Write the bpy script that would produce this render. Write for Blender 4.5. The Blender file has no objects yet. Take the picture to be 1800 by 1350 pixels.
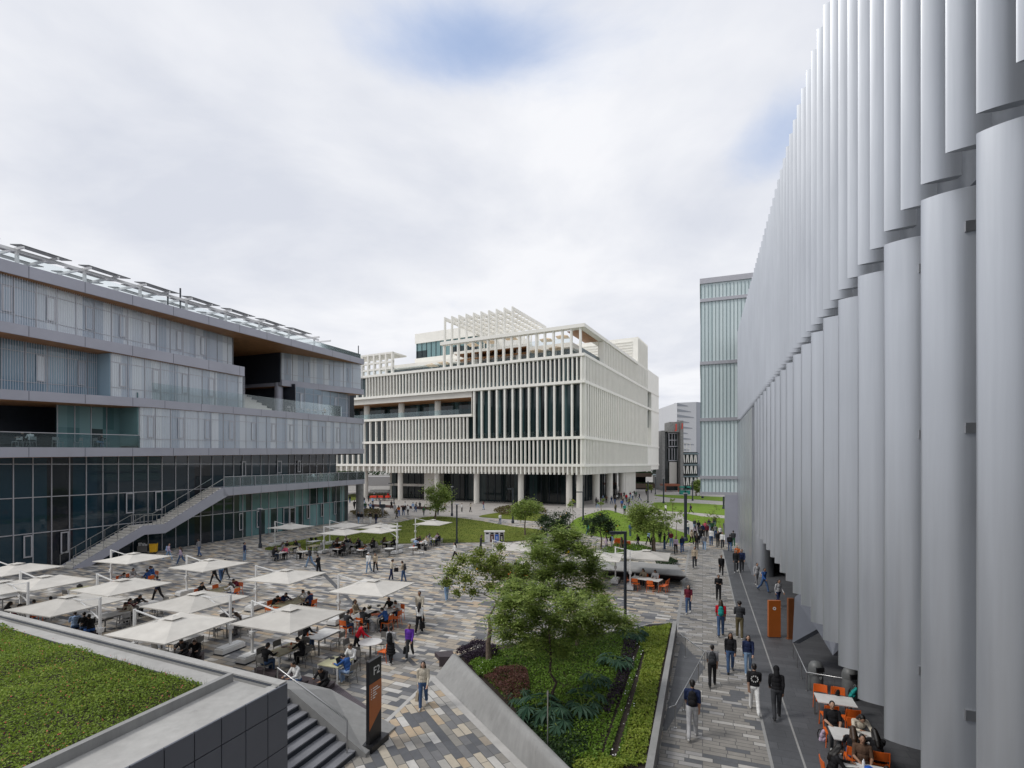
import bpy, bmesh, math, random
import numpy as np
from mathutils import Vector, Matrix

# ------------------------------------------------------------------ camera, world, sun, exposure
SC = bpy.context.scene
COL = SC.collection
CAM_H = 8.8            # eye height above the plaza, metres
FPX = 900.0            # focal length in pixels of the 1800-wide photograph
HOR = 815.0            # horizon row in the photograph
cam_d = bpy.data.cameras.new("camera"); cam = bpy.data.objects.new("camera", cam_d); COL.objects.link(cam)
cam.location = (0, 0, CAM_H); cam.rotation_euler = (math.radians(90), 0, 0)
cam_d.sensor_width = 36.0; cam_d.lens = 18.0; cam_d.shift_y = (HOR - 675.0) / 1800.0
cam_d.clip_start = 0.1; cam_d.clip_end = 6000
SC.camera = cam

SUN_EL, SUN_AZ = math.radians(50), math.radians(258)   # azimuth clockwise from +Y
world = bpy.data.worlds.new("World"); SC.world = world; world.use_nodes = True
wn = world.node_tree; wn.nodes.clear()
def N(t, kind, **kw):
    n = t.nodes.new(kind)
    for k, v in kw.items():
        if k.startswith('i_'):
            key = k[2:]
            n.inputs[int(key) if key.isdigit() else key.replace('_', ' ')].default_value = v
        else: setattr(n, k, v)
    return n
def LK(t, a, b): t.links.new(a, b)
def MATH(t, op, a, b=None, c=None, clamp=False):
    n = t.nodes.new('ShaderNodeMath'); n.operation = op; n.use_clamp = clamp
    for i, x in enumerate((a, b, c)):
        if x is None: continue
        if isinstance(x, (int, float)): n.inputs[i].default_value = x
        else: t.links.new(x, n.inputs[i])
    return n.outputs[0]
sky = N(wn, 'ShaderNodeTexSky', sky_type='NISHITA', sun_disc=False, sun_elevation=SUN_EL, sun_rotation=SUN_AZ)
bg_sky = N(wn, 'ShaderNodeBackground'); bg_sky.inputs['Strength'].default_value = 0.15
LK(wn, sky.outputs[0], bg_sky.inputs['Color'])
tc = N(wn, 'ShaderNodeTexCoord'); sp = N(wn, 'ShaderNodeSeparateXYZ'); LK(wn, tc.outputs['Generated'], sp.inputs[0])
zc = MATH(wn, 'MAXIMUM', sp.outputs[2], 0.0)
zc2 = MATH(wn, 'ADD', zc, 0.12)
cx = MATH(wn, 'DIVIDE', sp.outputs[0], zc2); cy = MATH(wn, 'DIVIDE', sp.outputs[1], zc2)
cmb = N(wn, 'ShaderNodeCombineXYZ'); LK(wn, cx, cmb.inputs[0]); LK(wn, cy, cmb.inputs[1])
def wnoise(scale, detail, rough, off, dist=0.0):
    mp = N(wn, 'ShaderNodeMapping'); mp.inputs['Location'].default_value = off
    LK(wn, cmb.outputs[0], mp.inputs[0])
    n = N(wn, 'ShaderNodeTexNoise'); n.inputs['Scale'].default_value = scale; n.inputs['Detail'].default_value = detail
    n.inputs['Roughness'].default_value = rough; n.inputs['Distortion'].default_value = dist
    LK(wn, mp.outputs[0], n.inputs['Vector']); return n.outputs['Fac']
n1 = wnoise(1.1, 6, 0.55, (3.1, 1.7, 0), 0.25); n2 = wnoise(2.2, 7, 0.6, (7.3, 4.2, 0), 0.4)
def hole(px, py, rx, ry, amt):                # thin place in the cloud deck, given by sky direction
    d = Vector(((px - 900) / FPX, 1.0, (HOR - py) / FPX)).normalized()
    qx, qy = d.x / (d.z + .12), d.y / (d.z + .12)
    ax = MATH(wn, 'DIVIDE', MATH(wn, 'SUBTRACT', cx, qx), rx); ay = MATH(wn, 'DIVIDE', MATH(wn, 'SUBTRACT', cy, qy), ry)
    r2 = MATH(wn, 'ADD', MATH(wn, 'MULTIPLY', ax, ax), MATH(wn, 'MULTIPLY', ay, ay))
    return MATH(wn, 'MULTIPLY', MATH(wn, 'EXPONENT', MATH(wn, 'MULTIPLY', r2, -1.0)), amt)
hs = MATH(wn, 'ADD', hole(822, 85, .19, .11, .62), hole(1375, 235, .13, .22, .60))
hs = MATH(wn, 'ADD', hs, hole(640, 20, .4, .14, .16)); hs = MATH(wn, 'ADD', hs, hole(1150, 10, .3, .1, .14))
cov = MATH(wn, 'SUBTRACT', MATH(wn, 'ADD', MATH(wn, 'MULTIPLY', n2, 0.9), 0.52), hs)
cov_r = N(wn, 'ShaderNodeMapRange', interpolation_type='SMOOTHSTEP'); cov_r.inputs[1].default_value = 0.10; cov_r.inputs[2].default_value = 0.86
LK(wn, cov, cov_r.inputs[0])
cr = N(wn, 'ShaderNodeValToRGB'); e = cr.color_ramp.elements
e[0].position = 0.33; e[0].color = (0.68, 0.71, 0.79, 1); e[1].position = 0.62; e[1].color = (0.905, 0.915, 0.95, 1)
LK(wn, n1, cr.inputs[0])
bg_c = N(wn, 'ShaderNodeBackground'); bg_c.inputs['Strength'].default_value = 0.94; thin = N(wn, 'ShaderNodeMixRGB'); LK(wn, cov_r.outputs[0], thin.inputs[0]); thin.inputs[1].default_value = (.57, .69, .95, 1); LK(wn, cr.outputs[0], thin.inputs[2]); LK(wn, thin.outputs[0], bg_c.inputs['Color'])   # thin veils let the blue through
mx = N(wn, 'ShaderNodeMixShader'); LK(wn, MATH(wn, 'ADD', MATH(wn, 'MULTIPLY', cov_r.outputs[0], .50), .50), mx.inputs[0]); LK(wn, bg_sky.outputs[0], mx.inputs[1]); LK(wn, bg_c.outputs[0], mx.inputs[2])
wo = N(wn, 'ShaderNodeOutputWorld'); LK(wn, mx.outputs[0], wo.inputs[0])

sun_d = bpy.data.lights.new("sun", 'SUN'); sun_d.energy = 1.4; sun_d.angle = math.radians(14); sun_d.color = (1, 0.96, 0.9)
sun = bpy.data.objects.new("sun", sun_d); COL.objects.link(sun)
sd = Vector((math.sin(SUN_AZ) * math.cos(SUN_EL), math.cos(SUN_AZ) * math.cos(SUN_EL), math.sin(SUN_EL)))
sun.rotation_euler = sd.to_track_quat('Z', 'Y').to_euler(); sun.location = sd * 200
SC.view_settings.view_transform = 'Standard'; SC.view_settings.look = 'None'
SC.view_settings.gamma = 1; SC.view_settings.exposure = 0.13
SC.cycles.max_bounces = 6; SC.cycles.diffuse_bounces = 3; SC.cycles.glossy_bounces = 3
SC.cycles.transparent_max_bounces = 8; SC.cycles.transmission_bounces = 4

RND = random.Random(7)
UX, UY = 0.3489, 0.9372                 # direction of the right-hand building and walkway
U = Vector((UX, UY, 0)); V = Vector((-UY, UX, 0)); Z = Vector((0, 0, 1))
def gp(px, py, z=0.0):                  # the spot at height z seen at photograph pixel (px, py)
    Y = FPX * (CAM_H - z) / (py - HOR); return Vector(((px - 900) / FPX * Y, Y, z))
def dp(px, py, Y):                      # the spot at distance Y seen at that pixel
    return Vector(((px - 900) / FPX * Y, Y, CAM_H - (py - HOR) / FPX * Y))

# ------------------------------------------------------------------ helpers
def tag(o, label=None, cat=None, group=None, kind=None):
    if label: o['label'] = label
    if cat: o['category'] = cat
    if group: o['group'] = group
    if kind: o['kind'] = kind
    return o
def thing(name, label, cat, loc=(0, 0, 0), rz=0.0, group=None):
    o = bpy.data.objects.new(name, None); COL.objects.link(o); o.location = loc; o.rotation_euler = (0, 0, rz)
    o.empty_display_size = 0.2
    return tag(o, label, cat, group)
class MB:
    def __init__(s, origin=(0, 0, 0)): s.v = []; s.f = []; s.m = []; s.c = 0; s.o = Vector(origin)
    def mat(s, i): s.c = i; return s
    def poly(s, pts):
        n = len(s.v); s.v += [tuple(Vector(p) - s.o) for p in pts]; s.f.append(tuple(range(n, n + len(pts)))); s.m.append(s.c); return s
    def _add(s, vs, fs):
        n = len(s.v); s.v += [tuple(Vector(p) - s.o) for p in vs]
        for f in fs: s.f.append(tuple(i + n for i in f)); s.m.append(s.c)
        return s
    def obox(s, p, a, b, c):
        p, a, b, c = Vector(p), Vector(a), Vector(b), Vector(c)
        if a.cross(b).dot(c) < 0: a, b = b, a
        vs = [p, p + a, p + a + b, p + b, p + c, p + a + c, p + a + b + c, p + b + c]
        return s._add(vs, [(3, 2, 1, 0), (4, 5, 6, 7), (0, 1, 5, 4), (1, 2, 6, 5), (2, 3, 7, 6), (3, 0, 4, 7)])
    def box(s, x0, x1, y0, y1, z0, z1): return s.obox((x0, y0, z0), (x1 - x0, 0, 0), (0, y1 - y0, 0), (0, 0, z1 - z0))
    def cbox(s, c, a, b, h):              # centre of base, full axis vectors, height
        c = Vector(c); a = Vector(a); b = Vector(b); return s.obox(c - a / 2 - b / 2, a, b, (0, 0, h))
    def bar(s, p, q, w, h=None, up=Z):    # straight bar with rectangular section
        p, q = Vector(p), Vector(q); d = (q - p); h = h or w
        x = d.cross(up)
        if x.length < 1e-6: x = d.cross(Vector((1, 0, 0)))
        x.normalize(); y = x.cross(d).normalized()
        return s.obox(p - x * w / 2 - y * h / 2, x * w, y * h, d)
    def prism(s, pts, vec):
        pts = [Vector(p) for p in pts]; vec = Vector(vec); n = len(pts)
        nrm = Vector((0, 0, 0))
        for i in range(n): nrm += pts[i].cross(pts[(i + 1) % n])
        if nrm.dot(vec) < 0: pts = pts[::-1]
        vs = pts + [p + vec for p in pts]
        return s._add(vs, [tuple(range(n))[::-1], tuple(range(n, 2 * n))] + [(i, (i + 1) % n, n + (i + 1) % n, n + i) for i in range(n)])
    def tube(s, pts, radii, n=6, cap=True):
        pts = [Vector(p) for p in pts]
        if isinstance(radii, (int, float)): radii = [radii] * len(pts)
        vs = []; fs = []; px = None
        for i, p in enumerate(pts):
            d = (pts[min(i + 1, len(pts) - 1)] - pts[max(i - 1, 0)]).normalized()
            if px is None or abs(px.dot(d)) > .95: px = d.orthogonal().normalized()
            x = (px - d * px.dot(d)).normalized(); y = d.cross(x); px = x
            for k in range(n):
                a = 2 * math.pi * k / n; vs.append(p + (x * math.cos(a) + y * math.sin(a)) * radii[i])
        for i in range(len(pts) - 1):
            for k in range(n):
                k2 = (k + 1) % n; fs.append((i * n + k, i * n + k2, (i + 1) * n + k2, (i + 1) * n + k))
        if cap: fs.append(tuple(range(n))[::-1]); fs.append(tuple(range((len(pts) - 1) * n, len(pts) * n)))
        return s._add(vs, fs)
    def lathe(s, prof, c, n=16):
        c = Vector(c); vs = []; fs = []
        for r, z in prof:
            for k in range(n):
                a = 2 * math.pi * k / n; vs.append(c + Vector((r * math.cos(a), r * math.sin(a), z)))
        for i in range(len(prof) - 1):
            for k in range(n):
                k2 = (k + 1) % n; fs.append((i * n + k, i * n + k2, (i + 1) * n + k2, (i + 1) * n + k))
        fs.append(tuple(range(n))[::-1]); fs.append(tuple(range((len(prof) - 1) * n, len(prof) * n)))
        return s._add(vs, fs)
    def mesh(s, name, mats, smooth=None):
        me = bpy.data.meshes.new(name); me.from_pydata(s.v, [], s.f)
        for m in (mats if isinstance(mats, (list, tuple)) else [mats]): me.materials.append(m)
        if any(s.m): me.polygons.foreach_set('material_index', s.m)
        if smooth is not None: smooth_mesh(me, smooth)
        me.update(); return me
    def build(s, name, mats, parent=None, smooth=None, loc=None):
        o = bpy.data.objects.new(name, s.mesh(name, mats, smooth)); COL.objects.link(o)
        if parent is not None: o.parent = parent
        if loc is not None: o.location = loc
        return o
def smooth_mesh(me, ang=40):
    me.polygons.foreach_set('use_smooth', [True] * len(me.polygons))
    if ang < 180: me.set_sharp_from_angle(angle=math.radians(ang))
def copy_tree(o, parent=None):
    c = o.copy(); COL.objects.link(c)
    if parent is not None: c.parent = parent
    for ch in list(o.children): copy_tree(ch, c)
    return c
def np_mesh(name, verts, faces, mat, parent=None):   # verts (N,3), faces (M,k)
    me = bpy.data.meshes.new(name); k = faces.shape[1]
    me.vertices.add(len(verts)); me.vertices.foreach_set('co', np.asarray(verts, dtype=np.float32).ravel())
    me.loops.add(faces.size); me.loops.foreach_set('vertex_index', faces.astype(np.int32).ravel())
    me.polygons.add(len(faces)); me.polygons.foreach_set('loop_start', np.arange(0, faces.size, k, dtype=np.int32))
    for m in (mat if isinstance(mat, (list, tuple)) else [mat]): me.materials.append(m)
    me.update(calc_edges=True); me.validate()
    o = bpy.data.objects.new(name, me); COL.objects.link(o)
    if parent is not None: o.parent = parent
    return o
NR = np.random.default_rng(11)
def leaf_arrays(cent, size, up=0.6, aspect=0.5):     # bent diamond leaves with random facing
    n = len(cent); d = NR.normal(size=(n, 3)); d[:, 2] = d[:, 2] * (1 - up); d /= np.linalg.norm(d, axis=1)[:, None]
    w = NR.normal(size=(n, 3)); w[:, 2] *= 0.4; w -= d * (w * d).sum(1)[:, None]; w /= np.linalg.norm(w, axis=1)[:, None]
    nr = np.cross(d, w); sz = (size * NR.uniform(.65, 1.35, n))[:, None]
    a = cent - d * sz * .5; b = cent + w * sz * aspect * .5 + nr * sz * .06; c = cent + d * sz * .5 - nr * sz * .1; e = cent - w * sz * aspect * .5 + nr * sz * .06
    v = np.stack([a, b, c, e], 1).reshape(-1, 3); f = np.arange(4 * n).reshape(n, 4)
    return v, f
def in_poly(pts, poly):
    x, y = pts[:, 0], pts[:, 1]; r = np.zeros(len(pts), bool); n = len(poly); j = n - 1
    for i in range(n):
        xi, yi = poly[i][:2]; xj, yj = poly[j][:2]
        c = ((yi > y) != (yj > y)) & (x < (xj - xi) * (y - yi) / (yj - yi + 1e-12) + xi); r ^= c; j = i
    return r
def scatter(poly, n):
    P = np.array([p[:2] for p in poly]); lo, hi = P.min(0), P.max(0); q = NR.uniform(lo, hi, (int(n * 4), 2)); q = q[in_poly(q, P)]
    while len(q) < n:
        k = NR.uniform(lo, hi, (int(n * 4), 2)); q = np.vstack([q, k[in_poly(k, P)]])
    return q[:n]
# ------------------------------------------------------------------ materials
def mat_base(name):
    m = bpy.data.materials.new(name); m.use_nodes = True; t = m.node_tree
    return m, t, t.nodes['Principled BSDF']
def noisy(t, vec, scale, detail=4, rough=.6):
    n = N(t, 'ShaderNodeTexNoise'); n.inputs['Scale'].default_value = scale; n.inputs['Detail'].default_value = detail; n.inputs['Roughness'].default_value = rough
    if vec is not None: LK(t, vec, n.inputs['Vector'])
    return n.outputs['Fac']
def ramp(t, fac, stops, const=False):
    r = N(t, 'ShaderNodeValToRGB')
    if const: r.color_ramp.interpolation = 'CONSTANT'
    el = r.color_ramp.elements
    while len(el) < len(stops): el.new(0.5)
    for e_, (p, c) in zip(el, stops): e_.position = p; e_.color = (*c, 1)
    LK(t, fac, r.inputs[0]); return r.outputs[0]
def simple(name, col, rough=.6, metal=0.0, var=.12, scale=3.0, bump=0.0, spec=.5):
    m, t, b = mat_base(name); b.inputs['Roughness'].default_value = rough; b.inputs['Metallic'].default_value = metal; b.inputs['Specular IOR Level'].default_value = spec
    g = N(t, 'ShaderNodeNewGeometry')
    f = noisy(t, g.outputs['Position'], scale, 5)
    c0 = tuple(max(0, c * (1 - var)) for c in col); c1 = tuple(min(1, c * (1 + var)) for c in col)
    LK(t, ramp(t, f, [(.3, c0), (.7, c1)]), b.inputs['Base Color'])
    if bump:
        bn = N(t, 'ShaderNodeBump'); bn.inputs['Strength'].default_value = bump; bn.inputs['Distance'].default_value = .02
        LK(t, noisy(t, g.outputs['Position'], scale * 12, 6), bn.inputs['Height']); LK(t, bn.outputs[0], b.inputs['Normal'])
    return m
def stained(name, col):                              # cast concrete with blotches, drips and darker spots
    m, t, b = mat_base(name); b.inputs['Roughness'].default_value = .8; b.inputs['Specular IOR Level'].default_value = .3
    g = N(t, 'ShaderNodeNewGeometry'); P_ = g.outputs['Position']; mp = N(t, 'ShaderNodeMapping'); mp.inputs['Scale'].default_value = (5, 5, .5); LK(t, P_, mp.inputs[0])
    f = MATH(t, 'ADD', MATH(t, 'MULTIPLY', noisy(t, P_, .8, 6, .65), .6), MATH(t, 'MULTIPLY', noisy(t, mp.outputs[0], 1, 5, .7), .4))
    base = ramp(t, f, [(.32, tuple(c * .78 for c in col)), (.66, tuple(c * 1.12 for c in col))])
    sp_ = N(t, 'ShaderNodeMapRange'); sp_.inputs[1].default_value = .66; sp_.inputs[2].default_value = .74; LK(t, noisy(t, P_, 1.7, 3, .5), sp_.inputs[0])
    mxr = N(t, 'ShaderNodeMixRGB'); LK(t, MATH(t, 'MULTIPLY', sp_.outputs[0], .35), mxr.inputs[0]); LK(t, base, mxr.inputs[1]); mxr.inputs[2].default_value = (*[c * .45 for c in col], 1); LK(t, mxr.outputs[0], b.inputs['Base Color'])
    bn = N(t, 'ShaderNodeBump'); bn.inputs['Strength'].default_value = .08; bn.inputs['Distance'].default_value = .02; LK(t, noisy(t, P_, 14, 6), bn.inputs['Height']); LK(t, bn.outputs[0], b.inputs['Normal']); return m
def streaky(name, col, rough, metal):              # brushed sheet metal with faint vertical streaks
    m, t, b = mat_base(name); b.inputs['Metallic'].default_value = metal
    g = N(t, 'ShaderNodeNewGeometry'); mp = N(t, 'ShaderNodeMapping'); mp.inputs['Scale'].default_value = (3.2, 3.2, .10); LK(t, g.outputs['Position'], mp.inputs[0])
    f = noisy(t, mp.outputs[0], 2.2, 5, .7); f2 = noisy(t, g.outputs['Position'], .22, 3)
    k = MATH(t, 'ADD', MATH(t, 'MULTIPLY', f, .5), MATH(t, 'MULTIPLY', f2, .5))
    LK(t, ramp(t, k, [(.3, tuple(c * .88 for c in col)), (.7, tuple(c * 1.07 for c in col))]), b.inputs['Base Color'])
    LK(t, MATH(t, 'ADD', MATH(t, 'MULTIPLY', f, .22), rough - .1), b.inputs['Roughness']); return m
def paving(name, ang, bw, bh, palette, offs=.5, seed=(0, 0), mortar=(.10, .10, .10), msize=.012, rough=.75):
    m, t, b = mat_base(name); b.inputs['Roughness'].default_value = rough
    g = N(t, 'ShaderNodeNewGeometry'); mp = N(t, 'ShaderNodeMapping'); mp.inputs['Rotation'].default_value = (0, 0, -ang); mp.inputs['Location'].default_value = (seed[0], seed[1], 0)
    LK(t, g.outputs['Position'], mp.inputs[0])
    br = N(t, 'ShaderNodeTexBrick', offset=offs, offset_frequency=3, squash=1.35, squash_frequency=2)
    br.inputs['Color1'].default_value = (0, 0, 0, 1); br.inputs['Color2'].default_value = (1, 1, 1, 1); br.inputs['Mortar'].default_value = (.5, .5, .5, 1)
    br.inputs['Scale'].default_value = 1; br.inputs['Brick Width'].default_value = bw; br.inputs['Row Height'].default_value = bh; br.inputs['Mortar Size'].default_value = msize; br.inputs['Mortar Smooth'].default_value = .1
    LK(t, mp.outputs[0], br.inputs['Vector'])
    c = ramp(t, br.outputs['Color'], palette, True)
    f = noisy(t, g.outputs['Position'], 5, 6); f2 = noisy(t, g.outputs['Position'], .16, 3); f3 = noisy(t, g.outputs['Position'], 1.1, 5, .7)
    k = MATH(t, 'MULTIPLY', MATH(t, 'ADD', MATH(t, 'MULTIPLY', f, .45), .76), MATH(t, 'ADD', MATH(t, 'ADD', MATH(t, 'MULTIPLY', f2, .45), MATH(t, 'MULTIPLY', f3, .4)), .56))
    mul = N(t, 'ShaderNodeVectorMath', operation='SCALE'); LK(t, c, mul.inputs[0]); LK(t, k, mul.inputs['Scale'])
    mxr = N(t, 'ShaderNodeMixRGB'); LK(t, br.outputs['Fac'], mxr.inputs[0]); LK(t, mul.outputs[0], mxr.inputs[1]); mxr.inputs[2].default_value = (*mortar, 1)
    LK(t, mxr.outputs[0], b.inputs['Base Color'])
    bn = N(t, 'ShaderNodeBump'); bn.inputs['Strength'].default_value = .25; bn.inputs['Distance'].default_value = .01
    LK(t, MATH(t, 'SUBTRACT', MATH(t, 'MULTIPLY', f, .5), br.outputs['Fac']), bn.inputs['Height']); LK(t, bn.outputs[0], b.inputs['Normal'])
    return m
PAL = [(0, (.12, .125, .137)), (.15, (.29, .275, .25)), (.38, (.185, .187, .195)), (.49, (.43, .415, .39)), (.64, (.35, .305, .25)), (.78, (.51, .455, .37)), (.90, (.47, .37, .26)), (.955, (.56, .545, .52))]
PALW = [(0, (.115, .12, .13)), (.12, (.265, .25, .228)), (.42, (.295, .278, .252)), (.62, (.245, .232, .212)), (.80, (.345, .337, .33)), (.93, (.44, .425, .40))]
VANG = math.atan2(.4198, -.9077)
M = {}
M['plaza'] = paving('plaza_paving', VANG, .60, .29, PAL, .41)
M['forecourt'] = paving('forecourt_paving', math.atan2(-.868, .496), .55, .27, PAL, .37, (.3, .1))
M['walk'] = paving('walkway_paving', math.atan2(UX, -UY), .50, .21, PALW, .43)
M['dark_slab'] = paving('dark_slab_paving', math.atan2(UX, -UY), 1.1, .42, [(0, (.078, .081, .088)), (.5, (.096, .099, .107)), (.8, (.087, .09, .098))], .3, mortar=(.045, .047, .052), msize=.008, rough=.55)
M['pale_pave'] = paving('pale_paving', VANG, 1.2, .5, [(0, (.36, .34, .32)), (.5, (.42, .395, .37)), (.8, (.39, .365, .34))], .4, mortar=(.28, .27, .25))
M['ground'] = simple('ground_earth', (.27, .26, .245), .9, 0, .25, .05)
M['concrete'] = stained('smooth_concrete', (.31, .31, .305))
M['roof_conc'] = stained('roof_screed', (.42, .415, .40))
M['conc_dark'] = simple('weathered_concrete', (.23, .23, .225), .8, 0, .25, 2.2, .06)
M['strip'] = simple('pale_stone_strip', (.46, .45, .435), .7, 0, .12, 2)
M['clad'] = simple('grey_cladding', (.125, .135, .16), .42, .15, .06, 1.2)
M['joint'] = simple('black_joint', (.008, .008, .009), .8)
M['steel'] = simple('brushed_steel', (.48, .48, .48), .3, .95, .05)
M['fin'] = streaky('silver_fin_metal', (.53, .557, .598), .36, .74)
M['fin_dark'] = simple('recess_grey', (.11, .12, .14), .6, 0, .1)
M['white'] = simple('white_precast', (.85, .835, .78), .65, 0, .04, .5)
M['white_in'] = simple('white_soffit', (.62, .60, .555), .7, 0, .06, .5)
M['wood'] = simple('timber_soffit', (.34, .165, .07), .55, 0, .22, 1.5)
M['slab'] = simple('grey_fascia', (.36, .365, .42), .5, .25, .06, .4)
M['alu'] = simple('pale_mullion', (.44, .44, .47), .45, .5, .05)
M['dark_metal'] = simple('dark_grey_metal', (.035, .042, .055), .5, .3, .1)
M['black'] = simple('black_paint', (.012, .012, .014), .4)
M['orange'] = simple('orange_plastic', (.70, .13, .015), .45, 0, .05)
M['orange_sign'] = simple('burnt_orange_panel', (.42, .115, .02), .35, 0, .05)
M['whitemetal'] = simple('white_powdercoat', (.74, .74, .73), .4, .1, .04)
M['canvas'] = simple('cream_canvas', (.56, .54, .50), .9, 0, .09, 1.6, .03)
def _canvas():
    t = M['canvas'].node_tree; p = t.nodes['Principled BSDF']; src = p.inputs['Base Color'].links[0].from_socket; oi = N(t, 'ShaderNodeObjectInfo'); s_ = N(t, 'ShaderNodeVectorMath', operation='SCALE')
    LK(t, src, s_.inputs[0]); LK(t, MATH(t, 'ADD', MATH(t, 'MULTIPLY', oi.outputs['Random'], .22), .86), s_.inputs['Scale']); LK(t, s_.outputs[0], p.inputs['Base Color'])
_canvas()
M['greychair'] = simple('taupe_chair', (.16, .155, .145), .5, .1, .06)
M['palechair'] = simple('pale_grey_chair', (.34, .335, .33), .5, .1, .06)
M['tab_white'] = simple('white_laminate', (.66, .655, .64), .35)
M['tab_olive'] = simple('olive_laminate', (.36, .32, .20), .4)
M['tab_yellow'] = simple('pale_yellow_laminate', (.52, .50, .31), .4)
M['tab_leg'] = simple('table_leg_grey', (.17, .165, .16), .45, .3)
M['deck'] = simple('dark_deck_timber', (.055, .042, .048), .6, 0, .25, 4)
M['soil'] = simple('dark_soil', (.035, .025, .02), .95, 0, .4, 6, .4)
M['red'] = simple('red_sign', (.75, .05, .02), .4)
M['teal'] = simple('teal_awning', (.02, .25, .2), .6)
M['yellow'] = simple('yellow_bag', (.75, .42, .01), .6)
M['bark'] = simple('brown_bark', (.17, .13, .10), .9, 0, .3, 9, .5)
M['bark_dark'] = simple('dark_bark', (.07, .05, .04), .9, 0, .3, 9, .5)
M['trash'] = simple('grey_bin_body', (.13, .135, .135), .5, .1)
M['blue'] = simple('blue_panel', (.03, .12, .5), .4)
M['brown'] = simple('brown_panel', (.10, .045, .04), .4)
M['paper'] = simple('white_paper', (.75, .75, .75), .7)
M['text'] = simple('white_lettering', (.82, .82, .8), .5, 0, .01)
def lawn_mat(name, a, b):
    m, t, p = mat_base(name); p.inputs['Roughness'].default_value = .95; p.inputs['Specular IOR Level'].default_value = .1
    g = N(t, 'ShaderNodeNewGeometry'); f = noisy(t, g.outputs['Position'], .6, 6, .65); f2 = noisy(t, g.outputs['Position'], 22, 4)
    LK(t, ramp(t, MATH(t, 'ADD', MATH(t, 'MULTIPLY', f, .6), MATH(t, 'MULTIPLY', f2, .4)), [(.35, a), (.65, b)]), p.inputs['Base Color'])
    bn = N(t, 'ShaderNodeBump'); bn.inputs['Strength'].default_value = .6; bn.inputs['Distance'].default_value = .05
    LK(t, f2, bn.inputs['Height']); LK(t, bn.outputs[0], p.inputs['Normal']); return m
M['lawn'] = lawn_mat('mown_lawn', (.085, .12, .018), (.17, .19, .038))
M['lawn2'] = lawn_mat('bright_lawn', (.11, .19, .02), (.19, .28, .045))
def leafmat(name, cols, trans=.38):
    m, t, p = mat_base(name); p.inputs['Roughness'].default_value = .55; p.inputs['Specular IOR Level'].default_value = .35
    g = N(t, 'ShaderNodeNewGeometry'); n = len(cols)
    f = noisy(t, g.outputs['Position'], 1.3, 3)
    k = MATH(t, 'ADD', MATH(t, 'MULTIPLY', g.outputs['Random Per Island'], .65), MATH(t, 'MULTIPLY', MATH(t, 'SUBTRACT', f, .3), .8), clamp=True)
    c = ramp(t, k, [(i / max(1, n - 1), c_) for i, c_ in enumerate(cols)])
    LK(t, c, p.inputs['Base Color'])
    tr = N(t, 'ShaderNodeBsdfTranslucent'); LK(t, c, tr.inputs[0]); mxs = N(t, 'ShaderNodeMixShader'); mxs.inputs[0].default_value = trans
    LK(t, p.outputs[0], mxs.inputs[1]); LK(t, tr.outputs[0], mxs.inputs[2]); LK(t, mxs.outputs[0], t.nodes['Material Output'].inputs[0]); return m
M['leaf'] = leafmat('green_leaves', [(.085, .14, .03), (.19, .27, .06), (.30, .39, .095), (.43, .49, .14)])
M['leaf_y'] = leafmat('yellowish_leaves', [(.10, .15, .03), (.18, .24, .05), (.27, .33, .075), (.40, .40, .10)])
M['leaf_d'] = leafmat('dark_leaves', [(.02, .045, .018), (.035, .07, .025), (.06, .10, .035)])
M['sedum'] = leafmat('sedum_leaves', [(.11, .185, .02), (.19, .285, .035), (.27, .38, .05), (.38, .45, .08)])
M['sedum_d'] = leafmat('tall_grass_leaves', [(.045, .075, .015), (.08, .115, .025), (.12, .15, .04)])
M['cover'] = leafmat('ground_cover_leaves', [(.06, .13, .014), (.14, .25, .028), (.22, .35, .045)])
M['lime'] = leafmat('lime_leaves', [(.15, .24, .03), (.28, .36, .05), (.40, .44, .09)])
M['purple'] = leafmat('purple_leaves', [(.018, .011, .02), (.04, .024, .045), (.075, .05, .075)])
M['redleaf'] = leafmat('red_leaves', [(.05, .06, .02), (.13, .06, .045), (.20, .08, .07), (.10, .13, .05)])
M['blueleaf'] = leafmat('blue_green_leaves', [(.03, .08, .05), (.055, .125, .075), (.09, .165, .10)])
M['flower'] = simple('white_petals', (.8, .8, .8), .6)
M['flower_y'] = simple('yellow_petals', (.8, .5, .02), .6)
M['flower_r'] = simple('red_petals', (.5, .08, .06), .6)
M['dry'] = leafmat('dry_grass', [(.07, .05, .02), (.13, .10, .04), (.11, .13, .04)])
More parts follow.
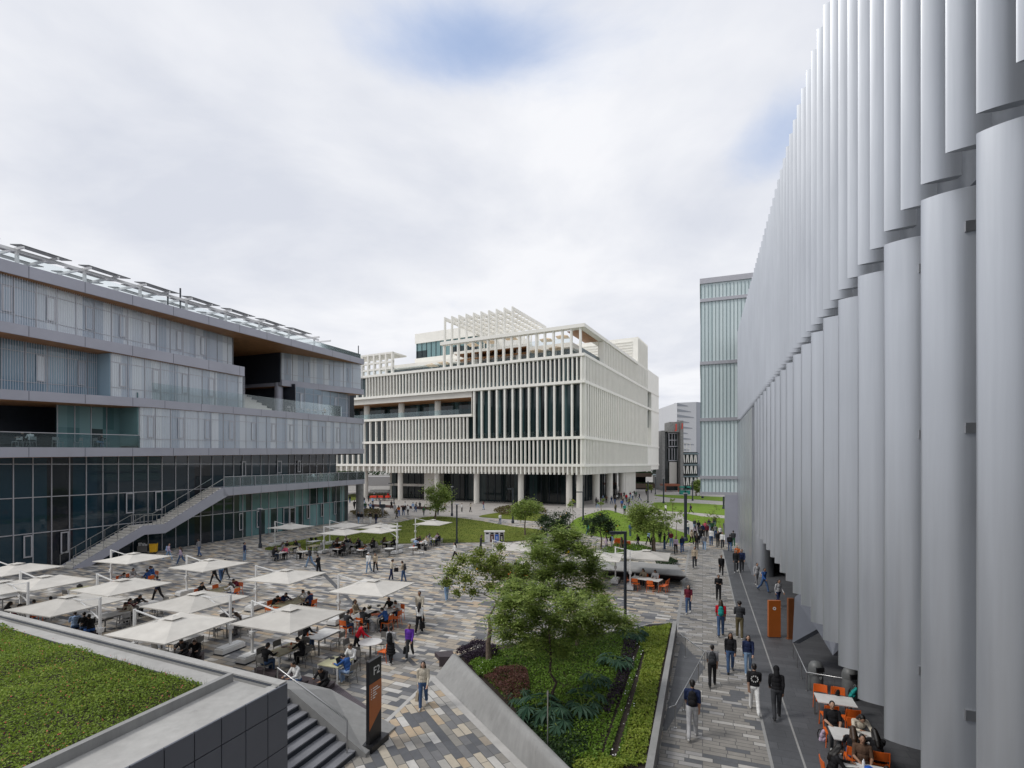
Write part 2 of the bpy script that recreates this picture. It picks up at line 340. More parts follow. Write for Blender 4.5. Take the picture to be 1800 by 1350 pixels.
def glass(name, cols, axis, pitch, rough=.04, ior=1.7, wob=.0, zp=None, spec=.5):
    m, t, p = mat_base(name); p.inputs['Roughness'].default_value = rough; p.inputs['IOR'].default_value = ior; p.inputs['Specular IOR Level'].default_value = spec
    g = N(t, 'ShaderNodeNewGeometry'); d = N(t, 'ShaderNodeVectorMath', operation='DOT_PRODUCT'); LK(t, g.outputs['Position'], d.inputs[0]); d.inputs[1].default_value = (axis[0], axis[1], 0)
    k = MATH(t, 'FLOOR', MATH(t, 'DIVIDE', d.outputs['Value'], pitch)); s3 = N(t, 'ShaderNodeSeparateXYZ'); LK(t, g.outputs['Position'], s3.inputs[0])
    cb = N(t, 'ShaderNodeCombineXYZ'); LK(t, k, cb.inputs[0])
    if zp: LK(t, MATH(t, 'FLOOR', MATH(t, 'DIVIDE', s3.outputs[2], zp)), cb.inputs[1])
    w = N(t, 'ShaderNodeTexWhiteNoise', noise_dimensions='2D'); LK(t, cb.outputs[0], w.inputs['Vector'])
    LK(t, ramp(t, w.outputs['Value'], cols, True), p.inputs['Base Color'])
    if wob:
        bn = N(t, 'ShaderNodeBump'); bn.inputs['Strength'].default_value = wob; bn.inputs['Distance'].default_value = .03
        LK(t, noisy(t, g.outputs['Position'], .7, 2), bn.inputs['Height']); LK(t, bn.outputs[0], p.inputs['Normal'])
    return m
M['gl_dark'] = glass('dark_curtain_glass', [(0, (.010, .024, .036)), (.5, (.014, .017, .022)), (.75, (.012, .034, .050))], (UX, UY), 1.9, .03, 1.5, .10)
M['gl_teal'] = glass('teal_curtain_glass', [(0, (.02, .035, .038)), (.25, (.14, .25, .26)), (.55, (.09, .18, .19)), (.8, (.18, .30, .31))], (UX, UY), .95, .08, 1.5, .03, 3.0)
M['gl_pale'] = glass('pale_blind_glass', [(0, (.43, .50, .58)), (.3, (.55, .61, .67)), (.6, (.66, .71, .75)), (.85, (.35, .42, .50))], (UX, UY), .9, .10, 1.6, .02)
M['gl_blue'] = glass('blue_grey_glass', [(0, (.20, .30, .38)), (.4, (.28, .39, .47)), (.75, (.14, .21, .27))], (UX, UY), 1.4, .06, 1.55, .02)
M['gl_white'] = glass('dark_window_glass', [(0, (.015, .03, .033)), (.4, (.03, .06, .066)), (.65, (.012, .018, .02)), (.88, (.09, .15, .16))], (-.887, .461), .95, .06, 1.5, .02)
M['gl_lobby'] = glass('lobby_glass', [(0, (.008, .013, .014)), (.6, (.012, .022, .024)), (.85, (.03, .05, .052))], (-.887, .461), 1.9, .05, 1.45, .02)
M['gl_box'] = glass('ribbed_channel_glass', [(0, (.60, .70, .71)), (.5, (.66, .755, .76)), (.8, (.55, .66, .67))], (-UY, UX), .38, .25, 1.5)
def clear(name, col, a=.16, refl=.1):
    m = bpy.data.materials.new(name); m.use_nodes = True; t = m.node_tree; t.nodes.clear()
    tr = N(t, 'ShaderNodeBsdfTransparent'); tr.inputs[0].default_value = (*col, 1)
    gl = N(t, 'ShaderNodeBsdfGlossy'); gl.inputs['Roughness'].default_value = .05; gl.inputs[0].default_value = (.9, .95, .95, 1)
    lw = N(t, 'ShaderNodeFresnel'); lw.inputs[0].default_value = 1.30
    f = MATH(t, 'ADD', lw.outputs[0], refl, clamp=True); ms = N(t, 'ShaderNodeMixShader'); LK(t, f, ms.inputs[0]); LK(t, tr.outputs[0], ms.inputs[1]); LK(t, gl.outputs[0], ms.inputs[2])
    df = N(t, 'ShaderNodeBsdfDiffuse'); df.inputs[0].default_value = (.6, .68, .68, 1); m2 = N(t, 'ShaderNodeMixShader'); m2.inputs[0].default_value = a
    LK(t, ms.outputs[0], m2.inputs[1]); LK(t, df.outputs[0], m2.inputs[2]); o = N(t, 'ShaderNodeOutputMaterial'); LK(t, m2.outputs[0], o.inputs[0]); return m
M['rail_glass'] = clear('balustrade_glass', (.95, .975, .98), .05, .0)
M['rail_dark'] = clear('tinted_balustrade_glass', (.76, .85, .87), .025, .03)
# ------------------------------------------------------------------ ground, paving, lawns
def sheet(name, pts, z, mat, kind='structure', thick=0):
    b = MB()
    P = [Vector((p[0], p[1], z)) for p in pts]
    a = sum(P[i].x * P[(i + 1) % len(P)].y - P[(i + 1) % len(P)].x * P[i].y for i in range(len(P)))
    if a < 0: P = P[::-1]
    if thick: b.prism([p - Z * thick for p in P], Z * thick)
    else: b.poly(P)
    o = b.build(name, mat); o['kind'] = kind; return o
def smooth_px(pts, n=6):                # closed Catmull-Rom through pixel points, then to the ground
    W = [gp(*p) for p in pts]; r = []; k = len(W)
    for i in range(k):
        a, b, c, d = W[i - 1], W[i], W[(i + 1) % k], W[(i + 2) % k]
        for j in range(n):
            t = j / n; r.append(.5 * ((2 * b) + (c - a) * t + (2 * a - 5 * b + 4 * c - d) * t * t + (3 * b - a - 3 * c + d) * t ** 3))
    return r
sheet('ground', [(-2500, -600), (2500, -600), (2500, 3500), (-2500, 3500)], -.03, M['ground'])
sheet('plaza', [(-60, -8), (30, -8), (26, 60), (10, 72), (-8, 84), (-34, 92), (-70, 60)], 0, M['plaza'])
sheet('promenade', [(-70, 92), (-20, 80), (-4, 72), (60, 64), (120, 90), (120, 190), (-20, 190), (-70, 150)], -.008, M['pale_pave'])
# walkway beside the fins and the dark slab strip
wl = [gp(1235 + (1172 - 1235) * s, 815 + 535 * s) for s in (0.22, 1.0)]
wr = [gp(1290, 1008), gp(1355, 1350)]
def along(p, d): return p + U * d
WR0 = gp(1355, 1350); WR1 = along(WR0, 40); WL0 = gp(1156, 1350); WL1 = along(WL0, 43)
sheet('walkway', [along(WL0, -16), along(WR0, -14), WR1, WL1], .004, M['walk'])
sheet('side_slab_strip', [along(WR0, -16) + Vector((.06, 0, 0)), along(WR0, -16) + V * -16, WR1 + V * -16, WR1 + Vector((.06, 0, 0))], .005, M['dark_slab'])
b = MB(); b.poly([along(WR0, -14) + Z * .009, along(WR0, -14) - V * .09 + Z * .009, WR1 - V * .09 + Z * .009, WR1 + Z * .009])
LN0 = gp(1414, 1350)
b.poly([along(LN0, -12) + Z * .010, along(LN0, -12) - V * .06 + Z * .010, along(LN0, 30) - V * .06 + Z * .010, along(LN0, 30) + Z * .010])
b.poly([along(WL0, 13) + V * .16 + Z * .009, along(WL0, 13) + Z * .009, along(WL0, 42) + Z * .009, along(WL0, 42) + V * .16 + Z * .009])
b.build('walkway_edge_lines', M['concrete'])['kind'] = 'structure'
# lower forecourt with its own tile direction, and pale strip along its edge
apex = gp(765, 1190); fl = gp(690, 1262); fd = (fl - apex).normalized()
wd_ = (gp(927, 1350) - apex).normalized()
sheet('forecourt', [apex, apex + fd * 26, apex + wd_ * 24, apex + wd_ * 9], .004, M['forecourt'])
b = MB(); nn = Vector((-fd.y, fd.x, 0)); nn = nn if nn.x < 0 else -nn
b.poly([apex + Z * .008, apex + nn * .16 + Z * .008, apex + fd * 8 + nn * .16 + Z * .008, apex + fd * 8 + Z * .008])
wd = (gp(927, 1350) - apex).normalized(); wnrm = Vector((-wd.y, wd.x, 0)); wnrm = -wnrm if wnrm.x > 0 else wnrm
b.poly([apex + Z * .009, apex + wd * 9 + Z * .009, apex + wd * 9 + wnrm * .28 + Z * .009, apex + wnrm * .28 + Z * .009])
b.build('forecourt_edge_strip', M['strip'])['kind'] = 'structure'
b = MB()                                    # dark drain lines across the plaza
for p, q, w in (((545, 985), (605, 1045), .3), ((605, 1045), (730, 1170), .22), ((470, 962), (545, 985), .1)):
    P, Q = gp(*p), gp(*q); d = (Q - P).normalized(); n_ = Vector((-d.y, d.x, 0)) * w / 2
    b.poly([P - n_ + Z * .006, Q - n_ + Z * .006, Q + n_ + Z * .006, P + n_ + Z * .006])
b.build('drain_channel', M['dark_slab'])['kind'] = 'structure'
# lawns (slightly raised)
def lawn(name, pts, mat, h=.06, n=5):
    P = smooth_px(pts, n); o = sheet(name, P, h, mat, 'stuff', h + .05); return P
L1 = lawn('lawn', [(466, 964), (560, 944), (640, 929), (693, 920), (762, 908), (830, 914), (900, 926), (950, 932), (958, 945), (900, 952), (850, 953.5), (703, 956), (600, 966), (520, 968)], M['lawn'])
L2 = lawn('lawn', [(842, 908), (866, 903), (900, 900), (945, 902), (965, 909), (950, 916), (910, 914), (870, 911)], M['lawn'])
L3 = lawn('lawn', [(1068, 897), (1100, 906), (1145, 917), (1180, 929), (1222, 946), (1215, 954), (1150, 953), (1060, 945), (1005, 930), (1010, 914), (1040, 903)], M['lawn2'])
L4 = lawn('lawn', [(1150, 884), (1210, 884.5), (1283, 889), (1330, 893), (1330, 911), (1285, 907), (1220, 901), (1165, 897)], M['lawn2'])
L5 = lawn('lawn', [(1203, 903), (1240, 909), (1290, 913), (1340, 918), (1345, 948), (1290, 946), (1240, 925), (1205, 912)], M['lawn2'])
L6 = lawn('lawn', [(1150, 870), (1200, 871), (1290, 875), (1330, 879), (1330, 884), (1270, 881), (1180, 875)], M['lawn2'])
L7 = lawn('lawn', [(615, 880), (640, 876), (700, 873), (700, 868), (640, 868), (612, 870)], M['lawn'])
def grass_tufts(name, P, n, size, mat, z=.06):
    q = scatter([p[:2] for p in P], n); h = NR.uniform(.4, 1, n) * size
    a = NR.uniform(0, 6.283, n); w = size * .35
    dx, dy = np.cos(a) * w, np.sin(a) * w; ln = NR.normal(0, size * .3, (n, 2))
    v = np.zeros((n, 3, 3)); v[:, 0, 0] = q[:, 0] - dx; v[:, 0, 1] = q[:, 1] - dy; v[:, 1, 0] = q[:, 0] + dx; v[:, 1, 1] = q[:, 1] + dy
    v[:, 2, :2] = q + ln; v[:, :2, 2] = z; v[:, 2, 2] = z + h
    o = np_mesh(name, v.reshape(-1, 3), np.arange(3 * n).reshape(n, 3), mat); o['kind'] = 'stuff'
grass_tufts('grass', L1, 9000, .10, M['sedum_d'])
grass_tufts('grass', L5, 5000, .11, M['sedum'])
grass_tufts('grass', L3, 5000, .11, M['sedum'])

# ------------------------------------------------------------------ right: building of silver fins
FY0 = gp(1319, 1011)                                  # on the fin front line
def fp(d, z=0.0): return FY0 + U * d + Z * z          # d metres along the front line, 0 at Y=40.4
OUT = Vector((-UY, UX, 0)); INW = -OUT
def d_of_px(px):
    k = (px - 900) / FPX; return (k * FY0.y - FY0.x) / (UX - k * UY)
def fin_mesh(name, chord, bulge, h, mat, rd=.38):
    n = 15; near = []; far = []
    for i in range(n):
        t = (i / (n - 1)) ** 2
        near.append(INW * chord * t - U * bulge * (rd * math.sqrt(1 - (1 - t) ** 2) + (1 - rd) * (1 - (1 - t) ** 2)))
        far.append(INW * chord * t + U * .04 * math.sin(math.pi * t))
    prof = near + far[:0:-1]
    b = MB(); b.prism(prof, Z * h); return b.mesh(name, mat, 35)
fins = thing('fin_clad_building', 'tall building screened by two tiers of curved silver metal fins', 'building', FY0)
TOPZ, GAPZ0, GAPZ1 = 23.15, 13.34, 13.62
def place(o, p): o.location = p - FY0; o.parent = fins; return o
low_px = [1318.5 + 0]
d_list = [d_of_px(x) for x in (1716, 1617.5, 1553.5, 1506, 1473.5, 1447, 1426.5, 1408.5, 1393.5, 1380.5, 1369, 1359, 1350, 1343, 1336, 1330, 1325, 1320.5)]
pit = (d_list[8] - d_list[0]) / 8
d_list = [d_list[0] + pit * i for i in range(-5, 18)]
lowm = {}
for d in d_list:
    Yf = (FY0 + U * d).y
    zb = 2.95 + 1.05 * min(1, max(0, (Yf - 6) / 34))
    key = round(zb, 1)
    if key not in lowm: lowm[key] = fin_mesh('fin', .78, .31, GAPZ0 - key, M['fin'])
    o = bpy.data.objects.new('fin', lowm[key]); COL.objects.link(o); place(o, fp(d, key))
upm = fin_mesh('upper_fin', .52, .13, TOPZ - GAPZ1, M['fin'], .12)
d0, d1 = d_list[0], d_of_px(1295.5)
k = 0
while d_list[5] + (k - 10) * pit / 2 < d1 - .2:
    o = bpy.data.objects.new('fin', upm); COL.objects.link(o); place(o, fp(d_list[5] + (k - 10) * pit / 2, GAPZ1)); k += 1
b = MB(FY0)
b.obox(fp(d0 - 3, 3.3) + INW * 1.05, U * (d1 - d0 + 3), INW * .4, Z * (TOPZ - 3.9))
b.build('backing_wall', simple('backing_sheet', (.20, .215, .24), .5, .3), fins)
b = MB(FY0)
for z in (GAPZ0 + .1, 8.2, 18.4): b.obox(fp(d0, z) + INW * .80, U * (d1 - d0), INW * .24, Z * .16)
b.build('fin_rail', M['dark_metal'], fins)
b = MB(FY0); b.obox(fp(d0 - 3, TOPZ - .6) + INW * 1.0, U * (d1 - d0 + 3), INW * 22, Z * .5); b.build('roof', M['fin_dark'], fins)
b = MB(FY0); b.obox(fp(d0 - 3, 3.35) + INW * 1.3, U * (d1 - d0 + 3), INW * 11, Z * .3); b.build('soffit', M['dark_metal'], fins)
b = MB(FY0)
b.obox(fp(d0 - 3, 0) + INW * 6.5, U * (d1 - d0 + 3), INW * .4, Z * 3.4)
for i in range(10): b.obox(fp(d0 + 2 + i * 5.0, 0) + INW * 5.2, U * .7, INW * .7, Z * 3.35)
b.build('ground_floor_wall', M['black'], fins)  # wall and columns coloured black to deepen the shade under the overhang
for i, d in enumerate(d_list):                # small fixing brackets
    for z in (4.6, 9.3, 12.6):
        if -36 < d < -8: b = MB(FY0); b.obox(fp(d, z) + INW * .50 - U * .325, INW * .20, U * .05, Z * .17); b.build('fixing_bracket', M['steel'], fins)
dw0, dw1 = d_of_px(1320.5) + .8, d_of_px(1295)          # flat panelled end wall
b = MB(FY0)
nP = 9
for i in range(nP):
    a = dw0 + (dw1 - dw0) * i / nP; w = (dw1 - dw0) / nP
    b.obox(fp(a + .02, 0) + INW * (.12 + .02 * (i % 2)), U * (w - .04), INW * .3, Z * 13.25)
b.build('end_wall', M['fin'], fins, 30)
b = MB(FY0); b.prism([fp(dw1, 0) + INW * .1, fp(dw1 + .01, 13.2) + INW * .1, fp(dw1, 13.2) + OUT * 0 + INW * 6, fp(dw1, 0) + INW * 6], U * .3)
b.obox(fp(dw1 + .3, 0) + INW * .0 + OUT * 1.2, U * .6, INW * 6, Z * 5.3)
b.obox(fp(dw1 + .31, 13.2) + INW * .6, U * .3, INW * 12, Z * (TOPZ - 13.3))
b.build('return_wall', M['slab'], fins)
b = MB(FY0); b.tube([fp(dw0 + .35) + INW * .9, fp(dw0 + .35, 4.2) + INW * .9], .8, 20); b.build('round_column', M['fin'], fins, 40)
# folded grey metal piece and the stair down under the overhang
b = MB(FY0)
q = [gp(1390, 1128), gp(1403, 1140, .0), gp(1436, 1150), gp(1474, 1165)]
P0, P1, P2, P3 = dp(1393, 1130, 22.2), dp(1436, 1106, 21.2), dp(1464, 1152, 20.0), dp(1476, 1140, 19.4)
T0, T1, T3 = dp(1397, 1050, 23), dp(1430, 1020, 22.5), dp(1490, 1040, 21)
Bk = INW * 2.2
for tri in ((P0, P1, T0), (T0, P1, T1), (P1, P2, T1), (T1, P2, T3), (P2, P3, T3)):
    b.prism(list(tri), Bk * .12)
b.build('folded_canopy', M['clad'], fins)

# ------------------------------------------------------------------ translucent glass tower at the far end of the fins
GW0 = fp(d1 + 1.0); TV = OUT
gt = thing('glass_tower', 'pale green channel glass tower beside the end of the silver fins', 'building', GW0)
kx = (1232 - 900) / FPX; tt = (GW0.x - kx * GW0.y) / (kx * TV.y - TV.x) * 1.0
GL = GW0 + TV * tt
zl = lambda y: CAM_H - (y - HOR) / FPX * GL.y
zb, zt = zl(869), zl(500)
W = tt + 9
b = MB(GW0); b.obox(Vector((GL.x, GL.y, zb + .3)), -TV * W, U * 10, Z * (zt - zb - .3)); b.build('glass_wall', M['gl_box'], gt)
b = MB(GW0)
i = 0
while i * .38 < W:
    b.obox(Vector((GL.x, GL.y, zb + .3)) - TV * (i * .38) - U * .05, -TV * .055, U * .05, Z * (zt - zb - .5)); i += 1
i = 0
while i * .5 < 10:
    b.obox(Vector((GL.x, GL.y, zb + .3)) + U * (i * .5) + TV * .0, TV * .05, U * .05, Z * (zt - zb - .5)); i += 1
b.build('glass_rib', simple('green_grey_rib', (.20, .27, .28), .4), gt)
b = MB(GW0)
for y in (529, 639, 738, 839):
    z = zl(y); b.obox(Vector((GL.x, GL.y, z - .18)) + TV * .1 - U * .16, -TV * (W + .1), U * 10.2, Z * .36)
b.obox(Vector((GL.x, GL.y, zt)) + TV * .12 - U * .18, -TV * (W + .1), U * 10.2, Z * .6)
b.obox(Vector((GL.x, GL.y, zb)) + TV * .1 - U * .14, -TV * (W + .1), U * 10.2, Z * .3)
b.build('horizontal_band', M['alu'], gt)
b = MB(GW0); z0_ = zl(600); b.obox(Vector((GL.x, GL.y, z0_)) - TV * (tt + 1.6) - U * .3, -TV * 2.2, U * .26, Z * (zl(529) - z0_ - .25)); b.build('end_window', M['wood'], gt)
# ------------------------------------------------------------------ left: terraced grey building
LP = Vector((-38.7, 43.6, 0)); LN = Vector((UY, -UX, 0))       # ground line, outward normal
left = thing('terraced_building', 'grey terraced building with timber soffits and rod screened glass storeys', 'building', (-30, 62, 0))
LO = Vector((-30, 62, 0))
def ls(px, off=0.0):
    B = LP + LN * off; k = (px - 900) / FPX; return (k * B.y - B.x) / (UX - k * UY)
def lpt(s, off, z): return LP + LN * off + U * s + Z * z
def lz(px, py, off): return CAM_H - (py - HOR) / FPX * lpt(ls(px, off), off, 0).y
class Slab:                                                   # storey edge given by its two ends
    def __init__(s, a, b, offa, offb):
        s.sa, s.sb, s.oa, s.ob = ls(a[0], offa), ls(b[0], offb), offa, offb
        s.ta, s.tb = lz(a[0], a[1], offa), lz(b[0], b[1], offb); s.ba, s.bb = lz(a[0], a[2], offa), lz(b[0], b[2], offb)
    def f(s, q): return (q - s.sa) / (s.sb - s.sa)
    def top(s, q): return s.ta + (s.tb - s.ta) * s.f(q)
    def bot(s, q): return s.ba + (s.bb - s.ba) * s.f(q)
    def off(s, q): return s.oa + (s.ob - s.oa) * s.f(q)
    def make(s, depth, q0=None, q1=None):
        q0 = s.sa if q0 is None else q0; q1 = s.sb if q1 is None else q1
        def ring(a, c, e):
            return [lpt(q0, s.off(q0) - a, s.bot(q0) + c), lpt(q1, s.off(q1) - a, s.bot(q1) + c), lpt(q1, s.off(q1) - a, s.top(q1) - e), lpt(q0, s.off(q0) - a, s.top(q0) - e)]
        b = MB(LO); F = ring(0, 0, 0); K = [p - LN * depth for p in F]
        b._add(F + K, [(0, 1, 2, 3), (7, 6, 5, 4), (3, 2, 6, 7), (1, 5, 6, 2), (4, 0, 3, 7), (4, 5, 1, 0)])
        b.build('floor_slab', M['slab'], left)
        b = MB(LO); i = q0 + 1.2                                # open joints between fascia sheets
        while i < q1:
            b.obox(lpt(i, s.off(i), s.bot(i) + .02), U * .035, LN * .004, Z * (s.top(i) - s.bot(i) - .04)); i += 3.9
        if b.v: b.build('fascia_joint', M['dark_metal'], left)
        b = MB(LO); w = [lpt(q0 + .05, s.off(q0) - .12, s.bot(q0) - .03), lpt(q1 - .1, s.off(q1) - .12, s.bot(q1) - .03)]
        b.prism([w[0], w[1], w[1] - LN * (depth - .3), w[0] - LN * (depth - .3)], Z * .027); b.build('soffit', M['wood'], left)
        return s
lin = lambda a, b, x: a + (b - a) * x
S5 = Slab((-110, 423.1, 447.6), (640, 631.5, 641), 2, 2).make(26)
S4 = Slab((-110, 542.5, 562.3), (430, 645, 661.5), 2, 2).make(20)
S4r = Slab((495.5, 667, 677.8), (640, 684.5, 693.8), -2.2, 2).make(16)
S3a = Slab((-110, 676.3, 695.5), (268, 701, 716), 2.05, 2.05).make(22)
S3 = Slab((268, 702, 716), (640, 736, 745.5), 2, 2).make(22)
S2 = Slab((-110, 785.5, 805.5), (640, 788.8, 797.4), 2, 2).make(22)
S1 = Slab((393, 857, 872), (641, 842.4, 850.2), 2.2, 2.2).make(3.2)
def rng(a, b, st):
    while a < b: yield a; a += st
def glazing(q0, q1, o0, o1, lo, hi, mat, rods=True, pitch=1.5, rodp=.17, win=True, name='glass_wall'):
    off = lambda q: o0 + (o1 - o0) * (q - q0) / (q1 - q0)
    b = MB(LO)
    P = [lpt(q0, o0, lo(q0)), lpt(q1, o1, lo(q1)), lpt(q1, o1, hi(q1)), lpt(q0, o0, hi(q0))]
    b.prism(P, -LN * .08); b.build(name, mat, left)
    b = MB(LO)
    for q in rng(q0, q1, pitch): b.obox(lpt(q, off(q), lo(q)), U * .06, LN * .07, Z * (hi(q) - lo(q)))
    h = hi((q0 + q1) / 2) - lo((q0 + q1) / 2)
    for fz in ((.22, .8) if rods else ()):
        pa, pb = lpt(q0, o0 + .01, lin(lo(q0), hi(q0), fz)), lpt(q1, o1 + .01, lin(lo(q1), hi(q1), fz)); b.bar(pa + LN * .02, pb + LN * .02, .05, .05)
    b.build('mullion', M['alu'], left)
    if win:
        k = 0
        for q in rng(q0 + pitch * .5, q1 - pitch, pitch * 2):
            z0, z1 = lin(lo(q), hi(q), .25), lin(lo(q), hi(q), .78); b = MB(LO); w = .62; t = .09; o_ = off(q) + .05
            for (a0, a1, c0, c1) in ((0, w, z0, z0 + t), (0, w, z1 - t, z1), (0, t, z0 + t, z1 - t), (w - t, w, z0 + t, z1 - t)):
                b.obox(lpt(q + a0, o_, c0), U * (a1 - a0), LN * .05, Z * (c1 - c0))
            f_ = b.build('window_frame', M['alu'], left)
            b = MB(LO); b.obox(lpt(q + t, o_, z0 + t), U * (w - 2 * t), LN * .02, Z * (z1 - z0 - 2 * t)); b.build('pane', M['gl_pale'], f_); k += 1
    if rods:
        b = MB(LO)
        for q in rng(q0, q1, rodp): b.obox(lpt(q, off(q) + .32, lo(q) + .02), U * .022, LN * .03, Z * (hi(q) - lo(q) - .06))
        b.build('rod_screen', M['rod'], left)
M['rod'] = simple('pale_screen_rod', (.62, .64, .70), .5, .3, .05)
sA, sE = S5.sa, ls(640, 2)
e1 = ls(412, -.6)
glazing(sA, e1, 1.7, -1.0, lambda q: S4.top(q), lambda q: S5.bot(q), M['gl_pale'])
glazing(S4r.sa + .05, S4r.sb - .4, -2.4, 1.7, lambda q: S4r.top(q), lambda q: S5.bot(q), M['gl_pale'])
m193 = ls(193, 1.5)
glazing(sA, m193, -.5, -.3, lambda q: S3a.top(q), lambda q: S4.bot(q), M['gl_blue'])
glazing(m193, ls(427, 1.6), 1.55, 1.55, lambda q: (S3a if q < S3a.sb else S3).top(q), lambda q: S4.bot(q), M['gl_pale'])
m245 = ls(245, 1.8)
glazing(m245, sE - .1, 1.75, 1.75, lambda q: S2.top(q), lambda q: (S3a if q < S3a.sb else S3).bot(q), M['gl_pale'])
glazing(sA, m245 - 8.5, -2.4, -2.4, lambda q: S2.top(q), lambda q: S3a.bot(q), M['gl_blue'], False, win=False)
glazing(m245 - 5.2, m245, -.8, -.8, lambda q: S2.top(q), lambda q: S3a.bot(q), M['gl_teal'], False, 1.3, win=False)
glazing(ls(521, -1), ls(600, -1) , -1.2, .2, lambda q: S3.top(q), lambda q: S4r.bot(q), M['gl_blue'])
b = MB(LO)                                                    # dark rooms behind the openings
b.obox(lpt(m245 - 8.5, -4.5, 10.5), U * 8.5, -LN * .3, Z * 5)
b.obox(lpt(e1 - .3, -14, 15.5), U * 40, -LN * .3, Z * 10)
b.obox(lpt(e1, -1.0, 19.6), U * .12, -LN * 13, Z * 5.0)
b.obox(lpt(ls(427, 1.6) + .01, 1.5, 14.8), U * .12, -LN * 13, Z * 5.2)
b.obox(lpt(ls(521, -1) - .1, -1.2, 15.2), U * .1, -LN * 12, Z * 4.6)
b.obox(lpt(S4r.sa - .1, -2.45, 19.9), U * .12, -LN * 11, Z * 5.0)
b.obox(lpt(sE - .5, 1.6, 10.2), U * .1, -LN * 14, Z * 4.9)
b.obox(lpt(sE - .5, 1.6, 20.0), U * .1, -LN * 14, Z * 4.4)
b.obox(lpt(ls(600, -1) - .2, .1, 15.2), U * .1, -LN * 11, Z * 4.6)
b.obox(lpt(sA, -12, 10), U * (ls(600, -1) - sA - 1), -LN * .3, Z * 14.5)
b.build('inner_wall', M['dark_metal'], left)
b = MB(LO); b.obox(lpt(m193 - .05, -.5, 14.6), U * .1, LN * 2.1, Z * 4.6); b.build('return_glass', M['gl_blue'], left)
b = MB(LO); b.obox(lpt(m245 - .1, 1.7, 10.5), U * .1, -LN * 6, Z * 5); b.build('return_glass', M['gl_teal'], left)
b = MB(LO); cs = ls(500, -2.2); b.tube([lpt(cs, -3.2, 15.0), lpt(cs, -3.2, 20.4)], .55, 18)
b.build('round_column', M['slab'], left, 40)
b = MB(LO)                                                    # bleacher steps in the open void
for i in range(9): b.obox(lpt(ls(430, 0) + .4, -1 - i * .9, 15.0), U * 6.5, -LN * .9, Z * (.35 + i * .42))
b.build('bleacher_steps', M['white_in'], left)
b = MB(LO)                                                    # balustrades of the upper terraces
b.prism([lpt(S3.sa, 1.9, S3.top(S3.sa)), lpt(ls(600, 1.9), 1.9, S3.top(ls(600, 1.9))), lpt(ls(600, 1.9), 1.9, S3.top(ls(600, 1.9)) + 1.5), lpt(S3.sa, 1.9, S3.top(S3.sa) + 1.6)], LN * .03)
b.build('glass_balustrade', M['rail_glass'], left)
b = MB(LO); q0, q1 = sA, m245
b.prism([lpt(q0, 1.85, S2.top(q0)), lpt(q1, 1.85, S2.top(q1)), lpt(q1, 1.85, S2.top(q1) + 1.15), lpt(q0, 1.85, S2.top(q0) + 1.15)], LN * .03); b.build('glass_balustrade', M['rail_dark'], left)
b = MB(LO); b.bar(lpt(q0, 1.87, S2.top(q0) + 1.17), lpt(q1, 1.87, S2.top(q1) + 1.17), .06); b.build('handrail', M['alu'], left)
b = MB(LO); q0, q1 = sA, sE - .3
b.prism([lpt(q0, 1.6, S5.top(q0)), lpt(q1, 1.6, S5.top(q1)), lpt(q1, 1.6, S5.top(q1) + .75), lpt(q0, 1.6, S5.top(q0) + .75)], LN * .02); b.build('glass_balustrade', M['rail_glass'], left)
# double-height curtain wall
gx = [-60, -30, -4, 22.7, 57, 90, 121.5, 151, 180, 207.5, 233.5, 259.5, 284, 308, 330, 352, 373, 393, 410, 426, 442, 458, 472, 487, 508, 518, 531, 544, 556, 568, 579, 590]
gs = [ls(x) for x in gx]
qe, qg = ls(590), ls(612)
b = MB(LO); b.prism([lpt(gs[0], 0, 0), lpt(ls(410), 0, 0), lpt(ls(410), 0, 5.9), lpt(gs[0], 0, 5.9)], -LN * .1)
b.prism([lpt(gs[0], 0, 5.9), lpt(qe, 0, 5.9), lpt(qe, 0, S2.bot(qe) + .1), lpt(gs[0], 0, S2.bot(gs[0]) + .1)], -LN * .1)
b.obox(lpt(qe - .1, -.1, 5.9), U * .1, -LN * 14, Z * 5)
b.build('curtain_glass', M['gl_dark'], left)
b = MB(LO); b.prism([lpt(ls(410), 0, 0), lpt(qg, 0, 0), lpt(qg, 0, 5.9), lpt(ls(410), 0, 5.9)], -LN * .1); b.obox(lpt(qg - .1, -.1, 0), U * .1, -LN * 14, Z * 5.9); b.build('ground_floor_glass', M['gl_teal'], left)
b = MB(LO)
for i, q in enumerate(gs): b.obox(lpt(q - .03, 0, 0 if gx[i] < 600 else 0), U * .06, LN * .09, Z * (S2.bot(q) if gx[i] <= 590 else 5.7))
for q in (ls(601), ls(611)): b.obox(lpt(q - .03, 0, 0), U * .06, LN * .09, Z * 5.7)
for z, q1 in ((8.72, qe), (6.0, qe), (3.05, qg)): b.obox(lpt(gs[0], .005, z), U * (q1 - gs[0]), LN * .075, Z * .07)
b.build('mullion', M['alu'], left)
def frame(x0, x1, y0, y1, nm='window_frame', t=.10, pm='gl_dark'):
    q0, q1 = ls(x0), ls(x1); z1 = lz((x0 + x1) / 2, y0, 0); z0 = max(.02, lz((x0 + x1) / 2, y1, 0)); b = MB(LO)
    for (a0, a1, c0, c1) in ((q0, q1, z0, z0 + t), (q0, q1, z1 - t, z1), (q0, q0 + t, z0 + t, z1 - t), (q1 - t, q1, z0 + t, z1 - t)): b.obox(lpt(a0, .092, c0), U * (a1 - a0), LN * .05, Z * (c1 - c0))
    f_ = b.build(nm, M['alu'], left); b = MB(LO); b.obox(lpt(q0 + t, .05, z0 + t), U * (q1 - q0 - 2 * t), LN * .05, Z * (z1 - z0 - 2 * t)); b.build('pane', M[pm], f_)
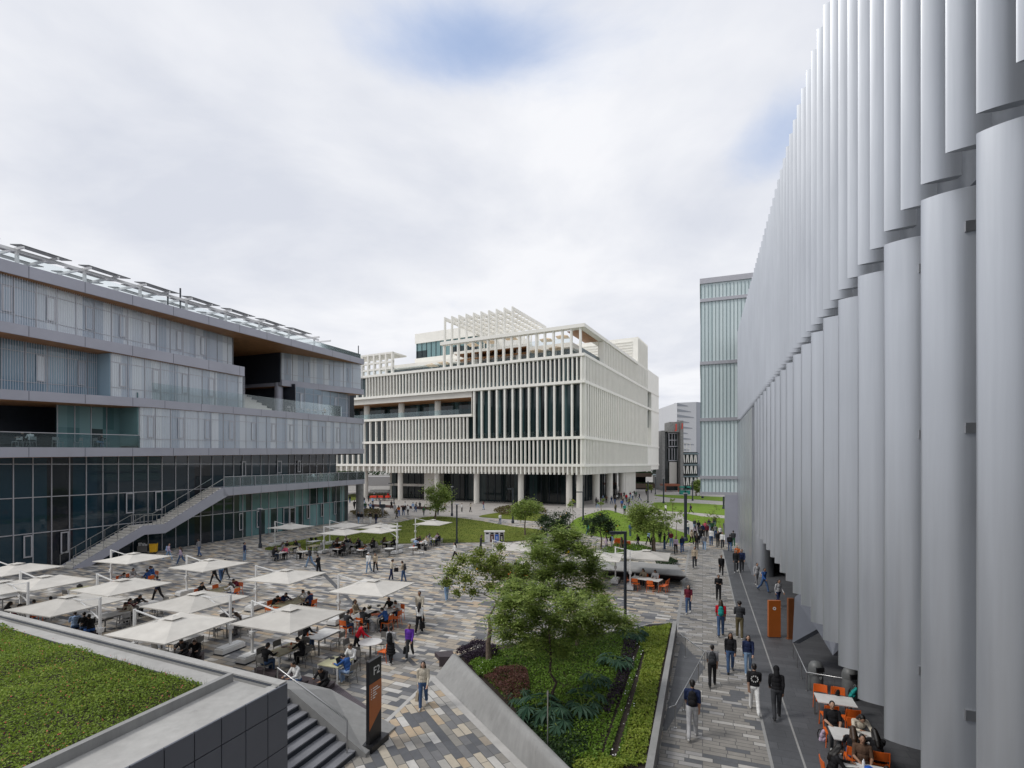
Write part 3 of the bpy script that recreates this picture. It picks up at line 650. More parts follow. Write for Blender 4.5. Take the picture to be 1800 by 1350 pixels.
for w in ((39.6, 55.4, 941, 980), (105, 119.6, 934.6, 972), (220, 234, 866.5, 902), (271.5, 284, 863.5, 897), (424, 431, 811, 837), (486, 493.6, 810, 832), (522, 527, 810, 830)): frame(*w)
for w in ((419, 426, 902, 932), (450, 457, 898, 927), (538, 543, 887, 912), (563, 567.5, 884, 908), (586, 590, 881, 904)): frame(*w)
frame(497, 507.5, 892, 926, 'door'); frame(508, 518, 892, 925, 'door')
# terrace balustrade with posts, and support column
b = MB(LO); q0, q1 = ls(393, 2.1), ls(641, 2.1)
b.prism([lpt(q0, 2.1, S1.top(q0)), lpt(q1, 2.1, S1.top(q1)), lpt(q1, 2.1, S1.top(q1) + 1.15), lpt(q0, 2.1, S1.top(q0) + 1.15)], LN * .03); b.build('glass_balustrade', M['rail_dark'], left)
b = MB(LO); b.bar(lpt(q0, 2.12, S1.top(q0) + 1.17), lpt(q1, 2.12, S1.top(q1) + 1.17), .06)
for q in rng(q0, q1, 2.1): b.bar(lpt(q, 2.16, S1.top(q)), lpt(q, 2.16, S1.top(q) + 1.17), .05)
b.build('handrail', M['alu'], left)
b = MB(LO); cq = ls(637, 0); b.tube([lpt(cq, -.5, 0), lpt(cq, -.5, 5.8)], .62, 18); b.build('round_column', M['conc_dark'], left, 40)
# outside stair
OO = 2.2
def spz(px, py): q = ls(px, OO); return q, lz(px, py, OO)
A0 = (ls(130, OO), .0); A1 = spz(254, 924); A2 = spz(291, 921); A3 = (ls(393, OO), S1.top(ls(393, OO)))
b = MB(LO); lo1 = spz(254, 940); lo2 = spz(291, 937); lo3 = (ls(401, OO), S1.bot(ls(401, OO)))
poly = [(A0[0], 0.0), (A0[0] + .0, .12), A1, A2, A3, lo3, lo2, lo1, (ls(150, OO) + .4, 0)]
b.prism([lpt(q, OO - .16, z) for q, z in poly], LN * .16)
b.prism([lpt(q, .32, z) for q, z in poly], LN * .10)
b.build('stair_stringer', M['slab'], left)
b = MB(LO)
def flight(p, q, n):
    for i in range(n):
        s0, s1 = lin(p[0], q[0], i / n), lin(p[0], q[0], (i + 1) / n); z = lin(p[1], q[1], (i + 1) / n)
        b.obox(lpt(s0, .43, z - .20), U * (s1 - s0 + .03), LN * (OO - .6), Z * .17)
flight(A0, A1, 15); flight(A2, A3, 17); b.obox(lpt(A1[0], .43, A1[1] - .22), U * (A2[0] - A1[0]), LN * (OO - .6), Z * .19)
b.build('stair_treads', M['white_in'], left)
b = MB(LO)
for o_ in (.36, OO - .08):
    pts = [lpt(q, o_, z + .95) for q, z in ((A0[0], .1), A1, A2, A3)]
    for i in range(3): b.bar(pts[i], pts[i + 1], .05)
    for i in range(3):
        for j in range(5):
            p = pts[i].lerp(pts[i + 1], j / 5); b.bar(p - Z * .95, p, .035)
b.build('handrail', M['steel'], left)
# roof pergola with solar panels
per = MB(LO); zt = lambda q: S5.top(q)
for o_ in (-1.2, -5.6):
    b_ = [lpt(sA, o_, zt(sA) + 1.95), lpt(ls(560, o_), o_, zt(ls(560, o_)) + 1.95)]; per.bar(b_[0], b_[1], .16, .24)
for i, q in enumerate(rng(sA + 1.0, ls(560, -1.2), 4.9)):
    for o_ in (-1.2, -5.6): per.bar(lpt(q, o_, zt(q)), lpt(q, o_, zt(q) + 1.9), .2)
    per.bar(lpt(q, -.3, zt(q) + 2.12), lpt(q, -6.6, zt(q) + 2.12), .14, .2)
    per.bar(lpt(q + 2.4, -.3, zt(q) + 2.12), lpt(q + 2.4, -6.6, zt(q) + 2.12), .14, .2)
per.build('roof_frame', M['whitemetal'], left)
for q in rng(sA + .5, ls(545, -1.2), 4.9):
    for o_ in (-1.0, -3.0, -5.0):
        b = MB(LO); z = zt(q) + 2.32; b.prism([lpt(q + .3, o_ + .75, z - .08), lpt(q + 3.9, o_ + .75, z - .08), lpt(q + 3.9, o_ - .75, z + .16), lpt(q + .3, o_ - .75, z + .16)], Z * .06)
        b.build('solar_panel', M['panel'] if 'panel' in M else M.setdefault('panel', simple('solar_cell', (.07, .075, .08), .3)), left)
for px, h in ((295, 1.5), (317, 2.4), (630, 2.2)): q = ls(px, -2); b = MB(LO); b.bar(lpt(q, -2, zt(q)), lpt(q, -2, zt(q) + 1 + h), .12); b.build('mast', M['dark_metal'], left)
b = MB(LO); b.obox(lpt(sA, -6, 0), U * (qg - sA - 1), -LN * .3, Z * 10.4)                       # core behind the glass, roofs the rooms
b.build('core_wall', M['fin_dark'], left)
# ------------------------------------------------------------------ middle: white building of slender fins
WC = Vector((14.03, 101.0, 0)); D1 = Vector((-.8874, .4610, 0)); D2 = Vector((.4610, .8874, 0))
wb = thing('white_finned_building', 'large white building wrapped in slender vertical fins above round columns', 'building', WC)
def wp(t, s, z): return WC + D1 * t + D2 * s + Z * z
def wbx(b, t0, t1, s0, s1, z0, z1): b.obox(wp(t0, s0, z0), D1 * (t1 - t0), D2 * (s1 - s0), Z * (z1 - z0))
TE, SE = 84.0, 70.6
LV = dict(a0=8.2, a1=8.75, b0=13.7, b1=14.25, c0=19.2, c1=19.75, d0=24.75, d1=25.3, e0=30.05, e1=30.6, f0=35.5, f1=36.4)
b = MB(WC)
wbx(b, -.45, TE, -.45, SE, LV['a0'], LV['a1']); wbx(b, -.45, TE, -.45, SE, LV['b0'], LV['b1'])
wbx(b, -.45, TE, -.45, SE, LV['d0'], LV['d1']); wbx(b, -.45, TE, -.45, SE, LV['e0'], LV['e1'])
wbx(b, 25.6, TE, -.45, SE * .5, LV['c0'], LV['c1'])
b.build('floor_ledge', M['white'], wb)
b = MB(WC)                                    # glass lines
wbx(b, .9, TE, .9, 1.0, LV['a1'], LV['b0']); wbx(b, .9, 25.8, .9, 1.0, LV['b1'], LV['d0']); wbx(b, 25.8, TE, .9, 1.0, LV['b1'], LV['c0'])
wbx(b, 25.8, TE, 6.0, 6.1, LV['c1'], LV['d0']); wbx(b, .9, TE, .9, 1.0, LV['d1'], LV['e0'])
b.build('window_glass', M['gl_white'], wb)
def finrow(name, t0, t1, p, z0, z1, w=.25, s0=-.28, s1=.24, mat='white'):
    b = MB(WC); t = t0
    while t < t1: wbx(b, t - w / 2, t + w / 2, s0, s1, z0, z1); t += p
    b.build(name, M[mat], wb)
finrow('fin_screen', .3, 57, .95, LV['d1'], LV['e0'])
finrow('fin_screen', 57.6, TE, 1.9, LV['d1'], LV['d1'] + 1.4)
finrow('fin_screen', .4, 26.5, 1.9, LV['b1'], LV['d0'], .36)
finrow('fin_screen', 26.9, 50.5, .95, LV['b1'], LV['c0'])
finrow('fin_screen', 51.4, TE, 1.9, LV['b1'], LV['c0'], .32)
finrow('fin_screen', .3, 50.5, .95, LV['a1'], LV['b0'])
finrow('fin_screen', 51.4, TE, 1.9, LV['a1'], LV['b0'], .32)
finrow('fin_skirt', .3, 50.5, .95, 6.6, LV['a0'], .30, -.40, .25)
finrow('fin_skirt', 51.4, TE, 1.9, 6.9, LV['a0'], .36, -.40, .25)
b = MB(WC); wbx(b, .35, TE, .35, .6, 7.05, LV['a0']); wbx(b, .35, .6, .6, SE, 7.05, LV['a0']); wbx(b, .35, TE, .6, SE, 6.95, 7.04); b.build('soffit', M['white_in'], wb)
b = MB(WC)                                    # deep loggia on the third floor
wbx(b, 25.8, TE, .0, 6.0, 23.5, 24.74); wbx(b, 25.85, 26.0, .1, 6, LV['c1'], 23.5); b.build('loggia_beam', M['white_in'], wb)
b = MB(WC); wbx(b, 26.0, TE, .2, 6.0, 23.44, 23.49); b.build('loggia_soffit', M['wood'], wb)
b = MB(WC)
for t in (36.5, 47.3, 58.4, 69): b = MB(WC); b.tube([wp(t, 2.2, LV['c1']), wp(t, 2.2, 23.5)], .75, 18); b.build('loggia_column', M['white_in'], wb, 40)
b = MB(WC); wbx(b, 26, TE, -.35, -.31, LV['c1'], LV['c1'] + 1.15); wbx(b, .5, 57, .72, .75, LV['d1'], LV['d1'] + 1.1); wbx(b, 1, 25.5, .70, .73, LV['b1'], LV['b1'] + 1.2); b.build('glass_balustrade', M['rail_dark'], wb)
# right-hand facade: close-set fins over solid panels
b = MB(WC)
wbx(b, .75, 1.0, 1.0, SE, LV['a1'], LV['b0']); wbx(b, .75, 1.0, 3.2, SE, LV['b1'], LV['d0']); wbx(b, .75, 1.0, 1.5, SE, LV['d1'], LV['e0']); wbx(b, .75, 1.0, 12.5, SE, LV['e1'], LV['f0'] + .5)
wbx(b, -.3, .75, 55.2, SE, LV['a1'], LV['b0'] - .01); wbx(b, -.3, .75, 60, SE, LV['b1'], LV['d0'] - .01); wbx(b, -.3, .75, 60, SE, LV['d1'], LV['e0'] - .01); wbx(b, -.3, .75, 55.2, SE, LV['e1'], LV['f1'])
wbx(b, -.25, .75, 60, SE, 7.0, 8.19)
b.build('side_wall', M['white'], wb)
b = MB(WC); wbx(b, .55, .75, 55.3, 59.9, LV['b1'] + 5.4, LV['e0']); b.build('recessed_window', M['gl_white'], wb)
def sidefins(s0, s1, p, z0, z1, w=.30, t0=-.40, t1=.74):
    b = MB(WC); s = s0
    while s < s1: wbx(b, t0, t1, s - w / 2, s + w / 2, z0, z1); s += p
    b.build('side_fin_screen', M['white'], wb)
sidefins(.3, 55, .95, LV['a1'], LV['b0']); sidefins(.6, 55, 1.45, LV['b1'], LV['d0'], .42); sidefins(.3, 55, .95, LV['d1'], LV['e0']); sidefins(12.6, 55, 1.3, LV['e1'], LV['f0'])
sidefins(.3, 60, .95, 6.6, LV['a0'], .30, -.40, .25)
b = MB(WC); wbx(b, .9, 1.0, .9, 3.2, LV['b1'], LV['d0']); b.build('corner_glass', M['gl_white'], wb)
# ground storey: columns, lobby glass, core walls
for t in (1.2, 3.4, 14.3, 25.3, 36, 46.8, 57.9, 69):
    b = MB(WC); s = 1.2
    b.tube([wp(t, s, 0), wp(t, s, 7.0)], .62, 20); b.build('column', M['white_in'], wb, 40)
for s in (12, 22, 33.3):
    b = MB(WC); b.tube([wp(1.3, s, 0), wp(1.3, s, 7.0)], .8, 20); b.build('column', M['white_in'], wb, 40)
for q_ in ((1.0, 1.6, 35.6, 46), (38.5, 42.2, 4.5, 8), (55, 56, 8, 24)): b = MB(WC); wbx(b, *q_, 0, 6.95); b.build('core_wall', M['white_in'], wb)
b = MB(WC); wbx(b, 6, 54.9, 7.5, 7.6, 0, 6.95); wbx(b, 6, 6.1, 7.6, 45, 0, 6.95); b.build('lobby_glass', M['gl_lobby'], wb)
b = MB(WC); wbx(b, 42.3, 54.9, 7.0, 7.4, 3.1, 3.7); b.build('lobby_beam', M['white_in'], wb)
b = MB(WC)
for i in range(25): wbx(b, 6.5 + i * 1.95, 6.58 + i * 1.95, 7.35, 7.49, 0, 6.9)
for i in range(18): wbx(b, 5.86, 5.99, 8.5 + i * 2, 8.58 + i * 2, 0, 6.9)
b.build('lobby_mullion', M['dark_metal'], wb)
# roof level: canopy frame, terraces, pergola, penthouses
b = MB(WC)
wbx(b, -.45, 34, -.45, 1.0, LV['f0'] + .2, LV['f1']); wbx(b, -.45, 2.6, 1.0, 42.5, LV['f0'] + .2, LV['f1']); wbx(b, -.45, 2.0, 42.5, 55.2, LV['f0'] + .2, LV['f1'] - .02)
b.build('roof_canopy', M['white'], wb)
finrow('terrace_post', .6, 34, 1.92, LV['e1'], LV['f0'] + .2, .34, -.2, .5)
PZ = 42.0
for i in range(10):
    t = 15.7 + i * 1.92; b = MB(WC)
    wbx(b, t - .13, t + .13, -.2, .35, LV['f1'], PZ); wbx(b, t - .11, t + .11, .35, 17.6, PZ - .75, PZ); wbx(b, t - .13, t + .13, 17.2, 17.6, 33, PZ - .75)
    b.build('pergola_frame', M['white'], wb)
b = MB(WC); s = 2.0
while s < 17.4: wbx(b, 15.6, 33.2, s - .07, s + .07, PZ - .75, PZ - .5); s += 1.7
b.build('pergola_slats', M['white'], wb)
b = MB(WC)
wbx(b, 5, 14.5, 6, 30, LV['e1'], 33.2); wbx(b, 14.6, 33, 9, 40, LV['e1'], 33.4); wbx(b, 34, 60, 11, 40, LV['e1'], 33.8); b.build('setback_storey_glass', M['gl_white'], wb)
b = MB(WC); wbx(b, 4, 14.5, 4.5, 31, 33.2, 34.2); wbx(b, 14.5, 34, 5, 41, 34.6, 35.2); wbx(b, 34.05, 61, 9.5, 41, 33.8, 34.75); b.build('terrace_slab', M['white'], wb)
b = MB(WC); wbx(b, 14.8, 33.8, 5.2, 9, 34.52, 34.6); wbx(b, .95, 4, 1.5, 12.4, 35.62, 35.69); wbx(b, 14.8, 33.8, 5.4, 9, 33.3, 33.36); b.build('terrace_soffit', M['wood'], wb)
b = MB(WC); wbx(b, 1.2, 33.5, .55, .6, LV['e1'], LV['e1'] + 1.2); wbx(b, .5, .55, .6, 12.4, LV['e1'], LV['e1'] + 1.3); wbx(b, 4.2, 14.2, 4.6, 4.65, 34.2, 35.3); wbx(b, 34, 62, .3, .35, LV['e1'], LV['e1'] + 1.2); b.build('terrace_balustrade', M['rail_glass'], wb)
for t in (17.8, 29): 
    b = MB(WC); b.tube([wp(t, 7, LV['e1']), wp(t, 7, 34.6)], .5, 16); b.build('terrace_column', M['white_in'], wb, 40)
b = MB(WC); wbx(b, 33.2, 52.5, 14, 36, 34.8, 37.0); wbx(b, 33.2, 52.5, 14, 36, 41.0, 43.6); wbx(b, 30, 34, 22, 40, 39.5, 44.6); b.build('penthouse_wall', M['white'], wb)
b = MB(WC); wbx(b, 33.4, 52.3, 14.3, 35.8, 37.0, 41.0); b.build('penthouse_glass', M['gl_teal'], wb)
b = MB(WC)
for i in range(13): wbx(b, 33.5 + i * 1.53, 33.58 + i * 1.53, 14.15, 14.28, 37.01, 40.99)
b.build('penthouse_mullion', M['dark_metal'], wb)
b = MB(WC); wbx(b, -.2, 17, 42.6, 55, LV['f1'] - .5, 43.1); b.build('plant_room_wall', M['white'], wb)
b = MB(WC); s = 42.7
while s < 55: wbx(b, -.5, -.21, s - .14, s + .14, LV['e1'], 43.2); s += .95
for i in range(7): wbx(b, 1, 16, 42.35, 42.59, 37.4 + i * .75, 37.6 + i * .75)
b.build('plant_room_fins', M['white'], wb)
b = MB(WC)                                     # screen of square openings at the left end of the roof
for i in range(8): wbx(b, 48 + i * 1.9, 48.45 + i * 1.9, -.3, .4, LV['e1'], 35.6)
for z in (31.6, 33.2, 35.3): wbx(b, 48, 64, -.25, .35, z, z + .45)
wbx(b, 48, 64, .41, 5, 35.35, 35.7); b.build('roof_screen', M['white'], wb)
# terrace parasols on the roof (far away, canopy on a pole)
pm = MB(); pm.mat(0).lathe([(1.9, 2.1), (1.88, 2.14), (.05, 2.75)], (0, 0, 0), 4); pm.mat(1).tube([(0, 0, 0), (0, 0, 2.2)], .05, 6)
pme = pm.mesh('roof_parasol', [simple('beige_canvas', (.62, .50, .36), .9), M['whitemetal']])
for k_, (t, s, z) in enumerate(((7, 3, LV['e1']), (11.5, 3.4, LV['e1']), (36.5, 5, LV['e1']), (41, 6, LV['e1']), (7.5, 8, 34.2), (11.8, 9, 34.2), (20, 7.5, 35.2), (26, 8.5, 35.2), (31, 9, 35.2))):
    o = bpy.data.objects.new('roof_parasol', pme); COL.objects.link(o); o.location = wp(t, s, z); o.rotation_euler = (0, 0, .5)
    tag(o, 'beige square parasol on the roof terraces of the white building', 'parasol', 'parasols on the white building roof')
# ------------------------------------------------------------------ bottom left: planted roof with clad wall
RC = Vector((-5.38, 12.2, 0)); RZ = 3.6
RB = (gp(0, 1075, RZ) - Vector((RC.x, RC.y, RZ))).normalized()          # back edge direction
roof = thing('green_roof_pavilion', 'low grey panel clad pavilion with a planted concrete roof', 'building', RC)
def rp(a, c, z): return Vector((RC.x, RC.y, 0)) + RB * a - U * c + Z * z     # a along back edge, c toward the camera
b = MB(RC); b.prism([rp(0.2, .1, 0), rp(26, .1, 0), rp(26, 13, 0), rp(.2, 13, 0)], Z * (RZ - .35)); b.build('core', M['conc_dark'], roof)
b = MB(RC); b.prism([rp(.35, .3, RZ - .35), rp(26, .3, RZ - .35), rp(26, 13, RZ - .35), rp(.35, 13, RZ - .35)], Z * .26); b.build('roof_screed', M['roof_conc'], roof)
b = MB(RC)
b.prism([rp(0, 0, RZ - .34), rp(26, 0, RZ - .34), rp(26, .26, RZ - .34), rp(.1, .26, RZ - .34)], Z * .30)
b.prism([rp(0.02, -.03, RZ - .04), rp(26, -.03, RZ - .04), rp(26, .20, RZ - .04), rp(.02, .20, RZ - .04)], Z * .05)
b.prism([rp(0.03, .27, RZ - .34), rp(.28, .27, RZ - .34), rp(.28, 13, RZ - .34), rp(.03, 13, RZ - .34)], Z * .3)
b.build('parapet', M['roof_conc'], roof)
b = MB(RC); b.prism([rp(.26, .20, RZ - .04), rp(26, .20, RZ - .04), rp(26, .27, RZ - .04), rp(.26, .27, RZ - .04)], Z * .012); b.build('gutter_line', M['dark_metal'], roof)
pc = .1147 * (CAM_H - RZ)
cl = MB(RC); sz = .109 * (CAM_H - RZ)
nx = -RB + U * (RB.dot(U)); nx = Vector((UY, -UX, 0))
for i in range(22):
    for (z0, z1) in ((RZ - sz, RZ - .02), (RZ - 2.6 * sz, RZ - sz - .022), (0, RZ - 2.6 * sz - .022)):
        cl.obox(rp(0, i * pc + .012, z0), -U * (pc - .024), nx * .05, Z * (z1 - z0))
cl.build('wall_panel', M['clad'], roof)
b = MB(RC); b.obox(rp(0.0, 0, 0), -U * 13, nx * .02, Z * (RZ - .05)); b.build('panel_joint', M['joint'], roof)
# planting bed: back edge 0,1103 - 365,1210; right edge 365,1210 - 75,1350
GZ = RZ - .055
g0, g1, g2 = gp(0, 1103, GZ), gp(368, 1211, GZ), gp(75, 1350, GZ)
b = MB(RC); d_ = (g2 - g1).normalized(); nI = Vector((-d_.y, d_.x, 0)); nI = nI if nI.x > 0 else -nI
e0 = gp(402, 1208, RZ + .0) ; w0 = g1 - d_ * .55
b.prism([w0 - Z * .25, g1 + d_ * 9 - Z * .25, g1 + d_ * 9 + nI * .13 - Z * .25, w0 + nI * .13 - Z * .25], Z * .42); b.build('planter_kerb', M['concrete'], roof)
b = MB(RC); db = (g0 - g1).normalized(); nb = Vector((-db.y, db.x, 0)); nb = nb if nb.y > 0 else -nb
b.prism([g1 - Z * .2, g1 + db * 22 - Z * .2, g1 + db * 22 + nb * .06 - Z * .2, g1 + nb * .06 - Z * .2], Z * .22); b.build('planter_edging', M['dark_metal'], roof)
bed = [g1, g1 + db * 20, g1 + db * 20 + d_ * 9, g1 + d_ * 9]
sheet('soil', bed, GZ - .02, M['soil'], 'stuff')
def vis_bed(p):
    y = HOR + FPX * (CAM_H - GZ) / p[:, 1]; x = 900 + FPX * p[:, 0] / p[:, 1]; return (x > -60) & (y < 1400)
q = scatter(bed, 230000); q = q[vis_bed(q)]
bump = .05 * (np.sin(q[:, 0] * 2.1 + 1) * np.cos(q[:, 1] * 1.7) + np.sin(q[:, 0] * .9 - q[:, 1] * 1.3)) + .05
thin = NR.uniform(size=len(q)) < np.clip(1.15 - .35 * np.maximum(0, np.sin(q[:, 0] * 1.1) * np.sin(q[:, 1] * 1.5 + .6)), .4, 1)
q, bump = q[thin], bump[thin]
c3 = np.column_stack([q, GZ - .02 + np.abs(bump) + NR.uniform(0, .07, len(q))])
v, f = leaf_arrays(c3, .050, .45, .6); o = np_mesh('sedum_planting', v, f, M['sedum']); o['kind'] = 'stuff'
qq = q[NR.uniform(size=len(q)) < .25]; qq = qq[(np.sin(qq[:, 0] * .8 + 2) + np.cos(qq[:, 1] * .9 + 1)) > .55]
nq = len(qq); hh = NR.uniform(.1, .24, nq); ln = NR.normal(0, .05, (nq, 2)); vv = np.zeros((nq, 3, 3)); ang = NR.uniform(0, 6.28, nq)
vv[:, 0, :2] = qq + np.c_[np.cos(ang), np.sin(ang)] * .006; vv[:, 1, :2] = qq - np.c_[np.cos(ang), np.sin(ang)] * .006; vv[:, 2, :2] = qq + ln; vv[:, :2, 2] = GZ; vv[:, 2, 2] = GZ + hh
o = np_mesh('tall_grass', vv.reshape(-1, 3), np.arange(3 * nq).reshape(-1, 3), M['sedum_d']); o['kind'] = 'stuff'
qr = q[NR.uniform(size=len(q)) < .014]; v, f = leaf_arrays(np.column_stack([qr, np.full(len(qr), GZ + .15)]), .028, .5, .9)
o = np_mesh('sedum_flowers', v, f, M['flower_r']); o['kind'] = 'stuff'

# ------------------------------------------------------------------ concrete stair beside the pavilion
S0 = gp(612, 1340)                                    # foot of the stair, rises toward -X (away from U)
st = thing('stair', 'dark grey stone steps with sloped concrete flank beside the sign', 'stair', S0)
A = Vector((-UY, UX, 0))                              # up direction of the flight (horizontal)
TR, RI, NST = .36, .17, 8
sc_ = gp(632, 1317)
b = MB(S0)
for i in range(NST):
    b.obox(S0 + A * (TR * i) - U * 5 , A * (TR * (NST - i) + 2), U * 5.4 , Z * (RI * (i + 1))) if False else b.obox(S0 + A * (TR * i) - U * 5 + Z * (RI * i), A * (TR * (NST - i) + 1.2), U * 5.35, Z * RI)
b.build('steps', simple('grey_step_stone', (.20, .205, .225), .7, 0, .12, 3), st)
b = MB(S0)
for i in range(NST): b.obox(S0 + A * (TR * i - .004) - U * 5 + Z * (RI * i + .004), A * .003, U * 5.34, Z * (RI - .045))
b.build('step_riser', M['dark_metal'], st)  # dark strips colour the shade onto the upright step faces
F = S0 + U * .36
hh = [(-.35, .12), (TR * NST - .35, .42 + RI * (NST - 1)), (TR * NST + 1.3, .55 + RI * (NST - 1)), (TR * NST + 1.3, 0), (-.35, 0)]
Fw = 1.8
b = MB(S0)
n0 = [F + A * a + Z * z for a, z in hh]; bk = [F + U * Fw + A * (a * .92 + .1) + Z * max(0, z * (.55 if z > .2 else .5)) for a, z in hh]
b._add(n0 + bk, [(4, 3, 2, 1, 0), (5, 6, 7, 8, 9), (0, 1, 6, 5), (1, 2, 7, 6), (2, 3, 8, 7), (4, 0, 5, 9)])
me_o = b.build('sloped_flank', M['concrete'], st)
bmx = bmesh.new(); bmx.from_mesh(me_o.data); bmesh.ops.recalc_face_normals(bmx, faces=bmx.faces); bmx.to_mesh(me_o.data); bmx.free()
b = MB(S0); r0 = F - U * .22 + A * .15; r1 = F - U * .22 + A * (TR * (NST - 1) + .3)
t0, t1 = r0 + Z * (RI + .98), r1 + Z * (RI * NST + .98)
b.tube([r0 + Z * RI, t0, t1, r1 + Z * RI * NST], .026, 8); b.build('handrail', M['steel'], st, 60)
# dark timber deck seat along the edge of the stair flank
dk = thing('deck_bench', 'dark slatted timber deck seat behind the sloped concrete flank', 'bench', gp(600, 1240))
DO = gp(600, 1240); b = MB(DO); dpts = [gp(654, 1262), gp(585, 1210), gp(455, 1181), gp(447, 1185), gp(566, 1221), gp(640, 1272)]
b.prism([p + Z * .02 for p in dpts], Z * .22); b.build('seat', M['deck'], dk)
b = MB(DO)
for i in range(9):
    a_ = dpts[0].lerp(dpts[5], i / 8.0); c_ = dpts[1].lerp(dpts[4], i / 8.0); b.bar(a_ + Z * .245, c_ + Z * .245, .05, .012)
b.build('slats', simple('deck_slat', (.085, .07, .08), .6), dk)

# ------------------------------------------------------------------ planter with battered concrete wall
PZ0 = .55
pl = thing('planter', 'large planted bed held by an inclined smooth concrete wall', 'planter', gp(900, 1250))
PO = gp(900, 1250)
wbot = [gp(765, 1190), gp(927, 1350), gp(927, 1350) + wd * 1.9]
wtop = [gp(795, 1150, .75), gp(990, 1350, .95), gp(990, 1350, .95) + wd * 1.9]
b = MB(PO)
ins = Vector((wd.y * -1, wd.x, 0)); ins = ins if ins.x > 0 else -ins
wbot = [wbot[0].lerp(wbot[1], i / 12) for i in range(12)] + [wbot[1].lerp(wbot[2], i / 6) for i in range(7)]; wtop = [wtop[0].lerp(wtop[1], i / 12) for i in range(12)] + [wtop[1].lerp(wtop[2], i / 6) for i in range(7)]
for i in range(18):
    for j in range(4):
        L_ = lambda a, t: wbot[a].lerp(wtop[a], t / 4); b.poly([L_(i, j), L_(i + 1, j), L_(i + 1, j + 1), L_(i, j + 1)])
    b.poly([wtop[i], wtop[i + 1], wtop[i + 1] + ins * .16, wtop[i] + ins * .16]); b.poly([wtop[i] + ins * .16, wtop[i + 1] + ins * .16, wbot[i + 1] + ins * 1.0, wbot[i] + ins * 1.0])
b.poly([wbot[0], wtop[0], wtop[0] + ins * .16, wbot[0] + ins * 1.0])
wo_ = b.build('inclined_wall', M['concrete'], pl, 30)
bmx = bmesh.new(); bmx.from_mesh(wo_.data); bmesh.ops.remove_doubles(bmx, verts=bmx.verts, dist=.001); bmesh.ops.recalc_face_normals(bmx, faces=bmx.faces); bmx.to_mesh(wo_.data); bmx.free()
cz = .62
c1a, c1b = gp(1190, 1092, cz), gp(1152, 1350, cz)
cd_ = U; c1b = c1a - U * 14.6
b = MB(PO); b.prism([c1a - Z * cz, c1b - Z * cz, c1b + V * .20 - Z * cz, c1a + V * .20 - Z * cz], Z * cz); b.build('coping_wall', M['concrete'], pl)
bk0 = c1a + V * .2; bkm = gp(1105, 1108, .5); bk1 = gp(800, 1152, .6)
back = [bk0, gp(1140, 1098, .5), bkm, gp(1020, 1118, .5), gp(930, 1130, .5), gp(860, 1135, .5), bk1]
b = MB(PO)
for i in range(len(back) - 1):
    p, q_ = Vector((back[i].x, back[i].y, 0)), Vector((back[i + 1].x, back[i + 1].y, 0)); b.bar(p + Z * .27, q_ + Z * .27, .12, .54)
b.build('rear_kerb', M['concrete'], pl)
soil = [wtop[0] + ins * .1, wtop[12] + ins * .1, wtop[-1] + ins * .1, c1b + V * .2, bk0] + back[1:-1]
sheet('soil', soil, PZ0 - .08, M['soil'], 'stuff')
# dark bench wedge at the planter's point
b = MB(gp(770, 1176)); w_ = [gp(764, 1163), gp(795, 1160), gp(800, 1172), gp(772, 1172)]
b.prism([p + Z * .25 for p in w_], Z * .18); b.prism([w_[1], w_[2], w_[3], gp(775, 1168)], Z * .25)
o = b.build('wedge_bench', M['deck']); o.location = gp(770, 1176); tag(o, 'small dark wedge bench at the pointed end of the planter wall', 'bench')

# ------------------------------------------------------------------ step-free ramp and its handrail beside the walkway
rampP = [gp(1197, 1128), gp(1239, 1173), gp(1172, 1285), gp(1165, 1285)]
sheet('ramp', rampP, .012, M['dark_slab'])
hr = thing('ramp_handrail', 'bent steel handrail between the planter coping and the walkway', 'handrail', gp(1239, 1173))
HO = gp(1239, 1173); b = MB(HO)
pa, pb, pc_ = dp(1195, 1114, gp(1196, 1150).y), dp(1239, 1146, gp(1239, 1178).y), dp(1187, 1240, gp(1181, 1280).y)
pd_ = dp(1176, 1244, gp(1172, 1280).y)
b.tube([pa, pb, pc_, pd_], .022, 8); b.build('rail', M['steel'], hr, 60)
for t_, (x, y, seg) in enumerate(((1214, 1155, (pa, pb)), (1239, 1178, (pb, pb)), (1227, 1200, (pb, pc_)), (1199, 1248, (pb, pc_)), (1182, 1279, (pc_, pc_)))):
    base = gp(x, y); 
    if seg[0] is not seg[1]:
        a2 = Vector((seg[0].x, seg[0].y)); d2 = Vector((seg[1].x, seg[1].y)) - a2; k = max(0, min(1, (Vector((base.x, base.y)) - a2).dot(d2) / d2.length_squared)); top = seg[0].lerp(seg[1], k)
    else: top = seg[0]
    b = MB(HO); b.tube([Vector((top.x, top.y, .012)), top], .018, 8); b.lathe([(.05, 0), (.05, .015)], (top.x, top.y, .012), 10); b.build('post', M['steel'], hr)
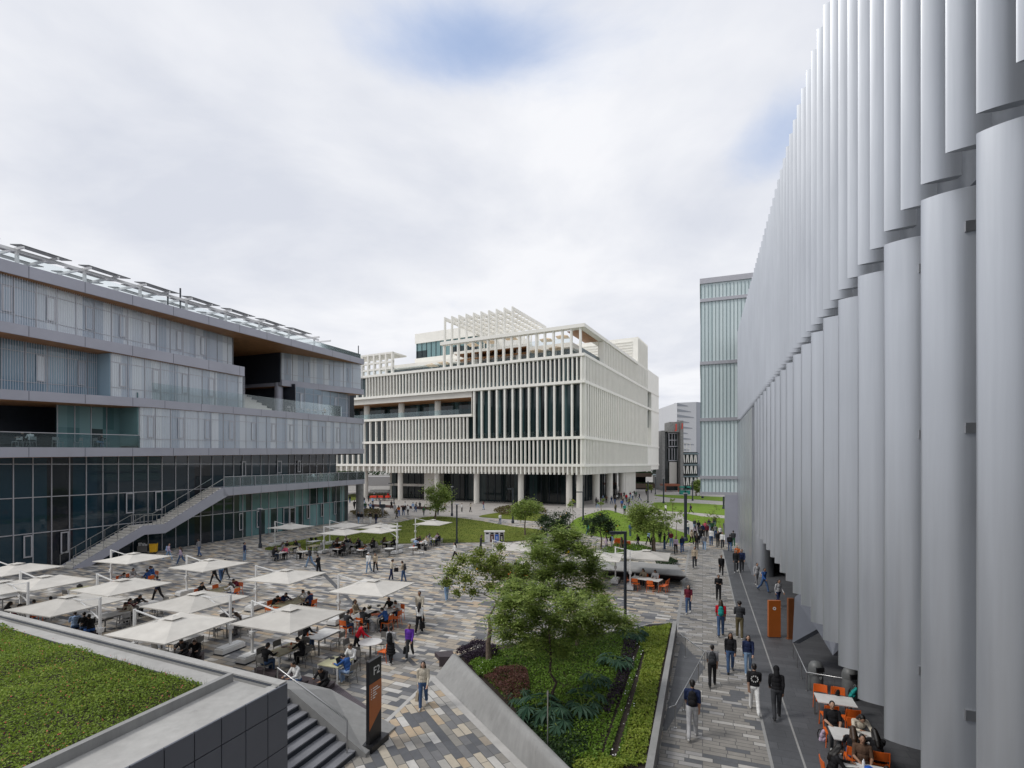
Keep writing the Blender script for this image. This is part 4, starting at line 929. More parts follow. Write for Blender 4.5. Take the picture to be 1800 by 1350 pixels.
# ------------------------------------------------------------------ trees and planting
def spray_arrays(cent, length, leaflets=7, lw=.46, droop=.35):         # pinnate sprays of small leaflets
    n = len(cent); d = NR.normal(size=(n, 3)); d[:, 2] = d[:, 2] * .5 - .1; d /= np.linalg.norm(d, axis=1)[:, None]
    L = length * NR.uniform(.7, 1.3, n); V_, F_ = [], []
    side = np.cross(d, np.array([0, 0, 1.0])); side /= (np.linalg.norm(side, axis=1)[:, None] + 1e-6)
    up = np.cross(side, d)
    for k in range(leaflets):
        t = (k // 2 + .5) / (leaflets / 2); s = 1 if k % 2 else -1
        base = cent + d * (L * t)[:, None] - np.array([0, 0, 1.0]) * (L * droop * t * t)[:, None]
        ll = (L * .42 * (1 - .35 * t))[:, None]; o = side * s * .85 + d * .5 + NR.normal(0, .18, (n, 3)); tip = base + o * ll
        mid = base + o * ll * .5; w = up * .12 + d * lw; w = w * ll * .45
        V_.append(np.stack([base, mid + w, tip, mid - w], 1))
    v = np.concatenate(V_, 0).reshape(-1, 3); return v, np.arange(len(v)).reshape(-1, 4)
def ptree(name, label, base, trunk, clumps, n_leaf, size, leaf, bark, r0=.07, sprays=False, flowers=0, group=None):
    """base: ground point; trunk: list of points; clumps: (centre, radius)"""
    root = thing(name, label, 'tree', base, group=group); O = Vector(base); b = MB(O)
    nodes = []; m = len(trunk)
    rad = [r0 * (1 - .45 * i / max(1, m - 1)) for i in range(m)]; rad[0] *= 1.25
    b.tube(trunk, rad, 7)
    for i, p in enumerate(trunk):
        if i >= m // 2 or m < 3: nodes.append((Vector(p), rad[i]))
    top = Vector(trunk[-1])
    for c, r in sorted(clumps, key=lambda q: (Vector(q[0]) - top).length):
        c = Vector(c); par = min(nodes, key=lambda q: (q[0] - c).length + max(0, q[0].z - c.z) * 1.5)
        a = par[0]; ln = (c - a).length; rr = max(.012, min(par[1] * .72, .075))
        md = a.lerp(c, .5) + Vector((RND.uniform(-.1, .1), RND.uniform(-.1, .1), .08)) * ln
        b.tube([a, md, c], [rr, rr * .72, rr * .4], 5); nodes += [(md, rr * .75), (c, rr * .5)]
        for _ in range(3):
            e_ = c + Vector((RND.gauss(0, 1), RND.gauss(0, 1), RND.gauss(.3, .8))) * r * .75; b.tube([md.lerp(c, .6), e_], [rr * .4, .006], 4, False)
    b.build('trunk', bark, root, 60)
    tot = sum(r ** 2 for _, r in clumps); P = []
    for c, r in clumps:
        k = max(6, int(n_leaf * r * r / tot)); d = NR.normal(size=(k, 3)); d /= np.linalg.norm(d, axis=1)[:, None]
        rr = np.minimum(np.abs(NR.normal(0, .62, k)) + .12, 1.7) * r * (1.0 if sprays else 1.12); q = d * rr[:, None] * np.array([1.05, 1.05, .72]); P.append(q + np.array(c))
    P = np.concatenate(P) - np.array(O)
    v, f = spray_arrays(P, size) if sprays else leaf_arrays(P, size, .45, .48)
    np_mesh('crown', v, f, leaf, root)
    if flowers:
        q = P[NR.choice(len(P), flowers, replace=False)] + NR.normal(0, .05, (flowers, 3)); 
        for p_ in q: v, f = leaf_arrays(np.repeat(p_[None], 6, 0) + NR.normal(0, .035, (6, 3)), .10, .2, .9); np_mesh('flower', v, f, M['flower_y'], root)
    return root
def pxc(px, py, Y, rpx, dj): Yj = Y + RND.uniform(-dj, dj); return (dp(px, py, Yj), rpx / FPX * Y)
# left foreground tree of the planter, forked trunk
B1 = gp(860, 1166, PZ0); Y1 = B1.y
t1 = [B1 - Z * .1, dp(858, 1130, Y1), dp(862, 1106, Y1), dp(859, 1086, Y1)]
c1 = [pxc(x, y, Y1, r, .7) for x, y, r in ((795, 1005, 17), (784, 1024, 11), (812, 984, 15), (820, 1018, 16), (850, 998, 19), (843, 972, 13), (868, 984, 17), (880, 1012, 17), (862, 1032, 14), (887, 1040, 11), (803, 1042, 9), (832, 1040, 11), (880, 962, 10), (872, 1000, 16), (835, 985, 15), (893, 1000, 12))]
ptree('forked_tree', 'small forked tree with yellowish leaves at the purple end of the planter', B1, t1, c1, 8000, .115, M['leaf_y'], M['bark'], .12, flowers=4)
B2 = gp(970, 1240, PZ0); Y2 = B2.y
t2 = [B2 - Z * .1, dp(972, 1215, Y2), dp(978, 1200, Y2), dp(967, 1183, Y2), dp(968, 1150, Y2), dp(965, 1110, Y2)]
c2 = [pxc(x, y, Y2, r, 1.0) for x, y, r in ((900, 1058, 27), (884, 1088, 24), (914, 1100, 26), (905, 1030, 22), (940, 1075, 28), (948, 1040, 26), (975, 1090, 28), (960, 1122, 24), (1000, 1060, 26), (1022, 1088, 27), (1050, 1075, 25), (1076, 1084, 24), (1098, 1096, 17), (987, 1138, 20), (932, 1130, 20), (1042, 1108, 20), (890, 1118, 16), (925, 1052, 22), (1005, 1112, 20), (1062, 1058, 18))]
ptree('feathery_tree', 'nearest young tree in the planter with fine feathery leaves and crooked dark trunk', B2, t2, c2, 4500, .35, M['leaf'], M['bark_dark'], .055, True, 3)
B3 = gp(1015, 1134, PZ0); Y3 = B3.y
t3 = [B3 - Z * .1, dp(1013, 1110, Y3), dp(1011, 1090, Y3), dp(1008, 1070, Y3)]
c3_ = [pxc(x, y, Y3, r, 1.2) for x, y, r in ((918, 1002, 22), (948, 972, 25), (985, 957, 25), (1020, 966, 23), (958, 1010, 27), (1000, 1000, 28), (1036, 1000, 24), (1046, 1030, 23), (980, 1036, 24), (930, 1036, 20), (1008, 941, 19), (984, 936, 17), (945, 950, 18), (1025, 1046, 20), (970, 985, 24), (1040, 980, 17), (905, 1022, 15))]
ptree('feathery_tree', 'taller feathery leaved tree at the rear edge of the planter', B3, t3, c3_, 4700, .40, M['leaf'], M['bark'], .075, True, 6)
def rtree(name, label, px, py, top, x0, x1, ybot, n, size, leaf, bark, fl=0, r0=.09, group=None, ncl=22, cr=.34):
    base = gp(px, py); Y = base.y; cxm = dp((x0 + x1) / 2, (top + ybot) / 2, Y); rx = (x1 - x0) / 2 / FPX * Y; rz = (ybot - top) / 2 / FPX * Y
    cl = []
    while len(cl) < ncl:
        q = Vector((RND.uniform(-1, 1), RND.uniform(-1, 1), RND.uniform(-1, 1)))
        if .25 < q.length < 1: cl.append((cxm + Vector((q.x * rx * .8, q.y * rx * .8, q.z * rz * .8)), rx * cr * RND.uniform(.65, 1.2)))
    h = cxm.z - rz * .5; tr = [base - Z * .05, base + Vector((RND.uniform(-.1, .1), 0, h * .5)), Vector((base.x * .6 + cxm.x * .4, base.y, h))]
    return ptree(name, label, base, tr, cl, n, size, leaf, bark, r0, flowers=fl, group=group)
rtree('round_tree', 'broad bushy tree beside the dark planter bench near the walkway', 1150, 970, 876, 1096, 1192, 948, 8500, .21, M['leaf'], M['bark'], 0, .15, ncl=38, cr=.30)
rtree('round_tree', 'small leaning tree left of the orange barriers', 1056, 965, 900, 1020, 1087, 944, 4600, .20, M['leaf_d'], M['bark'], 4, .09)
rtree('dark_shrub_tree', 'dense dark green low tree with yellow blossoms beyond the umbrellas', 976, 953, 893, 940, 1014, 946, 5200, .22, M['leaf_d'], M['bark'], 22, .09, ncl=30)
rtree('round_tree', 'open crowned tree growing in a soil ring on the olive lawn', 923, 941, 874, 894, 958, 916, 4200, .25, M['leaf'], M['bark'], 6, .10)
rtree('round_tree', 'round crowned tree at the far tip of the olive lawn', 765, 912, 846, 738, 799, 904, 4600, .30, M['leaf'], M['bark'], 6, .16, ncl=28)
rtree('sapling', 'thin sapling before the corner column of the white building', 1007, 918, 876, 994, 1014, 893, 400, .2, M['leaf'], M['bark'], 3, .05, ncl=9)
rtree('sapling', 'thin sapling on the pale paving beside the round columns', 1057, 898, 874, 1050, 1064, 889, 500, .22, M['leaf'], M['bark'], 0, .05, ncl=9)
rtree('sapling', 'bare looking sapling with a stake on the bright lawn', 1254, 935, 885, 1236, 1270, 925, 260, .17, M['leaf_y'], M['bark_dark'], 0, .04, ncl=16)
rtree('sapling', 'slim sapling beside the lamp post at the walkway', 1190, 946, 888, 1178, 1204, 925, 420, .17, M['leaf'], M['bark'], 0, .045, ncl=12)
rtree('sapling', 'spindly young tree by the far path crossing the lawn', 1183, 903, 872, 1176, 1190, 890, 260, .2, M['leaf'], M['bark_dark'], 0, .05, ncl=9)
rtree('far_tree', 'leafy tree below the glass tower at the corner of the grey glass block', 1224, 872, 842, 1212, 1242, 868, 1500, .5, M['leaf'], M['bark'], 0, .2, ncl=20)
rtree('far_tree', 'small tree in front of the dark terraced wall beyond the white building', 1139, 873, 851, 1132, 1148, 866, 700, .45, M['leaf_y'], M['bark'], 0, .14, ncl=12)
rtree('sapling', 'young sapling close against the teal glass of the grey building', 600, 914, 884, 594, 607, 906, 300, .2, M['leaf_y'], M['bark'], 0, .05, ncl=8)
def cover(name, pts, n, size, hgt, mat, z=None, up=.5, asp=.6, curve=False, kind='stuff', rows=None, lump=0):
    z = PZ0 - .05 if z is None else z; poly = [gp(x, y, z) for x, y in pts]; q = scatter(poly, n)
    if rows is not None:                          # planted rows with bare soil between
        w = q @ np.array(rows[:2]); keep = (np.sin(w * 2 * np.pi / rows[2]) > rows[3]); q = q[keep]
    hz = NR.uniform(0, 1, len(q)) ** .8 * hgt
    if curve:
        c = q.mean(0); d = q - c; m_ = np.abs(d).max(0); r = np.clip(((d / m_) ** 2).sum(1), 0, 1); hz = hz * .35 + hgt * .75 * np.sqrt(1 - r) * NR.uniform(.7, 1.1, len(q)) * (.8 + .35 * np.sin(q[:, 0] * 5.1) * np.cos(q[:, 1] * 4.3))
    if lump: hz = hz * (0.45 + .55 * np.abs(np.sin(q[:, 0] * lump) * np.cos(q[:, 1] * lump * .9)) + .3 * NR.uniform(size=len(q)))
    v, f = leaf_arrays(np.column_stack([q, z + hz]), size, up, asp); o = np_mesh(name, v, f, mat); o['kind'] = kind; return o
cover('ground_cover', [(835, 1160), (905, 1138), (1015, 1122), (1100, 1112), (1122, 1112), (1098, 1200), (1050, 1345), (1000, 1340), (900, 1240), (850, 1190)], 26000, .085, .16, M['cover'], lump=2.2)
cover('ground_cover', [(905, 1250), (1040, 1240), (1030, 1360), (985, 1350)], 5000, .09, .14, M['leaf_d'])
cover('lime_bedding', [(1108, 1110), (1180, 1098), (1174, 1122), (1158, 1200), (1134, 1345), (1085, 1352), (1112, 1240), (1134, 1150)], 13000, .085, .13, M['lime'], lump=4.5)
cover('lime_bedding', [(1000, 1338), (1045, 1325), (1090, 1338), (1085, 1365), (1020, 1372)], 2600, .10, .13, M['lime'], lump=4)
cover('seedling_rows', [(1122, 1116), (1136, 1116), (1118, 1240), (1085, 1350), (1055, 1345), (1085, 1240)], 9000, .07, .10, M['cover'], rows=(UY, -UX, .38, .1))
cover('dark_bedding', [(1098, 1125), (1122, 1118), (1098, 1210), (1070, 1260), (1058, 1250), (1085, 1190)], 3000, .08, .20, M['purple'])
cover('white_blossoms', [(1122, 1116), (1136, 1116), (1118, 1240), (1085, 1350), (1070, 1345), (1095, 1240)], 60, .05, .2, M['flower'], up=.9, asp=.9)
def shrub(label, pts, n, size, hgt, mat, name='shrub', z=None, extra=None):
    o = cover(name, pts, n, size, hgt, mat, z=z, curve=True, kind='thing'); del o['kind']; tag(o, label, 'shrub')
    if extra: 
        e = cover('blossoms', pts, extra, .045, hgt * 1.05, M['flower'], z=z, up=.9, asp=.9, curve=True); del e['kind']; e.parent = o
    return o
shrub('dark purple leaved shrub around the forked tree in the planter', [(800, 1152), (838, 1136), (876, 1140), (872, 1160), (845, 1170), (822, 1170)], 3600, .075, .5, M['purple'])
shrub('bright green shrub dotted with small white flowers in the planter', [(824, 1170), (860, 1160), (890, 1166), (882, 1186), (848, 1192), (838, 1188)], 3000, .075, .35, M['cover'], extra=40)
shrub('mottled red and green shrub behind the inclined wall', [(850, 1192), (885, 1178), (925, 1182), (932, 1215), (915, 1236), (890, 1236), (866, 1212)], 4200, .07, .42, M['redleaf'])
def lobed_plant(label, px, py, n, R, z=PZ0):
    base = gp(px, py, z); root = thing('split_leaf_plant', label, 'plant', base); b = MB(base); s = MB(base)
    for i in range(n):
        a = i * 2.4 + RND.uniform(-.3, .3); el = RND.uniform(.25, 1.1); L = R * RND.uniform(.6, 1.05)
        d = Vector((math.cos(a) * math.cos(el), math.sin(a) * math.cos(el), math.sin(el))); tip = base + d * L; s.tube([base, base + d * L * .55 + Z * .06, tip], [.014, .011, .008], 4, False)
        fw = Vector((math.cos(a), math.sin(a), -.45)).normalized(); sd_ = Vector((-math.sin(a), math.cos(a), 0)); BL = R * RND.uniform(.55, .8)
        for k in range(9):                       # finger-like lobes around the leaf
            th = math.radians(-125 + k * 31.2); ln = BL * (.55 + .45 * math.cos(th * .7)); dr = (fw * math.cos(th) + sd_ * math.sin(th)).normalized(); pr = Vector((-dr.y, dr.x, 0)).normalized() * ln * .13
            m1 = tip + dr * ln * .55 + Z * .02 - Z * .05 * abs(math.sin(th)); b.poly([tip, m1 + pr, tip + dr * ln - Z * ln * .28, m1 - pr])
    s.build('stem', M['leaf'], root); b.build('leaf_blades', M['blueleaf'], root)
lobed_plant('large split leaf plant leaning over the inclined concrete wall', 952, 1262, 13, .72)
lobed_plant('split leaf plant at the foot of the crooked young tree', 968, 1268, 12, .7)
lobed_plant('split leaf plant right of the crooked young tree', 1025, 1245, 10, .66)
lobed_plant('blue green split leaf plant in the middle of the planter', 1078, 1172, 12, .66)
lobed_plant('split leaf plant beside the bare seedling rows', 1046, 1205, 9, .55)
lobed_plant('split leaf plant at the rear corner of the planter under the lamp post', 1112, 1118, 11, .75)
lobed_plant('small split leaf plant in front of the red shrub', 912, 1228, 8, .5)
b = MB(); 
for (x, y, h, lab) in ((963, 1312, 1.5, 'thin grey stake standing at the planter edge'),):
    g_ = gp(x, y, PZ0); b = MB(g_); b.tube([g_, g_ + Z * h], .022, 8); b.tube([g_ + Z * h, g_ + Z * (h + .12)], .032, 8); o = b.build('stake', M['steel'], loc=g_); tag(o, lab, 'stake')
# bushes and hedges farther away
def hedge(label, pts, n, size, hgt, mat): return shrub(label, pts, n, size, hgt, mat, 'hedge', z=0.0)
hedge('tall pink tinged grass hedge on the lawn before the lobby glass', [(866, 899), (905, 893), (955, 895), (962, 903), (925, 908), (880, 906)], 3500, .3, 1.1, M['dry'])
hedge('brown hedge at the corner of the grey terraced building', [(614, 902), (640, 897), (672, 900), (684, 906), (660, 912), (625, 910)], 2600, .25, .8, M['dry'])
hedge('loose green bedding behind the dark planter bench', [(1052, 978), (1085, 962), (1125, 960), (1150, 968), (1120, 985), (1065, 990)], 3200, .16, .7, M['cover'])
hedge('yellow green bedding beside the hidden umbrella', [(1040, 992), (1062, 976), (1085, 982), (1090, 992), (1060, 998)], 1600, .15, .4, M['lime'])
hedge('clipped bush at the pointed end of the dark planter bench', [(1152, 992), (1172, 984), (1192, 990), (1186, 998), (1165, 1000)], 1800, .12, .6, M['leaf_d'])
# far belt of trees along the horizon
q = np.column_stack([NR.uniform(-420, 420, 9000), NR.uniform(380, 410, 9000), NR.uniform(0, 1, 9000) ** .7 * 9]); q[:, 2] *= .7 + .3 * np.sin(q[:, 0] * .11) * np.sin(q[:, 0] * .037)
v, f = leaf_arrays(q, 2.2, .3, .8); o = np_mesh('treeline', v, f, M['leaf_d']); o['kind'] = 'stuff'
# ------------------------------------------------------------------ buildings beyond the promenade
def text_mesh(s, size, depth=.01):
    cu = bpy.data.curves.new('lettering', 'FONT'); cu.body = s; cu.size = size; cu.extrude = depth; cu.align_x = 'CENTER'; cu.align_y = 'CENTER'
    o = bpy.data.objects.new('lettering', cu); COL.objects.link(o); dg = bpy.context.evaluated_depsgraph_get(); me = bpy.data.meshes.new_from_object(o.evaluated_get(dg)); bpy.data.objects.remove(o); return me
def letter(s, size, mat, pos, xdir, parent, depth=.01, base=Vector((0, 0, 0)), name='lettering'):
    me = text_mesh(s, size, depth); me.materials.clear(); me.materials.append(mat); o = bpy.data.objects.new(name, me); COL.objects.link(o)
    x = Vector(xdir).normalized(); z = x.cross(Z).normalized(); Mx = Matrix((x, Z, z)).transposed().to_4x4(); Mx.translation = Vector(pos) - base; o.matrix_world = Mx
    if parent is not None: o.parent = parent
    return o
YJ = 168.0
jl = lambda px, py, Y=YJ: dp(px, py, Y)
JO = Vector((jl(1186, 815).x, YJ, 0)); J = thing('letter_tower', 'dark glass tower with a red letter J on its grey concrete head', 'building', JO)
def jb(b, x0, x1, y0, y1, dy=0, dep=8): p = jl(x0, y1); q = jl(x1, y0); b.box(p.x, q.x, YJ + dy, YJ + dy + dep, max(0, p.z), q.z); return b
b = MB(JO); jb(b, 1176, 1193, 742, 760, -1, 6); jb(b, 1193.3, 1198.5, 740, 866, -1.6, 8); jb(b, 1163, 1168, 757, 868, -.5, 7); b.build('concrete_frame', M['conc_dark'], J)
b = MB(JO); jb(b, 1168.2, 1193, 758, 868, 1.5); b.build('glass_wall', M['gl_lobby'], J)
b = MB(JO)
for x in (1176.5, 1182, 1186.5, 1191.5): jb(b, x, x + .9, 761, 783, .6, .6); jb(b, x, x + .9, 788, 808, .6, .6)
for y in (761, 773, 784, 809): jb(b, 1176, 1193, y, y + 1.2, .4, .7)
b.build('window_frame', M['alu'], J)
b = MB(JO); jb(b, 1178, 1191, 812, 850, .8, .6); b.build('pale_curtain', M['white_in'], J)
pj = jl(1186.5, 751); letter('J', 2.6, M['red'], Vector((pj.x, YJ - 1.2, pj.z)), (1, 0, 0), J, .12, JO, 'red_letter')
pj = jl(1196, 749); letter('J', 2.0, M['red'], Vector((pj.x, YJ - 1.8, pj.z)), (1, 0, 0), J, .12, JO, 'red_letter')
GO = Vector((jl(1216, 815).x, 172, 0)); gb = thing('glass_office_block', 'low dark glass office block with slanted white frames right of the letter tower', 'building', GO)
b = MB(GO); jb(b, 1199, 1236, 794, 866, 5, 30); b.build('glass_wall', M['gl_lobby'], gb)
b = MB(GO)
for y in (796, 816, 837): jb(b, 1198.6, 1237, y, y + 2.2, 4, 31)
b.build('floor_band', simple('blue_grey_spandrel', (.16, .22, .24), .4), gb)
b = MB(GO)
for y in (800, 820, 841):
    for k in range(9): x = 1204 + k * 3.6; p, q = jl(x, y + 13), jl(x + (1.2 if k % 2 else -1), y - 1); b.bar(Vector((p.x, 172.6, p.z)), Vector((q.x, 172.6, q.z)), .32)
b.build('slanted_frame', M['white'], gb)
b = MB(GO)
for x in (1204, 1210, 1216, 1222, 1228): p = jl(x, 794); b.bar(Vector((p.x, 176, p.z)), Vector((p.x, 176, p.z + 3.2)), .15)
for z in (1.2, 3.1): p, q = jl(1200, 794), jl(1230, 794); b.bar(Vector((p.x, 176, p.z + z)), Vector((q.x, 176, p.z + z)), .15)
b.build('roof_trellis', M['white'], gb)
YH = 330.0; HO2 = Vector((dp(1195, 815, YH).x, YH, 0)); hb = thing('pale_high_rise', 'pale banded high rise block behind the letter tower', 'building', HO2)
A_, B_, C_, D_, E_ = dp(1150, 722, YH + 60), dp(1166, 716, YH + 40), dp(1190, 708, YH), dp(1224, 706.5, YH + 12), dp(1240, 708, YH + 30)
b = MB(HO2)
for p, q in ((A_, B_), (B_, C_), (C_, D_)): b.prism([Vector((p.x, p.y, 0)), Vector((q.x, q.y, 0)), q, p], Vector((.15, .95, 0)) * 20)
b.build('pale_wall', simple('pale_tower_panel', (.56, .57, .59), .5), hb)
b = MB(HO2); b.prism([Vector((D_.x + .05, D_.y, 0)), Vector((E_.x, E_.y, 0)), E_, D_ + Vector((.05, 0, 0))], Vector((.15, .95, 0)) * 19); b.build('dark_wall', simple('blue_tower_glass', (.12, .14, .18), .3), hb)
b = MB(HO2); nm = Vector((-.3, -1, 0))
for k in range(12):
    f0 = 1 - k * .075 - .045
    for (p, q, a, c) in ((C_, D_, .02, .55 + .4 * ((k * 7) % 5) / 5), (B_, C_, .05, .97)):
        P, Q = p.lerp(q, a), p.lerp(q, c); h = P.z * f0
        if p is C_: b.prism([Vector((P.x, P.y - .25, h)), Vector((Q.x, Q.y - .25, h + .5)), Vector((Q.x, Q.y - .25, h + .9)), Vector((P.x, P.y - .25, h + 1.9))], Vector((0, .2, 0)))
        else:
            for j in range(6):
                P2, Q2 = P.lerp(Q, j / 6), P.lerp(Q, (j + .55) / 6); b.prism([Vector((P2.x, P2.y - .25, h)), Vector((Q2.x, Q2.y - .25, h)), Vector((Q2.x, Q2.y - .25, h + 1.3)), Vector((P2.x, P2.y - .25, h + 1.3))], Vector((0, .2, 0)))
b.build('window_bands', simple('grey_window_band', (.24, .26, .29), .3), hb)
TO = Vector((dp(1150, 815, 176).x, 176, 0)); tb = thing('terraced_block', 'dark low block with planted brown terraces beyond the white building', 'building', TO)
b = MB(TO)
for (x0, x1, y0, y1, dy) in ((1122, 1163, 824, 868, 12),): p, q = jl(x0, y1), jl(x1, y0); b.box(p.x, q.x, 188, 200, 0, q.z)
b.build('glass_wall', M['gl_lobby'], tb)
b = MB(TO)
for y0, y1, dy in ((833, 840, 4), (852, 860, 0)): p, q = jl(1126, y1), jl(1163, y0); b.box(p.x, q.x, 176 + dy, 188, p.z, q.z)
b.build('terrace_wall', simple('brown_board_wall', (.20, .15, .115), .7), tb)
b = MB(TO); p, q = jl(1126, 860), jl(1163, 868); b.box(p.x, q.x, 178, 188, 0, p.z - .05); b.build('base_wall', M['conc_dark'], tb)
v, f = leaf_arrays(np.column_stack([NR.uniform(jl(1126, 0).x, jl(1163, 0).x, 900), NR.choice([181.0, 177.0], 900) + NR.uniform(0, 2, 900), np.zeros(900)]) + np.array([0, 0, 0]), .7, .4, .7)
v[:, 2] += np.where(v[:, 1] > 180, jl(1126, 832).z, jl(1126, 851).z); v -= np.array(TO); np_mesh('terrace_plants', v, f, M['leaf_d'], tb)
b = MB(Vector((jl(1181, 0).x, 160, 0))); p, q = jl(1168, 854, 160), jl(1195, 851, 160); b.box(p.x, q.x, 160, 165, p.z - .1, q.z)
for x in (p.x + .3, q.x - .5): b.box(x, x + .3, 160.2, 160.5, 0, p.z - .1)
o = b.build('canopy', simple('rust_canopy', (.24, .07, .03), .5), loc=Vector((jl(1181, 0).x, 160, 0))); tag(o, 'rust coloured entrance canopy at the foot of the letter tower', 'canopy')
for k, (x, lab) in enumerate(((1201, 'left teal pop-up booth at the foot of the glass office block'), (1208.5, 'right teal pop-up booth at the foot of the glass office block'))):
    g_ = gp(x, 869); b = MB(g_); w = 1.6; b.box(g_.x - w / 2, g_.x + w / 2, g_.y, g_.y + 1.2, 0, 1.1); b.box(g_.x - w / 2 - .1, g_.x + w / 2 + .1, g_.y - .3, g_.y + 1.3, 1.9, 2.3)
    for sx in (-1, 1): b.box(g_.x + sx * w / 2 - .04, g_.x + sx * w / 2 + .04, g_.y, g_.y + .08, 1.1, 1.9)
    o = b.build('booth', M['teal'], loc=g_); tag(o, lab, 'booth')
# low buildings and boards visible under the white building
FO = Vector((dp(655, 815, 205).x, 205, 0)); b = MB(FO); p, q = dp(560, 868, 205), dp(700, 838, 205); b.box(p.x, q.x, 205, 215, -.0, q.z); o = b.build('boundary_wall', simple('pale_boundary_wall', (.34, .33, .33), .8), loc=FO); tag(o, 'pale boundary wall seen far under the left end of the white building', 'wall')
for k, (x0, x1, y0, y1, m_, lab) in enumerate(((650, 683, 864, 871, 'paper', 'long white striped market stall under the white building'), (650, 684, 872.5, 878, 'red', 'red draped market stall under the white building'))):
    g_ = gp((x0 + x1) / 2, y1 + 2); w = (x1 - x0) / FPX * g_.y; b = MB(g_); h = (y1 - y0) / FPX * g_.y; z0 = .7 + (0 if k else .5)
    b.mat(0).box(g_.x - w / 2, g_.x + w / 2, g_.y, g_.y + 1.6, z0, z0 + h * .55); b.mat(1)
    for i in range(7): b.box(g_.x - w / 2 + i * w / 6.2, g_.x - w / 2 + i * w / 6.2 + .08, g_.y + .1, g_.y + .18, 0, z0)
    o = b.build('market_stall', [M[m_], M['dark_metal']], loc=g_); tag(o, lab, 'stall')
def bench(label, x0, x1, y, z=.42):
    g_, h_ = gp(x0, y), gp(x1, y + 3); b = MB(g_); d = (h_ - g_).normalized(); n_ = Vector((-d.y, d.x, 0)); L = (h_ - g_).length
    b.obox(g_ + Z * .18, d * L, n_ * .7, Z * .26); b.obox(g_ + d * .2 + n_ * .1, d * (L - .4), n_ * .5, Z * .18)
    for i in range(5): b.obox(g_ + n_ * (.02 + .14 * i) + Z * .44, d * L, n_ * .1, Z * .03)
    o = b.build('long_bench', simple('red_brown_bench', (.07, .025, .02), .5) if 'bench' not in M else M['bench'], loc=g_); M['bench'] = o.data.materials[0]; tag(o, label, 'bench')
bench('dark red long bench left of the far lawn tip', 646, 690, 890); bench('dark red long bench behind the round crowned tree', 704, 755, 893)
g_ = gp(672, 910); b = MB(g_); b.tube([g_, g_ + Z * 2.2], .05, 8); b.box(g_.x - .7, g_.x + .7, g_.y - .3, g_.y + .3, 0, .05); b.box(g_.x - .5, g_.x + .5, g_.y - .02, g_.y + .02, 1.6, 2.2); o = b.build('notice_stand', M['dark_metal'], loc=g_); tag(o, 'slim dark notice stand on the paving beside the far lawn', 'sign')
# ------------------------------------------------------------------ lamp posts
def lamp(label, px, py, top, w=.16, arm=None, head=True):
    g_ = gp(px, py); h = CAM_H - (top - HOR) / FPX * g_.y; root = thing('street_lamp', label, 'street lamp', g_, group='dark lamp posts of the plaza'); b = MB()
    b.tube([(0, 0, .0), (0, 0, h)], w / 2, 10); b.lathe([(w * .8, 0), (w * .8, .4), (w * .55, .5)], (0, 0, 0), 12); b.build('post', M['dark_metal'], root, 40)
    if arm: b = MB(); L = arm / FPX * g_.y; b.obox((0, -.07, h - .14), (L, 0, 0), (0, .14, 0), (0, 0, .14)); b.build('arm', M['dark_metal'], root); b = MB(); b.obox((L * .25, -.05, h - .165), (L * .7, 0, 0), (0, .1, 0), (0, 0, .022)); b.build('lamp_panel', M['alu'], root)
    elif head: b = MB(); b.obox((-.22, -.16, h), (.44, 0, 0), (0, .32, 0), (0, 0, .1)); b.build('lamp_head', M['alu'], root)
    return root
lamp('lamp post before the dark glass near the foot of the outside stair', 457.5, 963, 895, .22); lamp('lamp post on the near edge of the olive lawn', 803, 955, 887, .18)
lamp('lamp post beyond the lawn tip by the round crowned tree', 794.5, 907, 856, .26); lamp('lamp post with short arm before the left lobby columns', 692.5, 886, 849, .2, -10)
lamp('lamp post with arm between the lobby columns and the grass hedge', 901.5, 920, 858, .26, -10); lamp('lamp post with arm at the corner of the white building', 1025, 915, 864, .26, -12)
lamp('tall square armed lamp post standing in the planter', 1099, 1100, 934, .17, -27); lamp('stout lamp post where the walkway meets the bright lawn', 1205, 952, 868, .34)
lamp('lamp post before the planted brown terraces', 1139, 884, 846, .26); lamp('lamp post near the rust canopy', 1166.5, 885, 841, .3)
lamp('slim lamp post near the teal booths', 1217.5, 880, 845, .26); lamp('lamp post under the glass tower', 1272, 895, 873, .32, head=False); lamp('short lamp post left of the one under the glass tower', 1235, 876, 872, .4, head=False); lamp('thin lamp post in front of the terraces wall', 1152, 869, 838, .22)
# ------------------------------------------------------------------ recycling station, barriers, cart, dark planter bench
g_ = gp(869, 953.5); rs = thing('recycling_station', 'white four slot recycling station with coloured panels on the lawn edge', 'recycling bin', g_, .0); w = 34 / FPX * g_.y; b = MB(); hh = 19 / FPX * g_.y
b.box(-w / 2, w / 2, 0, .6, 0, hh * .96); b.box(-w / 2 - .08, w / 2 + .08, -.12, .7, hh * .96, hh * 1.04); b.build('body', M['whitemetal'], rs)
for i, (m_, nm) in enumerate((('whitemetal', 'white'), ('brown', 'brown'), ('blue', 'blue'), ('black', 'black'))):
    x = -w / 2 + .06 + i * w / 4; b = MB(); b.box(x, x + w / 4 - .1, -.03, -.002, .05, hh * .74); b.build('front_panel', M[m_], rs)
    b = MB(); b.box(x + .05, x + w / 4 - .14, -.03, -.002, hh * .77, hh * .9); b.build('slot', M['black'], rs)
    b = MB(); 
    for k in range(3): b.box(x + .12, x + w / 4 - .24, -.036, -.031, hh * (.3 + k * .1), hh * (.3 + k * .1) + .05)
    b.build('print', M['text'] if m_ != 'whitemetal' else M['alu'], rs)
